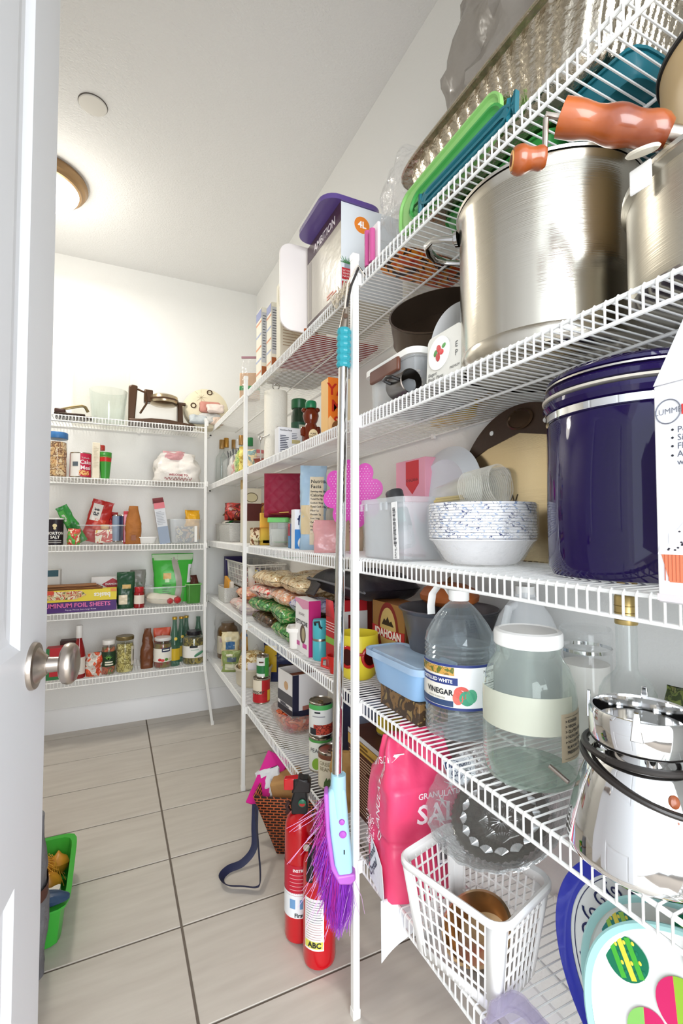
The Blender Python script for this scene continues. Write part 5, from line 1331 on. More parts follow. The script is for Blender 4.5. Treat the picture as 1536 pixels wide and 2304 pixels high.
# ---------------- topmost
loc, w = rplace(692, 767, 640, .557, .20, z6)
h = hgt(768, 451, x=.557) - z6
am = carton('casserole_box', 'tall casserole box marked AMBITION with glossy silver front', 'box', loc, w, .20, h, mat('silver_print', 'cfc8b6', .22, bump=.12, bscale=35, coat=.6))
patch(am, 'front', w, .20, -w / 2, w / 2, h * .80, h, flat('4b2f3c', .25), 'maroon_header')
patch(am, 'front', w, .20, -w / 2, w / 2, 0, h * .07, flat('4a2a20', .25), 'brown_footer')
patch(am, 'front', w, .20, -w / 2 + .01, -w / 2 + .035, h * .1, h * .78, flat('b3aca2', .25), 'grey_edge')
put_text(am, 'AMBITION', .034, face('front', w, .20, .01, h * .88, .0012), flat('efe6ea'), bold=.0008)
lines(am, 'front', w, .20, .03, .10, h * .1, h * .16, 2, flat('d9663f'), .004)
patch(am, 'right', w, .20, -.10, .10, 0, h, flat('dfe4e8', .3), 'pale_side_print')
for q, (cc, s_) in enumerate((('e9862c', .024),)):
    b_ = MB().lathe([(s_, 0), (s_, .0006), (.0003, .0006)], 36).xf(face('right', w, .20, -.035, h * .81, .0008)); b_.build('orange_disc', flat(cc), am)
put_text(am, '4L', .026, face('right', w, .20, -.035, h * .81, .0017), flat('ffffff'), bold=.0008)
patch(am, 'right', w, .20, -.098, -.055, h * .19, h * .31, flat('c02a35'), 'red_panel', t=.0009)
patch(am, 'right', w, .20, -.098, -.055, h * .03, h * .17, flat('c02a35'), 'red_panel', t=.0009)
put_text(am, 'WYTRZYMALE\nTEMPERATURA\nNAWET 400', .008, face('right', w, .20, -.096, h * .25, .0014), flat('f6e9e6'), align='LEFT')
put_text(am, 'WYSOKIEJ\nJAKOSCI STAL\nSPECJALNA', .008, face('right', w, .20, -.096, h * .10, .0014), flat('f6e9e6'), align='LEFT')
rn = random.Random(5); lf = MB()
for k in range(60):
    a = rn.uniform(0, PI); L_ = rn.uniform(.008, .022); x0 = -.078 + rn.uniform(-.012, .012)
    lf.tube([(x0, h * .36, 0), (x0 + L_ * math.cos(a), h * .36 + L_ * math.sin(a), .0004)], [.0009, .0003], 3)
lf.xf(face('right', w, .20, 0, 0, .0012)).build('plant_picture', flat('4f8a55'), am)
patch(am, 'right', w, .20, -.090, -.066, h * .31, h * .37, flat('9aa2ac'), 'plant_pot_picture', t=.0007)
pl_ = thing('purple_cover', 'translucent purple container cover lying on the casserole box', 'cover', (.60, 1.288, z6 + h + .001), RS)
lidplate(.235, .19, .045, mat('purple_plastic', '5f4a8c', .2, coat=.3), pl_, 'lid_panel', .014)
# cutting board
cbp = thing('cutting_board', 'white plastic cutting board standing beside the casserole box', 'board', (.545, loc.y + w / 2 + .020, z6), 0, rx=-.03)
MB().prism([(x, z + .145) for x, z in rrect(.15, .29, .04, 8)], -.005, .005, 'y').build('board_panel', mat('board_white', 'f0e9e6', .4), cbp, bevel=.002)
MB().prism([(x, z + .02) for x, z in rrect(.05, .012, .004, 4)], -.0056, .0056, 'y').xf(TR(.03, 0, -.012)).build('rubber_foot', mat('foot_orange', 'a85a2c', .5), cbp)
# red flat box, clear dome, recipe carton
rfx = carton('red_flat_box', 'flat red box lying on the topmost wire shelf', 'box', (.715, 1.64, z6), .33, .26, .014, mat('red_box', 'a01d1d', .4), rotz=RS)
MB().box(-.12, .10, -.02, -.012, -.0006, 0).build('pale_print', flat('e8c7a0'), rfx)
fsh = thing('foil_tray', 'flat aluminium foil tray lying on the topmost shelf', 'tray', (.715, 1.935, z6), RS)
tub(.24, .24, .012, .92, sq=5).build('tray_shell', FOIL, fsh)
dm_ = thing('clear_cake_dome', 'round clear plastic cake dome standing on edge on the red flat box', 'dome', (.66, 1.60, z6 + .016), 0, rx=0)
MB().lathe([(.001, .03), (.11, .03), (.135, .018), (.150, .002), (.156, 0), (.158, .003), (.152, .005)], 80, cap1=False).xf(TR(0, 0, .159) @ RZ(.15) @ RX(PI / 2 + .06)).build('dome_wall', film('cloudy_plastic', 'f0ecdc', .12, .12, .6, body=True), dm_)
rc_ = carton('recipe_carton', 'cream carton with orange heading behind the clear cake dome', 'box', (.655, 1.745, z6 + .0145), .05, .19, .29, card('e9e4d2'), rotz=RS)
patch(rc_, 'right', .05, .19, -.09, .06, .245, .27, flat('df7a4e'), 'orange_heading'); lines(rc_, 'right', .05, .19, -.085, .07, .04, .12, 7, flat('b9a58a'), .003)
patch(rc_, 'right', .05, .19, -.08, .03, .14, .225, flat('a9a79a'), 'grey_picture')
for i, (uL, uM, uR, vT, d_) in enumerate(((577, 588, 602, 690, .03), (600, 610, 634, 678, .05))):
    loc, w, d, h = rb3(uL, uM, uR, vT, .565, z6)
    if i == 0: loc.y += .0
    bx_ = carton('wafer_carton', ('slim' if i == 0 else 'wide') + ' white carton with orange and blue stripes and small print', 'box', loc, w, d, h, card('eeeadb'), group=None)
    for k in range(5):
        zz = h * (.12 + k * .17)
        patch(bx_, 'front', w, d, -w / 2, w / 2, zz, zz + h * .025, flat('e39b73' if k % 2 == 0 else 'a9b4d6'), 'stripe')
    patch(bx_, 'front', w, d, -w / 2, w / 2, h * .86, h * .98, flat('8f97c4'), 'blue_head')
    patch(bx_, 'right', w, d, -d / 2 + .003, d / 2 - .003, h * .25, h * .93, flat('c9cbd0'), 'text_panel')
    lines(bx_, 'right', w + .0012, d, -d / 2 + .006, d / 2 - .006, h * .3, h * .9, 16, flat('5a5c66'), .003, seed=i)
    patch(bx_, 'right', w, d, -d / 2 + .003, d / 2 - .003, h * .06, h * .2, flat('a5592c'), 'brown_picture')
loc, w, h = cf(545, 578, 805, .60, z6)
zp = stand_pouch('zip_bag', 'clear zip bag with a beige and green pack in the back corner', loc, w * 1.1, .07, h, CLEARC, 31)[0]
MB().box(-.045, .05, -.02, .02, .004, h * .62).build('beige_pack', mat('beige_pack', 'dbb695', .5), zp, bevel=.004)
MB().box(-.046, .051, -.021, .021, h * .2, h * .32).build('green_stripe', mat('green_pack', '3d9a55', .5), zp, bevel=.004)
MB().box(-w * .55, w * .55, -.004, .004, h - .004, h + .006).build('zip_closure', mat('zip_pink', 'b98c98', .4), zp)
# twine on the lip
tw = thing('twine_tangle', 'tangle of cream twine tied on the topmost shelf edge by the pole', 'twine', (.543, 1.12, z6 - .02), 0)
rn = random.Random(12)
for k in range(7):
    pts = [(-.002 + rn.uniform(-.012, .002), -.045 + .10 * t / 9 + rn.uniform(-.016, .016), rn.uniform(-.022, .026)) for t in range(10)]
    MB().tube(pts, .0013, 5).build('strand', mat('cream_twine', 'dcd0bb', .9), tw)

# ---------------- second highest
for i, (uL, uM, uR, vT, c1, c2) in enumerate(((722, 738, 770, 848, 'f3c27c', 'ea7a24'), (761, 768, 800, 850, 'efd9a0', 'e9d7b5'))):
    loc, w, d, h = rb3(uL, uM, uR, vT, .58, z5)
    ob = carton('snack_carton', ('orange tall carton with red lettering beside the honey bear' if i == 0 else 'cream tall carton behind the broom handle'), 'box', loc, w, d, h, card(c1))
    patch(ob, 'right', w, d, -d / 2, d / 2, 0, h, flat(c2), 'side_print')
    if i == 0:
        put_text(ob, 'YA\nM\nS', .05, face('right', w, d, .005, h * .5, .0014), flat('c22a1c'), bold=.001)
        patch(ob, 'right', w, d, -d / 2, d / 2, 0, h * .35, flat('f2c48a'), 'cloud_print', t=.0007, shape=[(0, 0), (1, 0), (1, .8), (.7, 1), (.4, .75), (.15, .95), (0, .8)])
        upright_oval(ob, 'right', w + .002, d, .006, h * .14, .018, .02, flat('8a5a34'), 'nut_picture')
    else:
        patch(ob, 'front', w, d, -w / 2 + .003, w / 2 - .003, h * .4, h * .9, flat('7f7f96'), 'text_panel')
# honey bear
loc, w, h = cf(678, 720, 903, .60, z5)
hb = thing('honey_bear', 'bear shaped amber honey bottle with green cap and cream label', 'bottle', loc, FACE)
s_ = h / .175
HON = mat('honey_amber', '7a2a0a', .08, trans=.35, coat=.3)
MB().lathe([(.001, 0), (.028, 0), (.033, .006), (.034, .03), (.031, .06), (.024, .078), (.021, .084), (.027, .096), (.032, .115), (.029, .132), (.018, .143), (.015, .148)], 40, s_, s_ * .85).xf(SCL(1, 1, s_)).build('bear_body', HON, hb)
for q in (-1, 1):
    MB().lathe([(.001, -.010), (.008, -.006), (.010, 0), (.008, .006), (.001, .010)], 18).xf(SCL(s_, s_, s_) @ TR(q * .027, -.006, .138)).build('bear_ear', HON, hb)
    MB().lathe([(.001, -.022), (.009, -.016), (.011, 0), (.009, .016), (.001, .022)], 18).xf(SCL(s_, s_, s_) @ TR(q * .03, -.014, .052) @ RX(-.4)).build('bear_arm', HON, hb)
MB().lathe([(.021, .146), (.022, .148), (.022, .168), (.019, .174), (.001, .175)], 32, wob=lambda a, z: 1 + .02 * math.cos(a * 30)).xf(SCL(s_, s_, s_)).build('green_cap', mat('cap_green', '1d7a50', .35), hb)
MB().lathe([(.018, 0), (.018, .001), (.0003, .0015)], 28, 1, 1.25).xf(SCL(s_, s_, s_) @ TR(.012, -.031, .035) @ RX(PI / 2) @ RY(.2)).build('honey_label', flat('e6d3a6'), hb)
put_text(hb, 'PURE\nHONEY', .011 * s_, SCL(s_, s_, s_) @ TR(.012, -.0335, .034) @ RX(PI / 2) @ RY(.2), flat('4a2a12'), bold=.0002)
loc, w, h = cf(655, 690, 900, .67, z5)
gj_ = bottle('green_lid_jar', 'dark green jar with black label behind the honey bear', 'jar', loc, [(.001, 0), (w * .46, 0), (w * .5, .004), (w * .5, h * .72), (w * .42, h * .8), (w * .42, h * .86)], mat('dark_green_glass', '17301e', .1, coat=.4), FACE, capm=mat('lid_dark_green', '1d5a34', .35), capr=w * .48, cap=(h * .84, h))
band(gj_, w * .5, h * .2, h * .6, -1.3, 1.3, flat('1f4a35'), 'green_label'); band(gj_, w * .505, h * .45, h * .55, .1, .9, flat('b9bda8'), 'white_tag')
loc, w, d, h = rb3(626, 629, 682, 958, .572, z5); w = max(w, .05)
loc.y += 0
nb = carton('label_box', 'white carton with a nutrition panel in front of the paper towel', 'box', Vector((loc.x, loc.y + .03, z5)), w, d, h, card('edeef2'))
lines(nb, 'right', w, d, -d / 2 + .006, -.004, .015, h - .03, 10, flat('3b3f55'), .003); lines(nb, 'right', w, d, .006, d / 2 - .01, h * .6, h - .02, 4, flat('5b6075'), .002, seed=4)
put_text(nb, 'Nutrition Facts', .008, face('right', w, d, -d / 2 + .006, h - .012), INK, align='LEFT', bold=.0002)
patch(nb, 'right', w, d, .006, d / 2 - .008, h * .45, h * .58, flat('c9bd8a'), 'gold_strip')
r, x, y = drum(594, 646, 950, .575)
h = hgt(620, 880, x=x) - z5
pt_ = thing('paper_towel_holder', 'white paper towel roll on a chrome holder', 'paper towel', (x, y, z5), FACE)
PTW = mat('paper_towel', 'f0ece0', .9, bump=.25, bscale=120)
MB().lathe([(.018, .012), (r, .012), (r, h - .012), (r * .97, h - .006), (.018, h - .006)], 56, cap0=False, cap1=False).build('towel_roll', PTW, pt_)
MB().lathe([(r * .9, 0), (r * .9, .006), (.02, .010), (.006, .011)], 48).build('holder_base', CHROME, pt_)
MB().tube([(0, 0, .01), (0, 0, h + .004)] + [(.014 * math.sin(a), 0, h + .018 - .014 * math.cos(a)) for a in [PI * 2 * k / 16 for k in range(17)]], .0025, 8).build('holder_post', CHROME, pt_)
MB().tube([(-r * 1.25, -.01, .012), (-r * 1.3, -.012, h * .33), (-r * .4, -r * 1.02, h * .36)], .0026, 8).build('tension_arm', CHROME, pt_)
MB().lathe([(.001, -.011), (.008, -.008), (.011, 0), (.008, .008), (.001, .011)], 20).xf(TR(-r * 1.3, -.012, h * .335)).build('arm_ball', CHROME, pt_)
band(pt_, r + .0005, .03, h * .48, .1, .55, film('wrap_film', 'e9e4de', .4, .15, .3, body=True), 'film_strip'); band(pt_, r + .001, h * .18, h * .30, .15, .75, flat('7d86ab'), 'blue_print')
for i, (uL, uR, vT, x, col, lb_) in enumerate(((580, 594, 985, .60, 'd77a7c', 'stack of pink and white cups beside the paper towel'),)):
    loc, w, h = cf(uL, uR + 10, vT, x + .04, z5)
    ck = thing('cup_stack', lb_, 'cups', loc + Vector((0, .09, 0)), FACE)
    for k in range(5):
        MB().lathe([(.024, k * .018), (.030, k * .018 + .03), (.0315, k * .018 + .032), (.03, k * .018 + .033)], 30, cap1=False).build('paper_cup', flat('f0e4dc' if k % 2 else 'd77a7c'), ck)
# bottles behind a clear bin with cutlery
x5 = .70
GOLDC = mat('gold_foil_cap', 'a8844f', .35, .5)
VOD = film('vodka_glass', 'cfdad8', .10, .03, .75)
for i, (uL, uR, vT, x, capc) in enumerate(((492, 506, 990, .72, GOLDC), (500, 518, 986, .66, mat('gold_foil_bright', 'b9893a', .35, .5)), (521, 532, 990, .76, GOLDC), (531, 540, 989, .70, mat('silver_cap', 'd9dadc', .3, .3)), (538, 548, 980, .63, mat('bronze_cap', 'b3884f', .35, .5)), (557, 569, 985, .62, mat('green_cap_b', '1c7a3f', .4)))):
    p = at((uL + uR) / 2, vT, x=x); y = min(p.y, 3.06); x = at((uL + uR) / 2, vT, y=y).x
    x = min(max(x, .70), .815)
    y = at((uL + uR) / 2, vT, x=x).y
    if y > 3.10: y = 3.10; x = at((uL + uR) / 2, vT, y=y).x
    h = at((uL + uR) / 2, vT, x=x).z - z5
    bottle('spirits_bottle', ['clear spirits bottle with brown gold cap by the back wall', 'wide clear spirits bottle with bright gold cap', 'narrow spirits bottle with brown cap between gold and white caps', 'spirits bottle with white cap', 'tall spirits bottle with bronze cap by the pole', 'bottle with green cap beside the paper cups'][i], 'bottle', (x, y, z5),
           [(.001, 0), (.036, 0), (.038, .004), (.038, h * .55), (.034, h * .62), (.014, h * .72), (.013, h * .96)], VOD, FACE, None, capc, .0155, (h * .8, h), 32)
loc, w, h = cf(484, 548, 1043, .635, z5); loc.y = min(loc.y, 2.78); loc.y = 2.60
cbn = thing('cutlery_bin', 'clear plastic bin of wrapped cutlery below the spirits bottles', 'bin', (.612, 2.62, z5), RS)
tub(.34, .105, .105, .94, sq=8).build('bin_wall', CLEAR, cbn)
rn = random.Random(7)
for k in range(9):
    x0 = -.15 + .02 * k
    MB().tube([(x0, rn.uniform(-.03, .03), .01), (x0 - .01 + rn.uniform(-.02, .02), rn.uniform(-.03, .03), .15 + rn.random() * .03)], [.004, .0025], 6).build('fork', mat('black_silver', '5a5a5e', .3, .5), cbn)
pouch(.09, .07, .13, 3, .008).xf(TR(-.085, 0, .006)).build('wrapped_napkin', mat('napkin_white', 'ece9e6', .6, bump=.4), cbn)
pouch(.09, .07, .11, 4, .008).xf(TR(.0, 0, .006)).build('red_packet', multi('red_packet_print', ['c8372a', 'd9503a', 'efe0d6', 'b02a22'], 30), cbn)
pouch(.10, .07, .15, 5, .01).xf(TR(.09, 0, .006) @ RY(.2)).build('green_packet', multi('green_packet_print', ['a7c86a', 'd8dc7a', '7fae4a', 'efe9c0'], 30), cbn)
for i, (uL, uR, vT, cols, lb_) in enumerate(((538, 556, 1005, ['e8d24a', 'f0e07a', 'c9a83a', 'f4ecc0'], 'yellow tea packet leaning by the spirits bottles'), (556, 576, 1012, ['e9b268', 'f1d9a8', '7fa0a0', 'd89a4a'], 'orange and cream packet beside the cutlery bin'))):
    loc, w, h = cf(uL, uR, vT, .60, z5)
    stand_pouch('tea_packet', lb_, Vector((.60, loc.y, z5)), w, .05, h, multi('tea_print%d' % i, cols, 24), 40 + i, cat='packet')
bw_ = thing('wire_dish', 'small round wire dish with red sauce packets before the paper towel', 'dish', (.605, 2.08, z5), FACE)
MB().tube([(.05 * math.cos(a), .035 * math.sin(a), .03) for a in [2 * PI * k / 30 for k in range(30)]], .002, 6, closed=True).build('wire_rim', CHROME, bw_)
MB().lathe([(.001, 0), (.035, 0), (.049, .029)], 30, 1, .7, cap1=False).build('dish_wall', mat('dish_red', '9a4a3a', .4), bw_)

# ---------------- middle
loc, w, d, h = rb3(588, 600, 680, 1066, .575, z4)
y_m = loc.y
ct_r, ct_x, ct_y = drum(604, 651, 1200, .585)
tb_h = hgt(627, 1165, x=ct_x) - z4
gt = thing('green_lid_tub', 'clear plastic tub with green lid under the maroon quilted bag', 'tub', (ct_x, ct_y, z4), FACE)
tub(ct_r * 2, ct_r * 1.9, tb_h - .012, .86, sq=4).build('tub_wall', FROST, gt)
MB().lathe([(.001, .004), (ct_r * .78, .004), (ct_r * .84, tb_h * .6), (.001, tb_h * .62)], 40, sq=3).build('white_contents', mat('grain_white', 'd9d6cc', .8, bump=.4, bscale=120), gt)
MB().lathe([(ct_r * .98, tb_h - .02), (ct_r * 1.04, tb_h - .018), (ct_r * 1.04, tb_h - .004), (ct_r, tb_h), (.001, tb_h)], 48, 1, .95, sq=4).build('green_lid', mat('lime_lid', '79cf74', .35), gt)
mq = thing('quilted_bag', 'maroon quilted lunch bag resting on the green lid tub', 'bag', (ct_x + .04, ct_y + .03, z4 + tb_h + .001), FACE)
MQ = mat('maroon_quilt', '8e1236', .6)
wq = (680 - 588) * (Vector((ct_x, ct_y, 1.2)) - EYE).dot(FWD) / FOC
hq = hgt(640, 1066, x=ct_x + .02) - z4 - tb_h
qb = MB()
def qfn(sx):
    def fn(i, j):
        x = (i - .5) * wq; z = j * hq
        edge = min(i, 1 - i, j, 1 - j)
        puff = .016 * min(1, edge * 6) ** .5
        ql = .004 * abs(math.sin((x + z) * 62)) ** .5 * abs(math.sin((x - z) * 62)) ** .5
        return (x, sx * (.05 + puff + ql * (1 if edge > .03 else 0)), z)
    return fn
qb.surf(qfn(-1), 60, 60)
b2_ = MB().surf(lambda i, j: qfn(1)(1 - i, j), 24, 24)
qb.add(b2_.v, b2_.f)
qb.box(-wq / 2, wq / 2, -.05, .05, 0, hq)
qb.build('quilted_body', MQ, mq, ang=60)
MB().tube([(-wq * .48, -.054, .01), (-wq * .1, -.066, .004), (wq * .45, -.056, .012)], .004, 8).build('piping', mat('maroon_dark', '6b0d2a', .6), mq)
MB().tube([(-.02, -.069, .02), (.02, -.069, .022)], .003, 6).build('zip_pull', mat('brass', 'a8854a', .3, .8), mq)
loc, w, d, h = rb3(655, 663, 700, 1146, .575, z4)
fa = carton('flour_box', 'white and blue upright box lettered fa beside the green lid tub', 'box', loc, w, d, h, card('f2f1f4'))
patch(fa, 'right', w, d, -d / 2, d / 2, h * .02, h * .5, flat('3f86c9'), 'blue_field')
put_text(fa, 'fa', .05, face('right', w, d, -.004, h * .72, .0014), flat('1d2a5c'), bold=.001)
patch(fa, 'right', w, d, -d * .2, d * .4, h * .92, h * .99, flat('c8324e'), 'red_tag')
upright_oval(fa, 'right', w + .001, d, .01, h * .16, .03, .026, flat('e8e4dc'), 'bowl_picture')
upright_oval(fa, 'right', w + .002, d, .012, h * .16, .022, .016, flat('e9d8c6'), 'bowl_inside'); upright_oval(fa, 'right', w + .003, d, .028, h * .14, .008, .02, flat('c8202a'), 'berry_picture')
loc, w, d, h = rb3(648, 653, 664, 1178, .60, z4)
sb2 = carton('small_blue_box', 'small blue and red carton squeezed beside the fa box', 'box', loc, w, d, h, card('5f8fc0'))
patch(sb2, 'front', w, d, -w / 2, w / 2, h * .5, h, flat('b9495a'), 'red_half')
CREAMP = mat('cream_pouch', 'e0d0ae', .35, bump=.35, bscale=22); BLUEP = mat('pale_blue_pouch', 'a9c6dd', .35, bump=.35, bscale=22)
loc, w, h = cf(672, 738, 1048, .64, z4)
p1, o1 = stand_pouch('flour_pouch', 'pale blue and cream standing pouch with a nutrition panel', Vector((.64, loc.y, z4)), w * .86, .10, h, BLUEP, 51, topw=1.05)
def pouch_panel(t, o, x0, x1, z0, z1, m, nm):
    q = MB().surf(lambda i, j: (x0 + (x1 - x0) * i, -.2, z0 + (z1 - z0) * j), 14, 18).build(nm, m, t); return cling(q, o, (0, 1, 0), .0012)
def pouch_text(t, o, s__, size, x, z, m, align='CENTER', bold=.0002): return cling(put_text(t, s__, size, TR(x, -.2, z) @ RX(PI / 2), m, align=align, bold=bold), o, (0, 1, 0), .0024)
pouch_panel(p1, o1, -w * .1, w * .36, h * .06, h * .86, flat('e8dcc0'), 'cream_panel'); pouch_panel(p1, o1, -w * .4, w * .0, h * .18, h * .52, flat('dcc9a0'), 'flour_window')
pouch_text(p1, o1, 'Nutrition\nFacts', .018, -w * .07, h * .77, INK, 'LEFT')
for k in range(11): pouch_text(p1, o1, ['Serving size 30g', 'Calories', 'Total Fat 0g', 'Sodium 0mg', 'Total Carb 23g', 'Fiber 1g', 'Protein 3g', 'Iron 1mg', 'Calcium', 'Ingredients', 'Wheat flour'][k], .0085 if k != 1 else .014, -w * .07, h * (.68 - k * .045), INK, 'LEFT')
loc, w, h = cf(716, 782, 1038, .62, z4)
p2_, o2 = stand_pouch('sugar_pouch', 'cream pouch with nutrition print behind the pink flower mat', Vector((.72, loc.y + .07, z4)), w * .85, .08, h, CREAMP, 52)
for k in range(14): pouch_panel(p2_, o2, -w * .1, w * (.18 + .12 * ((k * 5) % 4) / 3), h * (.8 - k * .045), h * (.8 - k * .045) + .003, flat('8a7a5c'), 'small_print')
loc, w, h = cf(722, 770, 1165, .60, z4)
stand_pouch('pink_sachet', 'translucent pink sachet at the shelf edge by the broom handle', Vector((.592, 1.345, z4)), .085, .05, .10, film('pink_film', 'efb7b9', .55, .25, .3, bump=.6, bscale=25, body=True), 53)
# boxes and basket in the back corner
loc, w, d, h = rb3(541, 552, 588, 1098, .62, z4)
ce = carton('cereal_box', 'white and brown cereal box with an oval emblem beside the quilted bag', 'box', loc, w, d, h, card('e5dfcc'))
patch(ce, 'right', w, d, -d / 2, d / 2, h * .40, h * .72, flat('5a2018'), 'brown_picture')
upright_oval(ce, 'right', w + .001, d, -.01, h * .83, .034, .026, flat('6a5a3c'), 'oval_emblem'); upright_oval(ce, 'right', w + .002, d, -.01, h * .83, .030, .022, flat('d9cfa8'), 'oval_emblem_inner')
MB().box(-w / 2 - .001, w / 2, -d / 2, -d / 2 + .002, h, h + .05).build('open_flap', card('c7a86a'), ce)
loc, w, h = cf(584, 602, 1150, .60, z4)
yb2 = carton('yellow_booklet', 'thin yellow and red booklet beside the green lid tub', 'booklet', Vector((.63, loc.y + .02, z4)), .02, .08, h * .95, card('edc14a'), ry=0)
patch(yb2, 'right', .02, .08, -.036, .036, .01, h * .9, flat('f0c648'), 'cover_print'); patch(yb2, 'right', .02, .0808, -.03, .03, .01, h * .15, flat('d2452e'), 'red_foot')
loc, w, h = cf(558, 592, 1187, .585, z4)
stand_pouch('cracker_bag', 'bag of tan crackers at the shelf edge by the cereal box', Vector((.585, loc.y - .02, z4)), w * .9, .05, h, multi('cracker_print', ['c79a64', 'ead9b5', '7a4a2a', 'dcc49a'], 26), 54)
wb = thing('mesh_basket', 'white mesh basket with black and green packets on the middle shelf', 'basket', (.665, 2.83, z4), RS)
tub(.42, .20, .105, .94, sq=9, n=72).build('basket_wall', mat('white_mesh', 'dcdcd9', .5, bump=.9, bscale=240), wb)
for k, (x, c, sx) in enumerate(((-.16, '2a2624', .05), (-.10, 'e5ded2', .05), (-.03, '1f1c1c', .06), (.05, '1f8a45', .05), (.12, '2a2420', .06))):
    o_ = pillow(sx * 1.4, .12, .03, 60 + k, .004).xf(TR(x, -.01, .085 + .006 * (k % 2))).build('small_packet', flat(c), wb)
for k, (uL, uR, vT, c, lb_) in enumerate(((524, 556, 1132, ['8d1f1c', 'b8352c', '5c1512', 'd98a3c'], 'dark red candy bag in the corner above the mesh basket'), (533, 570, 1142, ['d98a2c', 'e9a33c', '7a2a1a', 'c96a1f'], 'orange candy bag in the corner above the mesh basket'))):
    loc, w, h = cf(uL, uR, vT, .70, z4)
    tpk, opk = stand_pouch('candy_bag', lb_, Vector((.64 + .085 * k, 2.76 - .03 * k, z4 + .124)), .13, .09, .10, multi('candy_print%d' % k, c, 26, .35), 70 + k)
kr = thing('kraft_flap', 'brown cardboard flap of an opened carton in the back corner', 'carton', (.765, 3.06, z4), FACE)
MB().box(-.06, .06, -.06, .06, 0, .22).build('carton_body', mat('kraft_card', 'b59257', .7), kr, bevel=.002)
MB().add([(-.06, -.06, .22), (-.06, .06, .22), (-.13, .06, .16), (-.13, -.06, .16)], [(0, 1, 2, 3)]).build('open_flap', mat('kraft_card2', '9a7a45', .7), kr, solid=.003)

# ---------------- second lowest, long shelf
def lattice_tub(t, w, d, h, m, nx, nz_, taper=.93, y_solid=.2):
    """basket with square holes: bars each its own part, solid corners, rim and floor"""
    def pt(s, q, k):
        W = w / 2 * (taper + (1 - taper) * k); D = d / 2 * (taper + (1 - taper) * k)
        return [(q * W, -D), (W, q * D), (-q * W, D), (-W, -q * D)][s]
    for s in range(4):
        n = nx if s % 2 == 0 else max(3, int(nx * d / w))
        for k in range(n + 1):
            q = -1 + y_solid + (2 - 2 * y_solid) * k / n
            a, b_ = pt(s, q, 0), pt(s, q, 1)
            MB().tube([(*a, 0.002), (*b_, h)], .0022, 5).build('upright_bar', m, t)
        for k in range(nz_ + 1):
            kk = .06 + .86 * k / nz_
            a, b_ = pt(s, -1 + y_solid, kk), pt(s, 1 - y_solid, kk)
            MB().tube([(*a, h * kk), (*b_, h * kk)], .0022, 5).build('cross_bar', m, t)
        a0, a1 = pt(s, 1 - y_solid, 0), pt(s, 1 - y_solid, 1); c0, c1 = pt(s, .97, 0), pt(s, .97, 1); b0, b1 = pt((s + 1) % 4, -1 + y_solid, 0), pt((s + 1) % 4, -1 + y_solid, 1)
        MB().add([(*a0, 0.001), (*c0, 0.001), (*b0, 0.001), (*a1, h), (*c1, h), (*b1, h)], [(0, 1, 4, 3), (1, 2, 5, 4)]).build('solid_corner', m, t, solid=.003)
    MB().box(-w / 2 * taper, w / 2 * taper, -d / 2 * taper, d / 2 * taper, 0, .003).build('basket_floor', m, t)
    P = rrect(w + .012, d + .012, .02)
    MB().tube([(x, y, h) for x, y in P], .004, 6, closed=True).build('rim', m, t)
BASKW = mat('basket_white_b', 'efeee8', .4)
z0 = z3
# risers: lattice basket standing on a brown carton at the back corner
bcx = carton('brown_carton', 'plain brown carton under the white square hole basket', 'box', (.755, 2.83, z0), .46, .16, .088, mat('brown_card', '8a6a48', .7))
wk = thing('square_hole_basket', 'white basket with square holes on the brown carton', 'basket', (.745, 2.77, z0 + .0885), RS)
lattice_tub(wk, .60, .19, .135, BASKW, 16, 4)
pouch(.20, .14, .10, 81, .012).xf(TR(.05, 0, .005)).build('yellow_packet', multi('mixed_packets', ['e4cf3c', 'efe7d0', '3a6fa8', 'c8332a', '7a3a1c', 'e9d9b0'], 24), wk)
pouch(.16, .14, .10, 82, .012).xf(TR(-.16, 0, .005)).build('dark_packet', multi('dark_packets', ['2f2622', '6b1f1a', '3d2a20', '8a5a3a'], 24), wk)
vb = carton('violet_box', 'dark violet flat carton leaning behind the square hole basket', 'box', (.70, 3.09, z0), .06, .11, .24, card('2f2360'))
swb = thing('small_mesh_basket', 'small white mesh basket with orange envelope at the shelf edge', 'basket', (.603, 2.80, z0), RS)
tub(.20, .085, .085, .92, sq=8).build('basket_wall', mat('white_mesh2', 'e6e6e2', .5, bump=.8, bscale=260), swb)
MB().box(-.085, .02, -.008, .008, .02, .125).xf(RY(.2)).build('orange_envelope', mat('envelope_orange', 'e3a23a', .5), swb, bevel=.002)
MB().box(-.02, .08, .0, .016, .02, .115).build('white_envelope', mat('envelope_white', 'eee6da', .5), swb, bevel=.002)
for k, (x, y, zz, w, l, t_, cols, lb_) in enumerate((
        (.63, 2.50, 0, .19, .13, .05, ['e9e0da', 'f0c9c4', 'd9d4d0', 'e7a7a0'], 'zip bag of white and pink packets lying by the small mesh basket'),
        (.61, 2.33, 0, .16, .11, .045, ['d8d4cc', 'efe9e2', 'c9b8b0', 'b9a9c0'], 'zip bag with pink closure at the shelf edge behind the thin pole'),
        (.66, 2.46, .056, .22, .14, .05, ['e9b56a', 'f1cfa0', 'f0a9a0', 'd98a4a'], 'peach and orange noodle packet on top of the zip bags'))):
    zb_ = thing('packet', lb_, 'packet', (x, y, z0 + zz), RS)
    pillow(w, l, t_, 90 + k, .006).build('wrapper', multi('packet_print_%d' % k, cols, 26, .3, bump=.4, kind='L'), zb_)
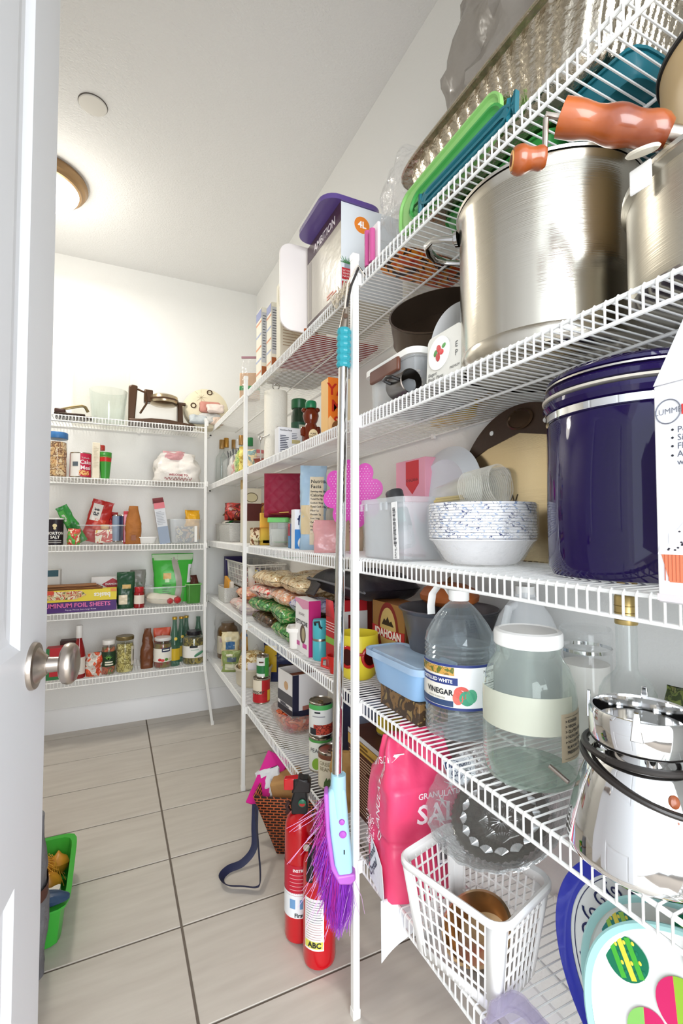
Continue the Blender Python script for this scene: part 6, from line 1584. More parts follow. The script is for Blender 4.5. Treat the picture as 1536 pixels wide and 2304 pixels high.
# pile of pasta bags
PASTA = [(['d9b98a', 'b98f5c', 'e9d7b0', '9a7140'], 'straw coloured pasta'), (['2f7a3a', '1f5a2a', '4a9a4a', 'c9b98a'], 'green wrapped pasta'), (['b8241f', 'd9413a', 'efe0d0', '8a1a18'], 'red wrapped pasta'), (['efe6dc', 'e3d2c0', 'd98a5a', 'f6efe8'], 'white and orange wrapped pasta'), (['3a241a', '5a3a22', '2a1a14', '7a5a34'], 'dark brown wrapped pasta'), (['26266a', '3d3d9a', 'd9d4e0', '1c1c4a'], 'dark blue wrapped pasta')]
pile = [  # x, y, z, width along y, depth along x, thick, kind, tilt, where
    (.640, 2.02, .000, .26, .15, .055, 4, 0, 'lowest in the pile, towards the back corner'), (.640, 1.74, .000, .24, .15, .055, 1, 0, 'lowest in the pile, beside the white tubs'), (.785, 1.90, .000, .30, .13, .06, 0, 0, 'lowest in the pile, against the wall'),
    (.635, 2.05, .060, .24, .15, .05, 1, .1, 'second layer of the pile, far end'), (.640, 1.79, .060, .25, .15, .055, 1, -.12, 'second layer of the pile, near end'), (.785, 1.88, .066, .34, .14, .06, 4, 0, 'second layer of the pile, against the wall'),
    (.630, 2.04, .118, .22, .14, .05, 2, .1, 'third layer of the pile, far end'), (.650, 1.80, .120, .24, .15, .05, 3, -.08, 'third layer of the pile, middle'), (.780, 1.82, .132, .36, .15, .06, 0, 0, 'third layer of the pile, against the wall'), (.640, 1.595, .118, .15, .13, .05, 5, .0, 'third layer of the pile, above the white tubs'),
    (.645, 1.98, .174, .30, .16, .055, 0, .05, 'top of the pile, far end'), (.665, 1.70, .178, .28, .16, .055, 0, -.05, 'top of the pile, near end'), (.78, 1.84, .198, .30, .15, .035, 0, 0, 'very top of the pile with yellow label')]
for k, (x, y, zz, w, l, t_, kd, tl, where) in enumerate(pile):
    pb_ = thing('pasta_bag', '%s bag, %s' % (PASTA[kd][1], where), 'bag', (x, y, z0 + zz), RS + tl, 'pasta bags in a pile')
    pillow(w, l, t_, 100 + k, .008, 16.).build('wrapper', multi('pasta_%d' % kd, PASTA[kd][0], 38, .22, bump=.5, bscale=40, kind='L'), pb_, ang=60)
    if kd in (0, 3):
        q_ = MB().surf(lambda i, j: ((i - .5) * w * .34 + w * .2, (j - .5) * l * .6 - l * .12, .3), 8, 8).build('paper_label', flat('efe4d2' if k % 2 else 'd98a2c'), pb_); cling(q_, pb_.children[0], (0, 0, -1), .0012)
    if kd in (1, 2, 4):
        q_ = MB().surf(lambda i, j: ((i - .5) * w * .3 - w * .18, (j - .5) * l * .7 - l * .1, .3), 8, 8).build('printed_patch', flat(['', '2f8a3f', 'd4281f', '', '4a7a3a'][kd]), pb_); cling(q_, pb_.children[0], (0, 0, -1), .0012)
loc = Vector((.60, 1.585, z0))
wt2 = thing('white_tub', 'white foam tub with lid below the blue pasta bag', 'tub', loc, FACE)
tub(.095, .08, .062, .86, sq=4).build('tub_body', mat('foam_white', 'eae7e0', .6), wt2)
lidplate(.105, .09, .02, mat('foam_lid', 'f1eee8', .6), wt2, 'tub_lid', .012).location = (0, 0, .062)
loc, w = rplace(668, 698, 1400, .578, .03, z0)
h = hgt(668, 1342, x=.578) - z0
ft_ = carton('fettuccine_box', 'white and magenta FETTUCCINE pasta box at the shelf edge', 'box', loc, w, .042, h, card('f0eeee'))
patch(ft_, 'right', w, .042, -.021, .021, 0, h, flat('b51f6a'), 'magenta_side'); patch(ft_, 'front', w, .042, -w / 2, w / 2, h * .82, h, flat('e09ab8'), 'pink_head', shape=[(0, 1), (1, 1), (1, .2), (.6, 0), (.2, .5), (0, .6)])
put_text(ft_, 'FETTUCCINE', .019, face('front', w, .042, 0, h * .56), INK, bold=.0005, sx=.95); put_text(ft_, 'ORGANIC', .012, face('front', w, .042, 0, h * .72), flat('6a5a66'))
upright_oval(ft_, 'front', w, .042, .01, h * .36, .026, .030, flat('4a3524'), 'pasta_window'); upright_oval(ft_, 'front', w, .0432, .016, h * .36, .014, .022, flat('a89a78'), 'pasta_nest')
for x0 in (-w * .3, w * .22): patch(ft_, 'front', w, .042, x0 - .018, x0 + .018, h * .12, h * .20, flat('d0429a'), 'magenta_tag')
r, x, y = drum(703, 737, 1450, .575)
h = .118
tc_ = thing('teal_canister', 'teal clamp canister with black lid ring beside the fettuccine box', 'canister', (x, y, z0), FACE)
TE = mat('teal_metal', '4fb3bd', .3)
MB().lathe([(.001, 0), (r * .9, 0), (r, .006), (r, h * .50), (r * .97, h * .51)], 48).build('lower_cup', TE, tc_); MB().lathe([(r * .97, h * .50), (r * .98, h * .51), (r * .98, h * .56), (r * .97, h * .57)], 48, cap0=False, cap1=False).build('steel_band', NICKEL, tc_)
MB().lathe([(r * .97, h * .57), (r, h * .58), (r, h), (r * .9, h + .008), (.001, h + .01)], 48).build('upper_cup', TE, tc_)
MB().tube([(-r * .6, -r * .9, h * .95), (-r * .7, -r * 1.15, h * 1.02), (-r * .1, -r * 1.25, h * 1.04), (.0, -r * 1.05, h * .9), (r * .3, -r * 1.1, h * .86)], .0035, 8).build('black_clip', BLACK, tc_)
for i, (uL, uM, uR, vT, xf, col, lb_) in enumerate(((733, 752, 772, 1392, .578, 'b31f22', 'red carton with green stripe and white lines beside the teal canister'), (757, 764, 826, 1352, .66, 'c3222a', 'red and white carton behind the yellow bowl'))):
    loc, w, d, h = rb3(uL, uM, uR, vT, xf, z0); d = min(d, .16)
    rb_ = carton('red_carton', lb_, 'box', Vector((xf + d / 2, loc.y, z0)), w, d, h, card(col))
    if i == 0:
        patch(rb_, 'front', w, d, -w / 2, w / 2, h * .5, h * .62, flat('7fae3c'), 'green_stripe')
        for k in range(4): patch(rb_, 'front', w, d, -w / 2, w / 2, h * (.74 + k * .05), h * (.75 + k * .05), flat('f3e6e0'), 'white_line')
        MB().add([(-w / 2, -d / 2, h), (w / 2, -d / 2, h), (w / 2, -d / 2 - .004, h + .05), (-w / 2 + .01, -d / 2 - .004, h + .05)], [(0, 1, 2, 3)]).build('raised_flap', card('c8323a'), rb_, solid=.001)
    else:
        patch(rb_, 'right', w, d, -d / 2, d / 2, h * .02, h * .80, flat('e6e4e2'), 'white_field'); patch(rb_, 'right', w, d, -.02, .015, h * .5, h * .74, flat('6b1f1a'), 'brown_logo', t=.0009)
        lines(rb_, 'right', w, d, -d * .4, d * .4, h * .1, h * .45, 8, flat('8a8a90'), .002)
rm_ = thing('red_mug', 'small red plastic scoop mug beside the yellow bowl', 'mug', (.585, 1.268, z0), FACE)
MB().lathe([(.001, 0), (.018, 0), (.026, .045), (.028, .05), (.025, .05), (.017, .004)], 36).build('mug_body', mat('red_plastic', 'c3261f', .3), rm_)
MB().tube([(-.024, 0, .042), (-.04, 0, .04), (-.042, 0, .02), (-.02, 0, .012)], .004, 8).build('mug_handle', mat('red_plastic', 'c3261f', .3), rm_)
loc, w = rplace(826, 897, 1400, .672, .08, z0)
h = hgt(826, 1350, x=.672) - z0
idb = carton('mashed_potato_box', 'brown and red IDAHOAN mashed potatoes box', 'box', loc + Vector((.022, .005, 0)), w, .08, h, card('8a5a2c'))
patch(idb, 'front', w, .08, -w / 2, w / 2, h * .0, h * .45, flat('4a2a1a'), 'dark_base')
patch(idb, 'front', w, .08, -w / 2, w / 2, h * .62, h, flat('9c7038'), 'tan_head')
upright_oval(idb, 'front', w, .0806, 0, h * .60, .056, .085, flat('7c2018'), 'red_oval'); upright_oval(idb, 'front', w, .0816, 0, h * .62, .043, .066, flat('c9ad6a'), 'gold_oval')
patch(idb, 'front', w, .0824, -.032, .032, h * .70, h * .82, flat('2f2418'), 'mountain_print', shape=[(0, 0), (1, 0), (.8, .6), (.65, .4), (.5, 1), (.35, .5), (.2, .7)])
patch(idb, 'front', w, .083, -w / 2, w / 2, h * .52, h * .67, flat('b8242c'), 'red_banner', shape=[(0, .25), (.5, .0), (1, .25), (1, 1), (.5, .75), (0, 1)])
put_text(idb, 'IDAHOAN', .030, face('front', w, .083, 0, h * .585, .0012), flat('f6efe6'), bold=.0012); put_text(idb, 'ORIGINAL\nMASHED POTATOES', .012, face('front', w, .083, 0, h * .36, .0012), flat('efd9b0'), bold=.0003)
r, x, y = drum(757, 854, 1500, .566)
h = .122
yw = thing('yellow_bowl', 'yellow ceramic bowl wearing red sunglasses moulding', 'bowl', (x, y, z0), FACE)
YC = mat('yellow_ceramic', 'e3d23c', .3)
MB().lathe([(.001, 0), (r * .66, 0), (r * .80, .008), (r * .97, h * .35), (r, h * .6), (r * .92, h * .9), (r * .94, h), (r * .90, h), (r * .88, h * .9), (r * .94, h * .5), (r * .7, .012), (.001, .008)], 56).build('bowl_body', YC, yw)
REDS = mat('sunglass_red', 'b3201c', .2); DL = mat('dark_lens', '3a0f0c', .1)
for sx in (-.52, .52):
    fr_ = MB(); 
    ring_ = [((r + .003) * math.sin(sx + .36 * math.cos(a)), -(r + .003) * math.cos(sx + .36 * math.cos(a)), h * .55 + .026 * math.sin(a)) for a in [2 * PI * k / 28 for k in range(28)]]
    fr_.tube(ring_, .0045, 8, closed=True).build('glasses_rim', REDS, yw)
    ln = MB(); ln.add(ring_, [tuple(range(28))]).build('lens', DL, yw)
MB().tube([((r + .004) * math.sin(a), -(r + .004) * math.cos(a), h * .62) for a in (-.2, 0, .2)], .004, 8).build('glasses_bridge', REDS, yw)
for sx in (-1, 1): MB().tube([((r + .003) * math.sin(a), -(r + .003) * math.cos(a), h * .66) for a in (sx * .85, sx * 1.2, sx * 1.6)], .004, 8).build('glasses_arm', REDS, yw)
# insulated bag over the boxes
ib_ = thing('insulated_bag', 'black insulated lunch bag lying across the boxes', 'bag', (.745, 1.415, z0 + .190), RS)
pillow(.42, .20, .085, 120, .012, 9., pinch=.8).build('bag_shell', mat('black_nylon', '211f26', .45, bump=.3, bscale=30), ib_)
MB().tube([(-.22, -.105, .045), (-.10, -.112, .05), (.05, -.108, .046), (.2, -.095, .04)], .004, 8).build('zipper', mat('zip_grey', '6a6a70', .4), ib_)
MB().add([(-.24, -.09, .05), (-.06, -.12, .04), (-.05, -.15, .005), (-.22, -.13, -.002)], [(0, 1, 2, 3)]).build('front_flap', mat('nylon_dark', '2b2528', .5, bump=.3), ib_, solid=.006, bevel=.002)
MB().tube([(-.05, -.06, .085), (.06, -.06, .092), (.14, -.03, .088)], .003, 8, flatten=3.).build('grey_strap', mat('strap_grey', '8d8f96', .5), ib_)
for k, (x, col, hh) in enumerate(((.845, '8a2a1c', .235), (.835, '2a2a2c', .25), (.83, 'b9b9b4', .24))):
    bkk = carton('cookbook', ['red', 'black', 'grey'][k] + ' spined book standing against the wall behind the insulated bag', 'book', (.815, 1.56 + .03 * k, z0), .026, .09, hh, card(col))

# ---------------- lowest, long shelf
z0 = z2
jb = thing('pickle_jar_bag', 'large labelled jar wrapped in a clear bag at the back corner', 'jar', (.645, 2.99, z0), FACE)
MB().lathe([(.001, 0), (.058, 0), (.062, .006), (.062, .16), (.055, .18), (.04, .195), (.04, .21)], 40).build('jar_wall', mat('jar_brown', '6b4a1e', .15), jb)
band(jb, .0625, .03, .135, -1.3, 1.3, flat('e6ddc6'), 'cream_label'); band(jb, .063, .1, .125, -.6, .6, flat('d9b9bd'), 'pink_tag'); band(jb, .0636, .108, .118, -.4, .4, flat('7a3f8a'), 'purple_word')
pouch(.15, .14, .26, 131, .014, 14., topd=.4).build('bag_film', CLEARC, jb)
for k, (x, y, w, d_, h, cols, lb_) in enumerate(((.62, 2.80, .10, .07, .19, ['e4d7b0', 'd98a3c', '3f6fa0', 'efe9d0', '8aa04a'], 'mixed fruit snack bag leaning on the labelled jar'), (.745, 2.79, .12, .08, .21, ['d99a3a', '7a4a24', 'e6b860', '4a6fa0'], 'orange and brown chip bag behind the labelled jar'), (.60, 2.68, .10, .06, .11, ['8a9a5a', 'c9c9b0', '5a6a7a', 'e0dcc8'], 'small foil lined bag at the shelf edge by the labelled jar'))):
    tq, oq = stand_pouch('snack_bag', lb_, Vector((x, y, z0)), w, d_, h, mat('snack_film_%d' % k, cols[0], .3, bump=.5, bscale=22), 140 + k, crump=.012)
    deco(tq, oq, ((-w * .3, w * .25, h * .12, h * .4, cols[1]), (-w * .2, w * .3, h * .5, h * .72, cols[2]), (-w * .25, w * .1, h * .76, h * .86, cols[3])))
pl2 = thing('plastic_pail', 'white plastic pail with lid below the small mesh basket', 'pail', (.76, 2.62, z0), FACE)
MB().lathe([(.001, 0), (.075, 0), (.085, .20), (.088, .205), (.088, .225), (.001, .23)], 48).build('pail_body', mat('pail_white', 'dfe3e4', .4), pl2)
cp_ = stand_pouch('chip_bag', 'blue and yellow chip bag lying behind the round loaf', Vector((.805, 2.40, z0)), .20, .06, .21, mat('chip_navy', '1d2a5c', .25, bump=.4, bscale=20), 151)
deco(cp_[0], cp_[1], ((-.10, -.03, .05, .18, 'd9b52c'), (-.02, .10, .02, .09, '2a1a18'), (.02, .1, .12, .17, 'e9e0d0')))
pot_ = thing('stoneware_crock', 'tan stoneware crock holding a wrapped loaf on the lowest shelf', 'crock', (.655, 2.42, z0), FACE)
MB().lathe([(.001, 0), (.078, 0), (.086, .01), (.09, .075), (.095, .082), (.095, .09), (.088, .09), (.082, .012), (.001, .008)], 56).build('crock_wall', mat('stoneware', 'cfc7b4', .4), pot_)
lf_ = thing('wrapped_loaf', 'round seeded loaf in a clear printed bag in the stoneware crock', 'bread', (.655, 2.42, z0 + .014), FACE)
MB().lathe([(.001, 0), (.05, .0), (.074, .06), (.08, .085), (.07, .12), (.04, .145), (.001, .15)], 40, wob=lambda a, z: 1 + .03 * nz(math.cos(a), math.sin(a), z * 10, 3, 9)).build('loaf_crust', multi('loaf_print', ['c9a25c', 'e8dcb8', '9a7434', 'd9c48a', '6b4a20'], 30, .35, bump=.5), lf_)
MB().tube([(.0, 0, .148), (.01, 0, .165), (.02, 0, .17)], [.01, .006, .014], 10).build('bag_twist', CLEARC, lf_)
band(lf_, .0805, .06, .11, -.2, .9, flat('e6e0e6'), 'white_label'); 
r, x, y = drum(569, 607, 1545, .58)
pe = can('red and cream pepper can carrying a smaller green can', (x, y, z0), r, .112, flat('eee3cd'), 'cans on the lowest shelf', rotz=FACE)
band(pe, r, .007, .045, -PI, PI, flat('c4202a'), 'red_foot', n=40); band(pe, r + .0004, .03, .105, .2, 1.5, flat('b81c22'), 'red_swirl', n=20); put_text(pe, 'pepper', .024, (-.35, .055), flat('3a2a22'), wrap=r + .002, bold=.0004)
band(pe, r + .0008, .012, .06, .9, 1.6, flat('e9c23c'), 'yellow_print', n=12)
g2 = can('small green and white can standing on the pepper can', (x + .004, y - .004, z0 + .1125), r * .72, .098, flat('eef0ea'), 'cans on the lowest shelf', lidm=mat('brown_lid', '7a5a44', .4, .6), rotz=FACE)
band(g2, r * .72, .02, .055, -PI, PI, flat('2a7a44'), 'green_band', n=40); band(g2, r * .72 + .0004, .006, .09, .5, 1.4, flat('3f9a3c'), 'leaf_print', n=12); band(g2, r * .72 + .0006, .068, .074, -.5, .3, flat('5a3a2a'), 'brown_word')
# open carton in a crystal bowl
cb2 = thing('glass_fruit_bowl', 'cut glass bowl of red wrapped sweets under the open carton', 'bowl', (.668, 1.79, z0), FACE)
MB().lathe([(.001, .004), (.05, 0), (.075, .012), (.098, .05), (.108, .085), (.11, .09), (.105, .09), (.092, .052), (.07, .016), (.001, .008)], 96, wob=lambda a, z: 1 + .02 * math.cos(a * 22)).build('bowl_wall', film('crystal_clear', 'e9dcd6', .14, .04, .7), cb2, ang=60)
MB().lathe([(.001, .012), (.06, .018), (.086, .05), (.09, .068), (.05, .078), (.001, .08)], 48, wob=lambda a, z: 1 + .05 * math.cos(a * 11 + z * 70)).build('red_sweets', multi('red_sweets', ['c8281c', 'e04a2c', '8a1a14', 'ef7a4a', 'd9c0b0'], 22, .2, bump=.5), cb2)
oc = thing('open_carton', 'open white and black carton standing in the glass fruit bowl', 'box', (.675, 1.775, z0 + .082), FACE + .55)
w, d, h = .15, .13, .155
wl_ = MB()
for (x0, x1, y0, y1) in ((-w / 2, w / 2, -d / 2, -d / 2 + .003), (-w / 2, w / 2, d / 2 - .003, d / 2), (-w / 2, -w / 2 + .003, -d / 2, d / 2), (w / 2 - .003, w / 2, -d / 2, d / 2)): wl_.box(x0, x1, y0, y1, 0, h)
wl_.box(-w / 2, w / 2, -d / 2, d / 2, 0, .003); wl_.build('carton_walls', card('e7e4e4'), oc)
MB().box(-w / 2 + .004, w / 2 - .004, -d / 2 + .004, d / 2 - .004, .004, h - .03).build('brown_filling', mat('filling_brown', '7a3a1e', .7, bump=.6, bscale=50), oc)
patch(oc, 'left', w, d, -d / 2, d / 2, h * .25, h * .5, flat('4a4a50'), 'grey_stripe'); patch(oc, 'left', w, d, -d / 2, d / 2, h * .02, h * .16, flat('2a2a34'), 'black_stripe')
lines(oc, 'left', w, d, -.04, .04, h * .17, h * .24, 2, flat('4a4a55'), .005); upright_oval(oc, 'left', w, d, .01, h * .68, .018, .016, flat('c9a27a'), 'leaf_logo')
patch(oc, 'front', w, d, -w / 2, -w / 2 + .026, 0, h, flat('23233a'), 'navy_edge'); patch(oc, 'front', w, d, -w / 2, w / 2, 0, h * .14, flat('23233a'), 'navy_foot')
patch(oc, 'front', w, d, -w * .22, w * .18, h * .14, h * .24, flat('a8695a'), 'handle_cutout')
# stacked cans
r = .0385
for i, (u, v, zz, x, lidm, c, lb_) in enumerate(((703, 1690, 0, .625, None, 'e9ebe4', 'white can with green lime picture under the bean can'), (708, 1600, .1105, .628, TIND, 'e4e6e2', 'white can of red beans with green rim standing on the lime can'))):
    cn = can(lb_, (.625, 1.475, z0 + zz), r, .110, flat(c), 'cans on the lowest shelf', lidm=TIND, rotz=FACE)
    if i == 0:
        band(cn, r, .095, .103, -PI, PI, flat('4f9a4a'), 'green_rim', n=40); upright_oval(cn, 'front', 0, 2 * r, -.012, .03, .014, .018, flat('8ab83c'), 'lime_picture'); put_text(cn, 'PEARS', .018, (-.3, .07), INK, wrap=r + .0018)
    else:
        band(cn, r, .088, .103, -PI, PI, flat('4fae5c'), 'green_rim', n=40); band(cn, r, .01, .042, -.6, 1.7, multi('bean_picture', ['a8281c', 'c84a34', '7a1a14', 'd97a5a'], 90), 'bean_picture', n=24); band(cn, r + .0004, .01, .03, -1.0, -.35, flat('2a2a30'), 'barcode', n=8)
        band(cn, r + .0004, .078, .083, -.5, .0, INK, 'black_word'); band(cn, r + .0004, .066, .069, -.7, .4, flat('9a9aa0'), 'grey_word')
cn = can('cream can with green leaf picture beside the stacked cans', (.612, 1.365, z0), r, .110, flat('e8dfc6'), 'cans on the lowest shelf', lidm=mat('copper_lid', '8a6a54', .3, .9), rotz=FACE)
band(cn, r, .09, .103, -PI, PI, flat('7a4a34'), 'brown_rim', n=40); put_text(cn, 'GREEN\nBEANS', .016, (-.35, .07), flat('8a8060'), wrap=r + .0018)
for a in (-.45, -.25, -.1): MB().prism([(-.004, 0), (.004, 0), (.010, .016), (.006, .028), (-.002, .014)], 0, .0008, 'y').xf(RZ(a) @ TR(0, -r - .0018, .012)).build('leaf_picture', flat('4f6a3a'), cn)
band(cn, r + .0004, .012, .098, .75, .85, flat('6a6a5a'), 'text_strip', n=4)
cn = can('can with orange vegetables picture behind the broom handle', (.655, 1.285, z0), r, .112, flat('e9e6dc'), 'cans on the lowest shelf', rotz=FACE)
band(cn, r, .02, .055, -PI, PI, multi('carrot_picture', ['d9682a', 'e98f3a', '6a8a3a', 'f0c05a'], 70), 'vegetable_picture', n=40)
cn = can('yellow lidded can on the brown printed box behind the pole', (.70, 1.165, z0 + .2155), .036, .060, flat('d9c23a'), 'cans on the lowest shelf', lidm=mat('yellow_lid', 'd8c648', .4), rotz=FACE)
dk = carton('dark_blue_carton', 'black and blue carton lettered RIAL behind the stacked cans', 'box', (.745, 1.40, z0), .11, .12, .25, card('23284a'))
put_text(dk, 'RIAL', .03, face('right', .11, .12, -.02, .06), flat('e9d9a0'), bold=.0008); patch(dk, 'right', .11, .12, -.06, .06, .14, .24, flat('a9b4d0'), 'pale_pattern')
for i, (x, y, w, d, h) in enumerate(((.712, 1.155, .20, .19, .215),)):
    tb = carton('brown_printed_box', 'brown printed carton with gold band and fine print behind the pole', 'box', (x, y, z0), w, d, h, card('4a2418'))
    for sd, ww in (('front', w), ('right', d)):
        patch(tb, sd, w, d, -ww / 2, ww / 2, h * .80, h * .93, flat('c9a24a'), 'gold_band'); patch(tb, sd, w, d, -ww / 2, ww / 2, h * .94, h, flat('c9c9cc'), 'silver_top')
        lines(tb, sd, w, d, -ww * .46, ww * .46, h * .06, h * .76, 20, flat('d9b9a0'), .0018, seed=6); lines(tb, sd, w + .001, d + .001, -ww * .4, ww * .4, h * .82, h * .91, 2, flat('6a4a1a'), .005)
tbk = stand_pouch('kraft_sack', 'brown kraft sack with fine print at the shelf edge behind the broom', Vector((.585, 1.235, z0)), .055, .05, .16, mat('kraft_sack', 'b08a4f', .7, bump=.4, bscale=40), 160)[0]

# ================================================================== back wall shelves
YS = 2.892
def bb(uL, uR, vT, yf, z):
    """width, left-right centre and height on the back shelves"""
    a, c = at(uL, vT, y=yf), at(uR, vT, y=yf)
    return (a.x + c.x) / 2, c.x - a.x, (a.z + c.z) / 2 - z
def zsb(k): return ZSB[k] + .0019
# ---- top
zb = zsb(6)
x, w, h = bb(117, 200, 893, 2.93, zb)
ps = thing('pasta_machine_arm', 'dark steel press with bent chrome arm lying on the back top shelf', 'press', (x + .01, 2.98, zb), 0)
MB().box(-w / 2, w * .35, -.05, .05, 0, .022).build('press_base', mat('dark_metal', '3a2f28', .35, .7), ps, bevel=.004)
MB().box(w * .35, w * .55, -.03, .03, 0, .016).build('base_foot', mat('dark_metal', '3a2f28', .35, .7), ps, bevel=.003)
MB().tube([(-w / 2, -.02, .03), (-w * .1, -.02, .055), (w * .25, -.02, .072), (w * .34, -.02, .066), (w * .42, -.02, .040)], .008, 10, flatten=.45).build('bent_arm', mat('bronze_steel', '8a7a58', .3, .9), ps)
MB().box(-w / 2, -w * .2, -.04, .04, .02, .045).build('press_body', mat('maroon_body', '3f241c', .4), ps, bevel=.006)
x, w, h = bb(199, 288, 870, 2.935, zb)
bw_ = thing('glass_bowl', 'tall scalloped clear glass bowl on the back top shelf', 'bowl', (x, 2.935 + w / 2 * .9, zb), 0)
MB().lathe([(.001, .003), (w * .38, 0), (w * .42, .004), (w * .46, h * .5), (w * .5, h), (w * .485, h), (w * .445, h * .5), (w * .4, .01), (.001, .008)], 96, 1, .9, wob=lambda a, z: 1 + (.012 * math.cos(a * 12) * z / h)).build('bowl_wall', GLASS, bw_)
x2, w2, h2 = bb(158, 296, 815, 3.12, zb)
cg = thing('clear_acrylic_box', 'large clear acrylic box standing behind the scalloped glass bowl', 'box', (x2, 3.14, zb), 0)
tub(w2, .075, h2, .94, sq=8).build('box_wall', film('acrylic', 'f4f3ea', .05, .1, .25), cg)
wrx, wrw, wrh = bb(290, 432, 868, 2.93, zb)
wa = thing('waffle_maker', 'rotating round waffle maker with dark bronze stand', 'waffle maker', (wrx, 3.0, zb), 0)
BRZ = mat('bronze_plastic', '4e3522', .3, .2); sl = mat('silver_lid', 'b9a88c', .25, .9)
MB().prism([(-wrw / 2, 0), (wrw * .56, 0), (wrw * .54, .018), (wrw * .3, .026), (.05, .034), (-wrw * .15, .034), (-wrw * .3, .026), (-wrw / 2, .022)], -.075, .075, 'y').build('base', BRZ, wa, bevel=.006)
MB().prism([(-wrw / 2, .02), (-wrw * .40, .02), (-wrw * .36, wrh * .98), (-wrw * .44, wrh), (-wrw * .5, wrh * .96)], -.03, .03, 'y').build('tall_post', BRZ, wa, bevel=.006)
MB().prism([(wrw * .28, .02), (wrw * .38, .02), (wrw * .36, wrh * .66), (wrw * .28, wrh * .66)], -.03, .03, 'y').build('short_post', BRZ, wa, bevel=.006)
MB().tube([(-wrw * .36, -.02, wrh * .9), (-wrw * .24, -.03, wrh * .82), (-wrw * .22, -.03, wrh * .55), (-wrw * .32, -.03, wrh * .28)], .006, 10).build('handle', BRZ, wa)
MB().box(-wrw * .26, -wrw * .12, -.03, .03, wrh * .60, wrh * .92).build('hinge_block', BRZ, wa, bevel=.006)
rr = wrw * .235
MB().lathe([(.001, .018), (rr * .8, .026), (rr, .034), (rr, .046), (rr * 1.02, .05)], 48).xf(TR(wrw * .06, 0, wrh * .46)).build('lower_shell', sl, wa)
MB().lathe([(rr * 1.03, .048), (rr * 1.03, .058)], 48).xf(TR(wrw * .06, 0, wrh * .46)).build('dark_seam', BRZ, wa)
MB().lathe([(rr * 1.02, .056), (rr, .062), (rr * .97, .076), (rr * .7, .086), (.001, .09)], 48).xf(TR(wrw * .06, 0, wrh * .46)).build('upper_shell', sl, wa)
MB().tube([(wrw * .28, 0, wrh * .66), (wrw * .42, 0, wrh * .66)], .010, 12).build('pivot_knob', BRZ, wa)
cx, cw, ch = bb(442, 530, 838, 2.95, zb)
rb_ = thing('round_gift_bag', 'round cream printed bag with grommets in the top corner', 'bag', (.505, 3.02, zb), -.1, rx=-.1)
MB().lathe([(.001, -.045), (.10, -.05), (.13, -.035), (.138, 0), (.13, .035), (.10, .05), (.001, .045)], 56).xf(TR(0, 0, .135) @ RX(PI / 2) @ SCL(1., .96, 1)).build('bag_body', mat('cream_canvas', 'e4dabd', .6, bump=.15), rb_)
for (a, b_) in ((-.075, .145), (.02, .235)): MB().tube([(a + .014 * math.cos(t), -.05, b_ + .014 * math.sin(t)) for t in [2 * PI * k / 20 for k in range(20)]], .0035, 6, closed=True).build('grommet', BRZ, rb_)
for k in range(8): MB().tube([(-.03, -.0505, .2), (-.03 + .05 * math.cos(k * PI / 4), -.047, .2 + .05 * math.sin(k * PI / 4))], .0008, 4).build('star_line', flat('b9a88a'), rb_)
pillow(.12, .07, .02, 175, .006).xf(TR(.02, -.055, .135) @ RX(PI / 2)).build('rose_paper', mat('rose_paper', 'c98a7c', .5, bump=.4), rb_)
for k, (a, b_, s__, c) in enumerate(((.02, .06, .07, 'c9c9c6'), (-.05, .045, .06, 'b9c0c4'), (.06, .045, .05, 'e0c9b8'), (.05, .12, .06, 'ead9d0'))): pillow(s__ * 1.7, s__, .03, 170 + k, .008).xf(TR(a, -.05 - .015 * (k % 2), b_) @ RX(PI / 2 - .3)).build('folded_paper', mat('paper_' + c, c, .5, bump=.4), rb_)
# ---- second
zb = zsb(5)
r, x, y = drumb(104, 152, 1010, YS); h = at(130, 972, y=YS + r * .4).z - zb
cj = thing('pretzel_tub', 'tall clear tub of tan crackers with blue lid', 'tub', (x, y, zb), 0)
MB().lathe([(.001, .002), (r * .94, 0), (r, .006), (r, h * .82), (r * .95, h * .88)], 48, cap1=False).build('tub_wall', CLEAR, cj)
MB().lathe([(.001, .005), (r * .9, .006), (r * .93, h * .1), (r * .9, h * .2), (r * .94, h * .3), (r * .89, h * .42), (r * .94, h * .52), (r * .9, h * .64), (r * .9, h * .78), (.001, h * .8)], 40, wob=lambda a, z: 1 + .04 * nz(math.cos(a) * 2, math.sin(a) * 2, z * 60, 2, 4)).build('crackers', multi('cracker_stack', ['c98f54', 'e3bd84', '8a5a2e', 'efd9b0', 'b57a40'], 34, .6, bump=.9, bscale=60), cj)
MB().lathe([(r * 1.03, h * .86), (r * 1.05, h * .87), (r * 1.05, h * .98), (r, h), (.001, h)], 48).build('blue_lid', mat('lid_blue', '3f78b5', .35), cj)
r, x, y = drumb(157, 206, 1040, YS); h = at(180, 1018, y=YS + r * .4).z - zb
cm = can('white and red cake meal tin on the back wall shelf', (x, y, zb), r, h, flat('edeae6'), None, rotz=0, cat='tin', name='cake_meal_tin')
band(cm, r, .006, h - .006, .0, 1.3, flat('c81f4a'), 'crimson_panel', n=16); band(cm, r, .006, h - .006, -1.6, -1.2, flat('b81f2a'), 'red_edge', n=8)
put_text(cm, 'Cake\nMeal', .03, (.55, h * .5), flat('f6e9ee'), wrap=r + .0018, bold=.0006); put_text(cm, 'Yehuda', .014, (.5, h * .78), flat('d9d4da'), wrap=r + .0018); band(cm, r + .0006, h * .45, h * .62, -.75, -.2, flat('5a6570'), 'ink_picture', n=8)
band(cm, r + .0008, .012, h * .28, -.1, .9, multi('cake_picture', ['d98a2c', 'efc27a', 'c8372a', 'f4e4c0'], 60), 'cake_picture', n=12)
x, w, h = bb(208, 225, 995, YS, zb)
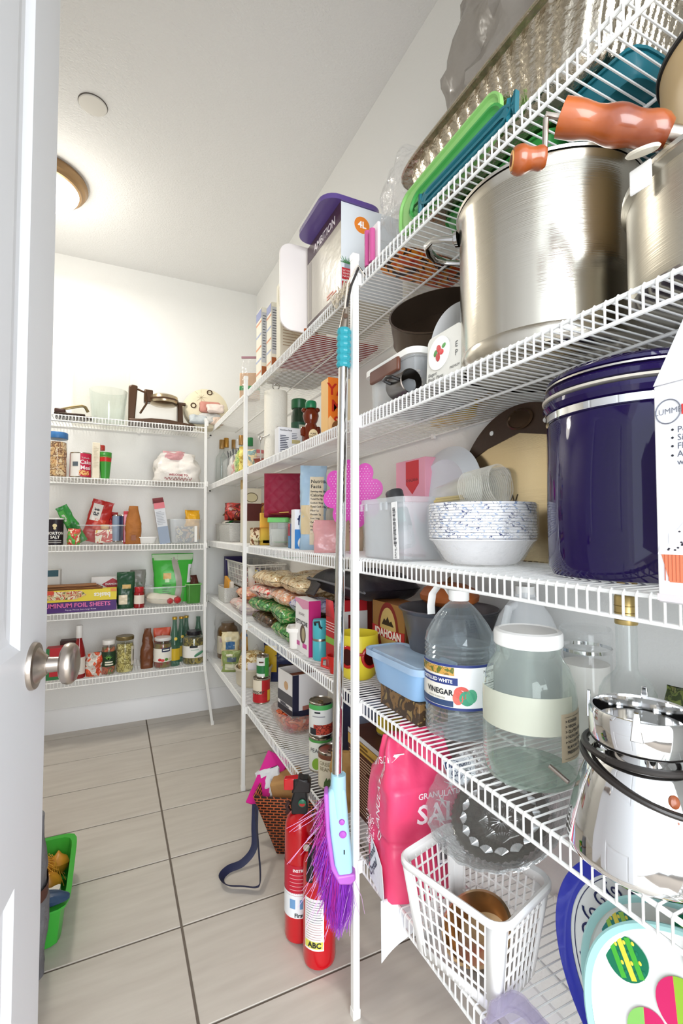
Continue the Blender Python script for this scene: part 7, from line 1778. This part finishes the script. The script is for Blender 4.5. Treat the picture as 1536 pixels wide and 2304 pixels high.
bx2 = carton('slim_cream_box', 'slim cream carton standing between tin and green cups', 'box', (x, YS + .07, zb), w, .12, h, card('e6dcc6'), rotz=0)
lines(bx2, 'front', w, .12, -w * .35, w * .35, h * .3, h * .9, 14, flat('cfc2a8'), .002)
r, x, y = drumb(222, 251, 1050, YS); h = at(237, 1020, y=YS + r).z - zb
gcup = thing('party_cups', 'stack of green and red party cups on the back wall shelf', 'cups', (x, y, zb), 0)
for k in range(4): MB().lathe([(.001, k * .008), (r * .68, k * .008), (r * .98, h - .026 + k * .008), (r * 1.02, h - .022 + k * .008), (r * .98, h - .020 + k * .008)], 40, cap1=False).build('cup', mat('cup_green', '3f9a3a', .35), gcup)
MB().lathe([(r * .94, h * .66), (r * 1.0, h * .86)], 40, cap0=False, cap1=False).build('red_band', mat('cup_red', 'c8281f', .35), gcup)
b_ = bottle('oil_bottle', 'clear bottle with red cap behind the green party cups', 'bottle', (at(229, 1000, y=3.06).x, 3.06, zb), [(.001, 0), (.036, 0), (.038, .004), (.038, .11), (.03, .135), (.015, .16), (.014, .19)], GLASS, 0, None, mat('red_cap', 'b5342a', .35), .0165, (.175, .205))
x, w, h = bb(350, 458, 1015, YS, zb)
pbg = thing('carrier_bag', 'white plastic carrier bag with red lettering on the back wall shelf', 'bag', (x - .005, YS + .105, zb), 0)
ob_ = pouch(w, .17, h, 181, .018, 13., topw=.72, topd=.5, belly=.3, botw=1.).build('bag_film', mat('carrier_white', 'e9e4de', .4, bump=.6, bscale=22), pbg, ang=70)
pouch(w * .5, .08, h * .3, 182, .012, 18., topd=.4).xf(TR(-.02, -.02, h * .74)).build('pink_packet', mat('pinkish', 'd9a0a4', .4, bump=.5), pbg)
def bag_text(t, o, s__, size, x, z, m, bold=.0005): return cling(put_text(t, s__, size, TR(x, -.3, z) @ RX(PI / 2), m, bold=bold), o, (0, 1, 0), .0015)
bag_text(pbg, ob_, 'WELCOME TO', .016, .0, h * .22, flat('9a2a3a'))
cling(MB().tube([(-.075 + .15 * k / 40, -.3, h * .10 + .008 * math.sin(k * 1.3) * (1 if k % 7 else 1.8)) for k in range(41)], .0016, 4).build('script_lettering', flat('9a2a3a'), pbg), ob_, (0, 1, 0), .0015)
# ---- middle
zb = zsb(4)
r, x, y = drumb(106, 143, 1195, YS); h = at(127, 1166, y=YS).z - zb
ms = thing('salt_canister', 'dark salt canister lettered MORTON SALT', 'canister', (x, y, zb), 0)
MB().lathe([(.001, 0), (r, 0), (r, h), (r * .98, h + .001), (.001, h + .001)], 40).build('canister_body', mat('dark_navy_paper', '1f1420', .4), ms)
MB().lathe([(r * 1.01, h - .006), (r * 1.01, h + .002), (.001, h + .003)], 40).build('white_top', WHITE, ms)
put_text(ms, 'MORTON\nSALT', .020, (.05, h * .36), flat('f0eeea'), wrap=r + .0012, bold=.0006)
for k in range(2): band(ms, r, h * (.08 + .07 * k), h * (.10 + .07 * k), -.9, .9, flat('d9d6d4'), 'white_rule', n=12)
for (rad, zz, sx) in ((.010, h * .72, 1.), (.0065, h * .62, 1.)): MB().lathe([(rad, 0), (.0004, .001)], 20).xf(TR(0, -r - .0008, zz) @ RX(PI / 2)).build('girl_emblem', flat('e9d9a8'), ms)
tr_x, tr_w, tr_h = bb(172, 283, 1182, YS, zb)
tr_ = thing('clear_tray_box', 'clear rectangular tray box of packets and a small jar', 'bin', (tr_x, YS + .085, zb), 0)
tub(tr_w, .15, tr_h, .84, sq=6).build('tray_wall', CLEAR, tr_)
MB().tube([(x, y, tr_h) for x, y in rrect(tr_w, .15, .03)], .003, 6, closed=True).build('tray_rim', FROST, tr_)
MB().box(-.03, .055, -.06, -.045, .008, tr_h * .75).xf(RY(-.05)).build('yellow_card', multi('yellow_card_print', ['e9c23a', 'f2ead8', 'c8473a', 'efe2d0'], 26), tr_, bevel=.002)
for i, (x, y, w, d_, h, ry_, cols, lb_) in enumerate(((tr_x - .05, YS + .10, .11, .04, .235, .25, ['b8241f', 'e8e2dc', '3f3f44', 'd9503a', 'f0e6da', 'c8372a'], 'red and white chip bag leaning over the clear tray'), (tr_x - .095, YS + .05, .06, .03, .215, -.5, ['2f8a3a', '4fa04a', 'c9c9c0', '1f6a2c'], 'green foil bag leaning into the clear tray'), (tr_x + .035, YS + .12, .05, .035, .17, .15, ['a81c1c', 'c8282a', '8a1414', 'e8b9a8'], 'narrow dark red carton bag in the clear tray'))):
    t_, o_ = stand_pouch('leaning_bag', lb_, Vector((x, y, zb + .012)), w, d_, h, mat('lean_film_%d' % i, cols[0], .3, bump=.4, bscale=22), 190 + i, rotz=0)
    deco(t_, o_, ((-w * .4, w * .05, h * .5, h * .9, cols[1]), (-w * .3, -w * .05, h * .62, h * .8, cols[2]), (-w * .15, w * .35, h * .3, h * .55, cols[3])))
    t_.rotation_euler = (0, ry_, 0)
jx = at(236, 1190, y=YS + .07).x
jj = bottle('cork_jar', 'small glass jar with cork lid in the clear tray', 'jar', (jx, YS + .06, zb + .01), [(.001, 0), (.03, 0), (.034, .006), (.034, .05), (.022, .066), (.022, .075)], GLASS, 0, None, mat('cork', 'c9a472', .8), .021, (.072, .098))
for i, u in enumerate((261, 276)):
    rp_ = at(u, 1170, y=YS + .09)
    can(['pale blue', 'navy blue'][i] + ' small can standing in the clear tray', (rp_.x, YS + .105, zb + .01), .02, rp_.z - zb + .02, flat(['8fa3bd', '1f2a52'][i]), None, rotz=0, name='drink_can')
x, w, h = bb(276, 318, 1138, YS, zb)
kb = thing('kraft_wedge_bag', 'kraft paper bag with folded tapering top on the back wall shelf', 'bag', (x + .01, YS + .05, zb), 0)
pouch(w * .85, .07, h, 201, .005, topw=.55, topd=.1).build('bag_paper', mat('kraft_orange', 'a8682c', .6, bump=.3), kb)
MB().box(-.012, .012, -.0405, -.039, .02, .05).build('window_print', flat('8a4a1c'), kb)
x, w, h = bb(283, 297, 1150, YS + .06, zb); cbx = carton('pink_slim_box', 'slim pink and red box behind the kraft bag', 'box', (x - .01, YS + .12, zb), w, .08, h, card('c8283a'), rotz=0); patch(cbx, 'front', w, .08, -w * .4, w * .1, .01, h * .9, flat('e9a0b4'), 'pink_strip')
x, w, h = bb(308, 355, 1208, YS, zb)
wd = thing('white_dish', 'small white oval foam dish beside the tilted carton', 'dish', (x, YS + .06, zb), 0); tub(w, .09, h, .78, sq=2).build('dish_wall', WHITE, wd)
x, w, h = bb(352, 376, 1130, YS, zb)
tl = carton('tilted_carton', 'tall grey and pink milk carton tilted on the back wall shelf', 'carton', (at(372, 1222, y=YS).x, YS + .04, zb), w, .06, h * 1.0, card('d4d7dd'), rotz=0, ry=-.16)
patch(tl, 'front', w, .06, -w / 2, w / 2, h * .86, h, flat('d9707a'), 'pink_head'); patch(tl, 'front', w, .06, -w / 2, w / 2, 0, h * .42, flat('8d9bb0'), 'blue_grey_base'); lines(tl, 'front', w, .06, -w * .42, w * .42, h * .46, h * .8, 9, flat('8a8f99'), .002)
MB().prism([(-.03, 0), (.03, 0), (.0, .03)], -w / 2, w / 2, 'x').xf(TR(0, 0, h)).build('gable_top', card('6b1f28'), tl)
x, w, h = bb(380, 456, 1168, YS, zb)
bn2 = thing('frosted_bin', 'frosted plastic bin with vertical label by the kicked foot pole', 'bin', (x, YS + .085, zb), 0)
tub(w, .16, h, .86, sq=8).build('bin_wall', FROST, bn2)
MB().box(-w * .25, w * .3, -.05, .05, .006, h * .7).build('stored_packets', multi('bin_contents', ['8a8f9a', 'd9c9a0', '5a5f6a', 'c9a27a', 'b9b4b0'], 18, .5), bn2, bevel=.01)
MB().box(w * .26, w * .34, -.078, -.076, .008, h * .72).build('vertical_label', flat('f0efec'), bn2)
ybg = stand_pouch('yellow_chip_bag', 'yellow crinkled snack bag on top of the frosted bin', Vector((x + w * .26, YS + .09, zb + .02)), .085, .07, .175, mat('yellow_snack', 'e9ae22', .3, bump=.7, bscale=24), 211, rotz=0, crump=.012)[0]
gfp = stand_pouch('green_food_pack', 'small green and red frozen vegetable pack beside salt canister', Vector((at(165, 1210, y=YS).x, YS + .03, zb)), .06, .04, .085, multi('veg_pack', ['2f9a3c', '4fb04a', 'c8372a', 'e9e0c0', '1f6a2c'], 26), 212, rotz=0)[0]
# ---- second lowest
zb = zsb(3)
x, w, h = bb(105, 262, 1352, YS, zb)
x_r = at(262, 1352, y=YS).x
fo = carton('foil_sheet_box', 'long purple box lettered ALUMINUM FOIL SHEETS', 'box', (x_r - .20, YS + .035, zb), .40, .065, .055, card('4a2270'), rotz=0, bevel=.001)
put_text(fo, 'ALUMINUM FOIL SHEETS', .031, face('front', .40, .065, .0, .036), flat('e06aa8'), bold=.0008); put_text(fo, 'Pop-up, Pre-cut, Extra Large Sheets', .010, face('front', .40, .065, .03, .013), flat('e9d9ee'))
bs_ = carton('plastic_wrap_box', 'long yellow box lettered basics turned upside down', 'box', (x_r - .195, YS + .036, zb + .0555), .39, .068, .060, card('e6cf3a'), rotz=0, bevel=.001)
put_text(bs_, 'basics', .034, face('front', .39, .068, .125, .030) @ RZ(PI), flat('f4f2ea'), bold=.001); patch(bs_, 'front', .39, .068, -.195, .05, .012, .055, multi('food_photo', ['6a8a3a', 'e9e0c0', 'b8452a', 'd9c08a', '3f5a2a'], 40), 'food_photo', shape=[(0, 0), (.8, 0), (1, .5), (.9, 1), (0, 1)]); patch(bs_, 'front', .39, .0686, -.195, -.10, .040, .060, flat('d8472f'), 'red_corner'); patch(bs_, 'front', .39, .068, -.195, -.13, .0, .010, flat('c8372a'), 'red_strip')
patch(bs_, 'front', .39, .0688, .165, .195, .045, .06, flat('e08a3a'), 'orange_tag')
kp = thing('paper_stack', 'stack of brown paper sheets lying on the yellow wrap box', 'paper', (x_r - .22, YS + .06, zb + .1165), 0)
for k in range(4): MB().box(-.16, .15 - k * .01, -.05, .05, k * .006, k * .006 + .004).xf(RZ(.02 * k)).build('paper_sheet', mat('brown_sheet_%d' % (k % 2), ['7a4a2a', '9a6a40'][k % 2], .7), kp)
x, w, h = bb(104, 134, 1284, YS + .1, zb); tbx = carton('teal_lid_box', 'white carton with dark teal top behind the paper stack', 'box', (x - .02, YS + .18, zb), w + .04, .10, h, card('e4e2de'), rotz=0); patch(tbx, 'front', w + .04, .10, -w, w * .7, h * .84, h, flat('2f5a68'), 'teal_head')
x, w, h = bb(205, 282, 1298, YS + .11, zb)
dx_ = carton('walnut_bag', 'white bag with red diamond lettered DIAMOND', 'bag', (x, YS + .15, zb), w, .05, h, mat('white_pack', 'e6e4e2', .35), rotz=0, bevel=.004)
patch(dx_, 'front', w, .05, -w * .2, w * .45, h * .55, h * .95, flat('b01f30'), 'red_diamond', shape=[(0, .5), (.5, 0), (1, .5), (.5, 1)]); put_text(dx_, 'DIAMOND', .015, face('front', w, .05, w * .12, h * .75, .0014), flat('f6eef0'), bold=.0004)
for i, (uL, uR, vT, yf, d_, cols, lb_) in enumerate(((264, 303, 1288, YS, .06, ['1f4a30', '2f5f3c', '163824', 'e9dcc0', 'c9a86a'], 'dark green coffee bag standing on the back shelf'), (292, 328, 1283, YS + .08, .06, ['8a8a84', 'b9b4a8', '5a3a44', '6f7a6a'], 'grey foil bag behind the dark green coffee bag'))):
    x, w, h = bb(uL, uR, vT, yf, zb)
    t_, o_ = stand_pouch('coffee_bag', lb_, Vector((x, yf + .04, zb)), w, d_, h, mat('coffee_film_%d' % i, cols[0], .3, bump=.4, bscale=22), 221 + i, rotz=0, topw=1.05)
    deco(t_, o_, ((-w * .4, w * .1, h * .12, h * .38, cols[3]), (-w * .2, w * .3, h * .55, h * .66, cols[-1])))
r, x, y = drumb(301, 325, 1335, YS); h = at(312, 1322, y=YS).z - zb
rj = bottle('red_jar', 'small red lidded jar with white label beside the coffee bags', 'jar', (x, y, zb), [(.001, 0), (r, 0), (r, h * .7), (r * .8, h * .8)], mat('red_glass', '8f1d22', .15), 0, None, mat('red_lid', 'b8242c', .3), r * .85, (h * .78, h)); band(rj, r, h * .2, h * .62, -1.2, 1.2, flat('e6d9cc'), 'white_label')
x, w, h = bb(322, 420, 1322, YS, zb)
ct2 = thing('clear_storage_box', 'clear storage box with cream bag and tomatoes inside', 'box', (x, YS + .085, zb), 0)
tub(w, .15, h, .86, sq=6).build('box_wall', CLEAR, ct2); MB().tube([(a, b_, h) for a, b_ in rrect(w, .15, .03)], .0035, 6, closed=True).build('box_rim', FROST, ct2)
pillow(w * .8, .10, h * .55, 231, .006).xf(TR(-.01, 0, .006) @ RY(.12)).build('cream_bag', mat('cream_bag', 'e0d6c2', .5, bump=.3), ct2); 
for k, (a, rr_) in enumerate(((.03, .018), (.07, .022))): MB().lathe([(.001, -rr_), (rr_ * .8, -rr_ * .6), (rr_, 0), (rr_ * .8, rr_ * .6), (.001, rr_)], 20).xf(TR(a, -.05, rr_ + .006)).build('tomato', mat('tomato', 'b8242a', .25), ct2)
x, w, h = bb(340, 436, 1246, YS + .05, zb)
h0 = at(380, 1322, y=YS + .05).z - zb
gbg = thing('green_pouch', 'large bright green resealable pouch standing in the clear storage box', 'pouch', (x + .005, YS + .10, zb + .012), 0)
og = pouch(w * .88, .09, h - .012, 241, .006, 12., topw=1.12, topd=.06).build('pouch_film', mat('bright_green', '3fb03a', .3, bump=.2, bscale=20), gbg, ang=70)
q_ = MB().surf(lambda i, j: ((i - .5) * .035 + .02 + .012 * math.sin(j * 5), -.2, .02 + j * (h - .04)), 6, 20).build('grey_window', mat('clear_window', 'a9a49a', .3), gbg); cling(q_, og, (0, 1, 0), .0012)
q_ = MB().surf(lambda i, j: ((i - .5) * w * .95 * (1 + .02), -.2, h - .05 + j * .034), 20, 4).build('clear_zip', mat('zip_clear', 'b9d0b0', .3), gbg); cling(q_, og, (0, 1, 0), .0012)
q_ = MB().surf(lambda i, j: (.075 + i * .024 + j * .012, -.2, h * .38 + j * h * .36), 5, 8).build('white_label', flat('e9eaf0'), gbg); cling(q_, og, (0, 1, 0), .0012)
deco(gbg, og, [(-.055, -.012, h * .46, h * .58, 'c9962c'), (-.045, -.022, h * .40, h * .48, 'bfe0b0')] + [(-.06, -.012 - .01 * (k % 2), h * (.34 - k * .04), h * (.34 - k * .04) + .004, '1f5a1f') for k in range(6)])
x, w, h = bb(424, 462, 1316, YS, zb)
gk = thing('green_basket', 'small translucent green basket by the kicked foot pole', 'basket', (x - .012, YS + .09, zb), 0)
tub(w * .95, .12, h, .84, sq=8).build('basket_wall', film('green_clear', '5fb04a', .5, .15, .3, body=True), gk); MB().tube([(a, b_, h) for a, b_ in rrect(w * .95, .12, .012)], .003, 6, closed=True).build('basket_rim', mat('lime_edge', '9fe08a', .3), gk)
stand_pouch('brown_snack_bag', 'dark brown snack bag standing in the small green basket', Vector((x - .012, YS + .09, zb + .008)), .07, .06, .155, mat('brown_snack', '4a1f14', .25, bump=.6, bscale=24), 251, rotz=0, topw=.7)
# ---- lowest
zb = zsb(2)
x, w, h = bb(104, 160, 1452, YS, zb)
for i, (uL, uR, vT, yf, cols) in enumerate(((104, 165, 1458, YS + .03, 'c0242e'), (135, 178, 1442, YS + .12, '4a2a24'))):
    x, w, h = bb(uL, uR, vT, yf, zb)
    mc = carton('matzo_box', ['red matzo meal box with white emblem behind the door knob', 'dark box behind the red matzo meal box'][i], 'box', (x, yf + .035, zb), w, .065, h, card(cols), rotz=0)
    if i == 0:
        upright_oval(mc, 'front', w, .065, .02, h * .78, .018, .011, flat('f2e6e0'), 'white_emblem'); put_text(mc, 'Matzo\n& Cake', .022, face('front', w, .065, .0, h * .52), flat('f6ece6'), bold=.0005); patch(mc, 'front', w, .065, -w / 2, w / 2, 0, h * .1, flat('2f7a44'), 'green_foot'); patch(mc, 'front', w, .065, -w / 2, -w * .38, h * .1, h, flat('2f7a44'), 'green_edge')
r, x, y = drumb(163, 192, 1480, YS); h = at(178, 1409, y=YS).z - zb
ke = bottle('ketchup_bottle', 'red ketchup glass bottle with white cap', 'bottle', (x, y, zb), [(.001, 0), (r, 0), (r * 1.02, .004), (r * 1.02, h * .42), (r * .85, h * .55), (r * .48, h * .72), (r * .42, h * .8), (r * .42, h * .9)], mat('ketchup_red', '8f1418', .12, coat=.3), 0, None, mat('cap_white', 'e6e4e2', .35), r * .52, (h * .76, h), n=40)
band(ke, r * 1.02, h * .08, h * .4, -1.1, 1.3, flat('e3dcd2'), 'cream_label'); lines(ke, 'front', 0, r * 2.1, -.01, .012, h * .12, h * .36, 6, flat('8a8a90'), .002)
tbg = stand_pouch('tomato_bag', 'clear bag with orange red print beside the ketchup', Vector((at(212, 1505, y=YS).x, YS + .035, zb)), .085, .055, .12, multi('tomato_print', ['b9b0a6', 'd9d2c8', 'd9572f', 'c8432a', '8a857c'], 14, .3, bump=.5), 261, rotz=0, crump=.012)[0]
def jar(name, label, uL, uR, vT, yf, cont, lid, lidh=.12, neck=.86):
    r, x, y = drumb(uL, uR, vT + 40, yf); h = at((uL + uR) / 2, vT, y=yf + r * .5).z - zb
    t = thing(name, label, 'jar', (x, y, zb), 0)
    MB().lathe([(.001, .002), (r * .92, 0), (r, .006), (r, h * .72), (r * .95, h * .80), (r * neck, h * .85), (r * neck, h * .92)], 48, cap1=False).build('jar_wall', GLASS, t)
    MB().lathe([(.001, .005), (r * .9, .005), (r * .945, .012), (r * .945, h * .7), (r * .88, h * .8), (.001, h * .82)], 40).build('contents', cont, t)
    MB().lathe([(r * neck * 1.03, h * (1 - lidh)), (r * neck * 1.06, h * (1 - lidh) + .002), (r * neck * 1.06, h - .003), (r * neck, h), (.001, h)], 48).build('screw_lid', lid, t)
    return t, r, h
t, r, h = jar('salsa_jar', 'jar of red vegetables with white lid and dark green label', 228, 260, 1441, YS, multi('giardiniera', ['a8341f', 'c8632f', '8a2a1a', '6a7a3a', 'd98a5a'], 34, .3), mat('lid_white', 'e9e6e2', .3))
band(t, r, h * .25, h * .68, -PI, PI, flat('1f3a24'), 'dark_label'); 
for k in range(6):
    a = -.9 + k * .36; MB().prism([(-.003, 0), (.003, 0), (.0, .026)], 0, .0006, 'y').xf(RZ(0) @ TR(0, -r - .0016, h * .46) @ RY(a)).build('leaf_print', flat('6fae3c'), t)
band(t, r + .0006, h * .36, h * .40, -.5, .6, flat('e9e4d0'), 'white_word'); band(t, r + .0006, h * .29, h * .33, -.5, .7, flat('e9e4d0'), 'white_word')
t, r, h = jar('artichoke_jar', 'tall jar of yellow artichokes with bronze lid', 260, 301, 1432, YS, multi('artichoke', ['b5a24a', 'd0bf6a', '8a7a2e', 'e0d38a', '9a8a3a'], 26, .25), mat('lid_bronze', '7a6a44', .35, .5), lidh=.1, neck=.95)
band(t, r, h * .2, h * .72, .75, 1.5, flat('e6e0d0'), 'white_label', n=10); band(t, r + .0006, h * .3, h * .62, 1.0, 1.2, flat('3a3a34'), 'barcode', n=4)
x, w, h = bb(318, 347, 1417, YS + .03, zb)
stand_pouch('coffee_sack', 'brown paper coffee sack with folded corner top', Vector((x, YS + .07, zb)), w, .06, h, mat('coffee_sack', '6f3d1e', .4, bump=.5, bscale=20), 271, rotz=0, topw=.5, topd=.1)
t, r, h = jar('pepper_jar', 'jar of peppers with white lid and picture label', 345, 387, 1435, YS, multi('pepper_mix', ['5a4a20', '8a2a1a', '7a6a2c', '4a2f16'], 26, .25), mat('lid_white2', 'e3e2e0', .3), lidh=.1)
band(t, r, h * .22, h * .66, -PI, PI, flat('e9e6dc'), 'white_label'); band(t, r + .0005, h * .55, h * .68, -.2, .75, flat('2a3350'), 'navy_arch', n=10); band(t, r + .0009, h * .595, h * .635, -.08, .63, flat('f0efea'), 'white_word')
for a, zz, c in ((-.4, .30, 'c0242a'), (-.1, .28, 'd1363a'), (.3, .30, '5a8a3a'), (.7, .29, 'd9d0a8')): MB().lathe([(.010, 0), (.0004, .0008)], 16, 1, .8).xf(RZ(a) @ TR(0, -r - .0012, h * zz) @ RX(PI / 2)).build('vegetable_print', flat(c), t)
t, r, h = jar('pickle_jar', 'wide jar of green pickles with black lid and white label', 410, 461, 1421, YS, multi('pickles', ['6a5a1e', '8a7a2e', '4a3f14', 'a8943f', '5a4a18'], 20, .2), mat('lid_black', '1c1a22', .3), lidh=.12, neck=.62)
band(t, r, h * .22, h * .58, -PI, PI, flat('eceae6'), 'white_label'); band(t, r + .0005, h * .53, h * .6, -.5, .2, flat('1f2024'), 'black_tag', n=8); band(t, r + .0006, h * .45, h * .48, -.4, .3, flat('b9c9bd'), 'pale_word')
for k in range(3): MB().lathe([(.001, 0), (.006, .004), (.008, .02), (.005, .036), (.001, .04)], 14, 1, .2).xf(TR(-.006 + k * .008, -r - .001, h * .26 + k * .004) @ RY(1.0)).build('pepper_print', flat('3f7a5a'), t)
for i, (u, vT, yf, capc, lb_) in enumerate(((393, 1388, YS + .055, 'c9a23a', 'green mineral water bottle with gold cap and yellow label'), (408, 1387, YS + .14, 'c99a3a', 'green mineral water bottle with gold cap behind the pickle jar'), (419, 1385, YS + .20, 'c9a84a', 'green mineral water bottle with gold cap against the back wall'), (446, 1384, YS + .16, None, 'green glass bottle without cap behind the pickle jar'))):
    p = at(u, vT, y=yf); h = p.z - zb
    wb_ = bottle('water_bottle', lb_, 'bottle', (p.x, yf, zb), [(.001, 0), (.029, 0), (.031, .004), (.031, h * .42), (.026, h * .55), (.014, h * .76), (.0115, h * .88), (.0125, h * .97)], GREENGLASS, 0, 'green mineral water bottles', mat('crown_' + capc, capc, .35, .5) if capc else None, .0135, (h * .95, h))
    band(wb_, .0313, h * .12, h * .36, -1.2, 1.2, flat('c9a81f' if i < 3 else '5f9a80'), 'yellow_label')
    MB().lathe([(.009, 0), (.0004, .001)], 18).xf(TR(.004, -.0262, h * .56) @ RX(PI / 2 - .15)).build('round_seal', flat('e0bd3a'), wb_)
p = at(365, 1412, y=YS + .13)
gfb = thing('gift_tag_bag', 'clear bag with orange and cream triangle print behind the pepper jar', 'bag', (p.x, YS + .13, zb), 0)
h = p.z - zb
pouch(.085, .05, h, 281, .005, topw=1.1, topd=.1).build('bag_film', mat('orange_film', 'd9532f', .4), gfb)
MB().prism([(-.02, h * .5), (.02, h * .5), (0, h * .85)], -.027, -.0262, 'y').build('cream_triangle', flat('efc98a'), gfb)

# ------------------------------------------------------------------ printed matter belongs to the surface it is printed on
ident = Matrix.Identity(4)
for t in [o for o in bpy.data.objects if o.parent is None and o.type == 'EMPTY' and 'category' in o]:
    def printed(c): return c.type == 'MESH' and c.data.materials and c.data.materials[0].name.startswith('print_') and not c.children
    kids = list(t.children)
    body = next((c for c in kids if c.type == 'MESH' and not printed(c) and not c.get('kind') and c.matrix_basis == ident), None)
    if body is None: continue
    for c in kids:
        if printed(c) and c is not body and c.matrix_basis == ident: c.parent = body
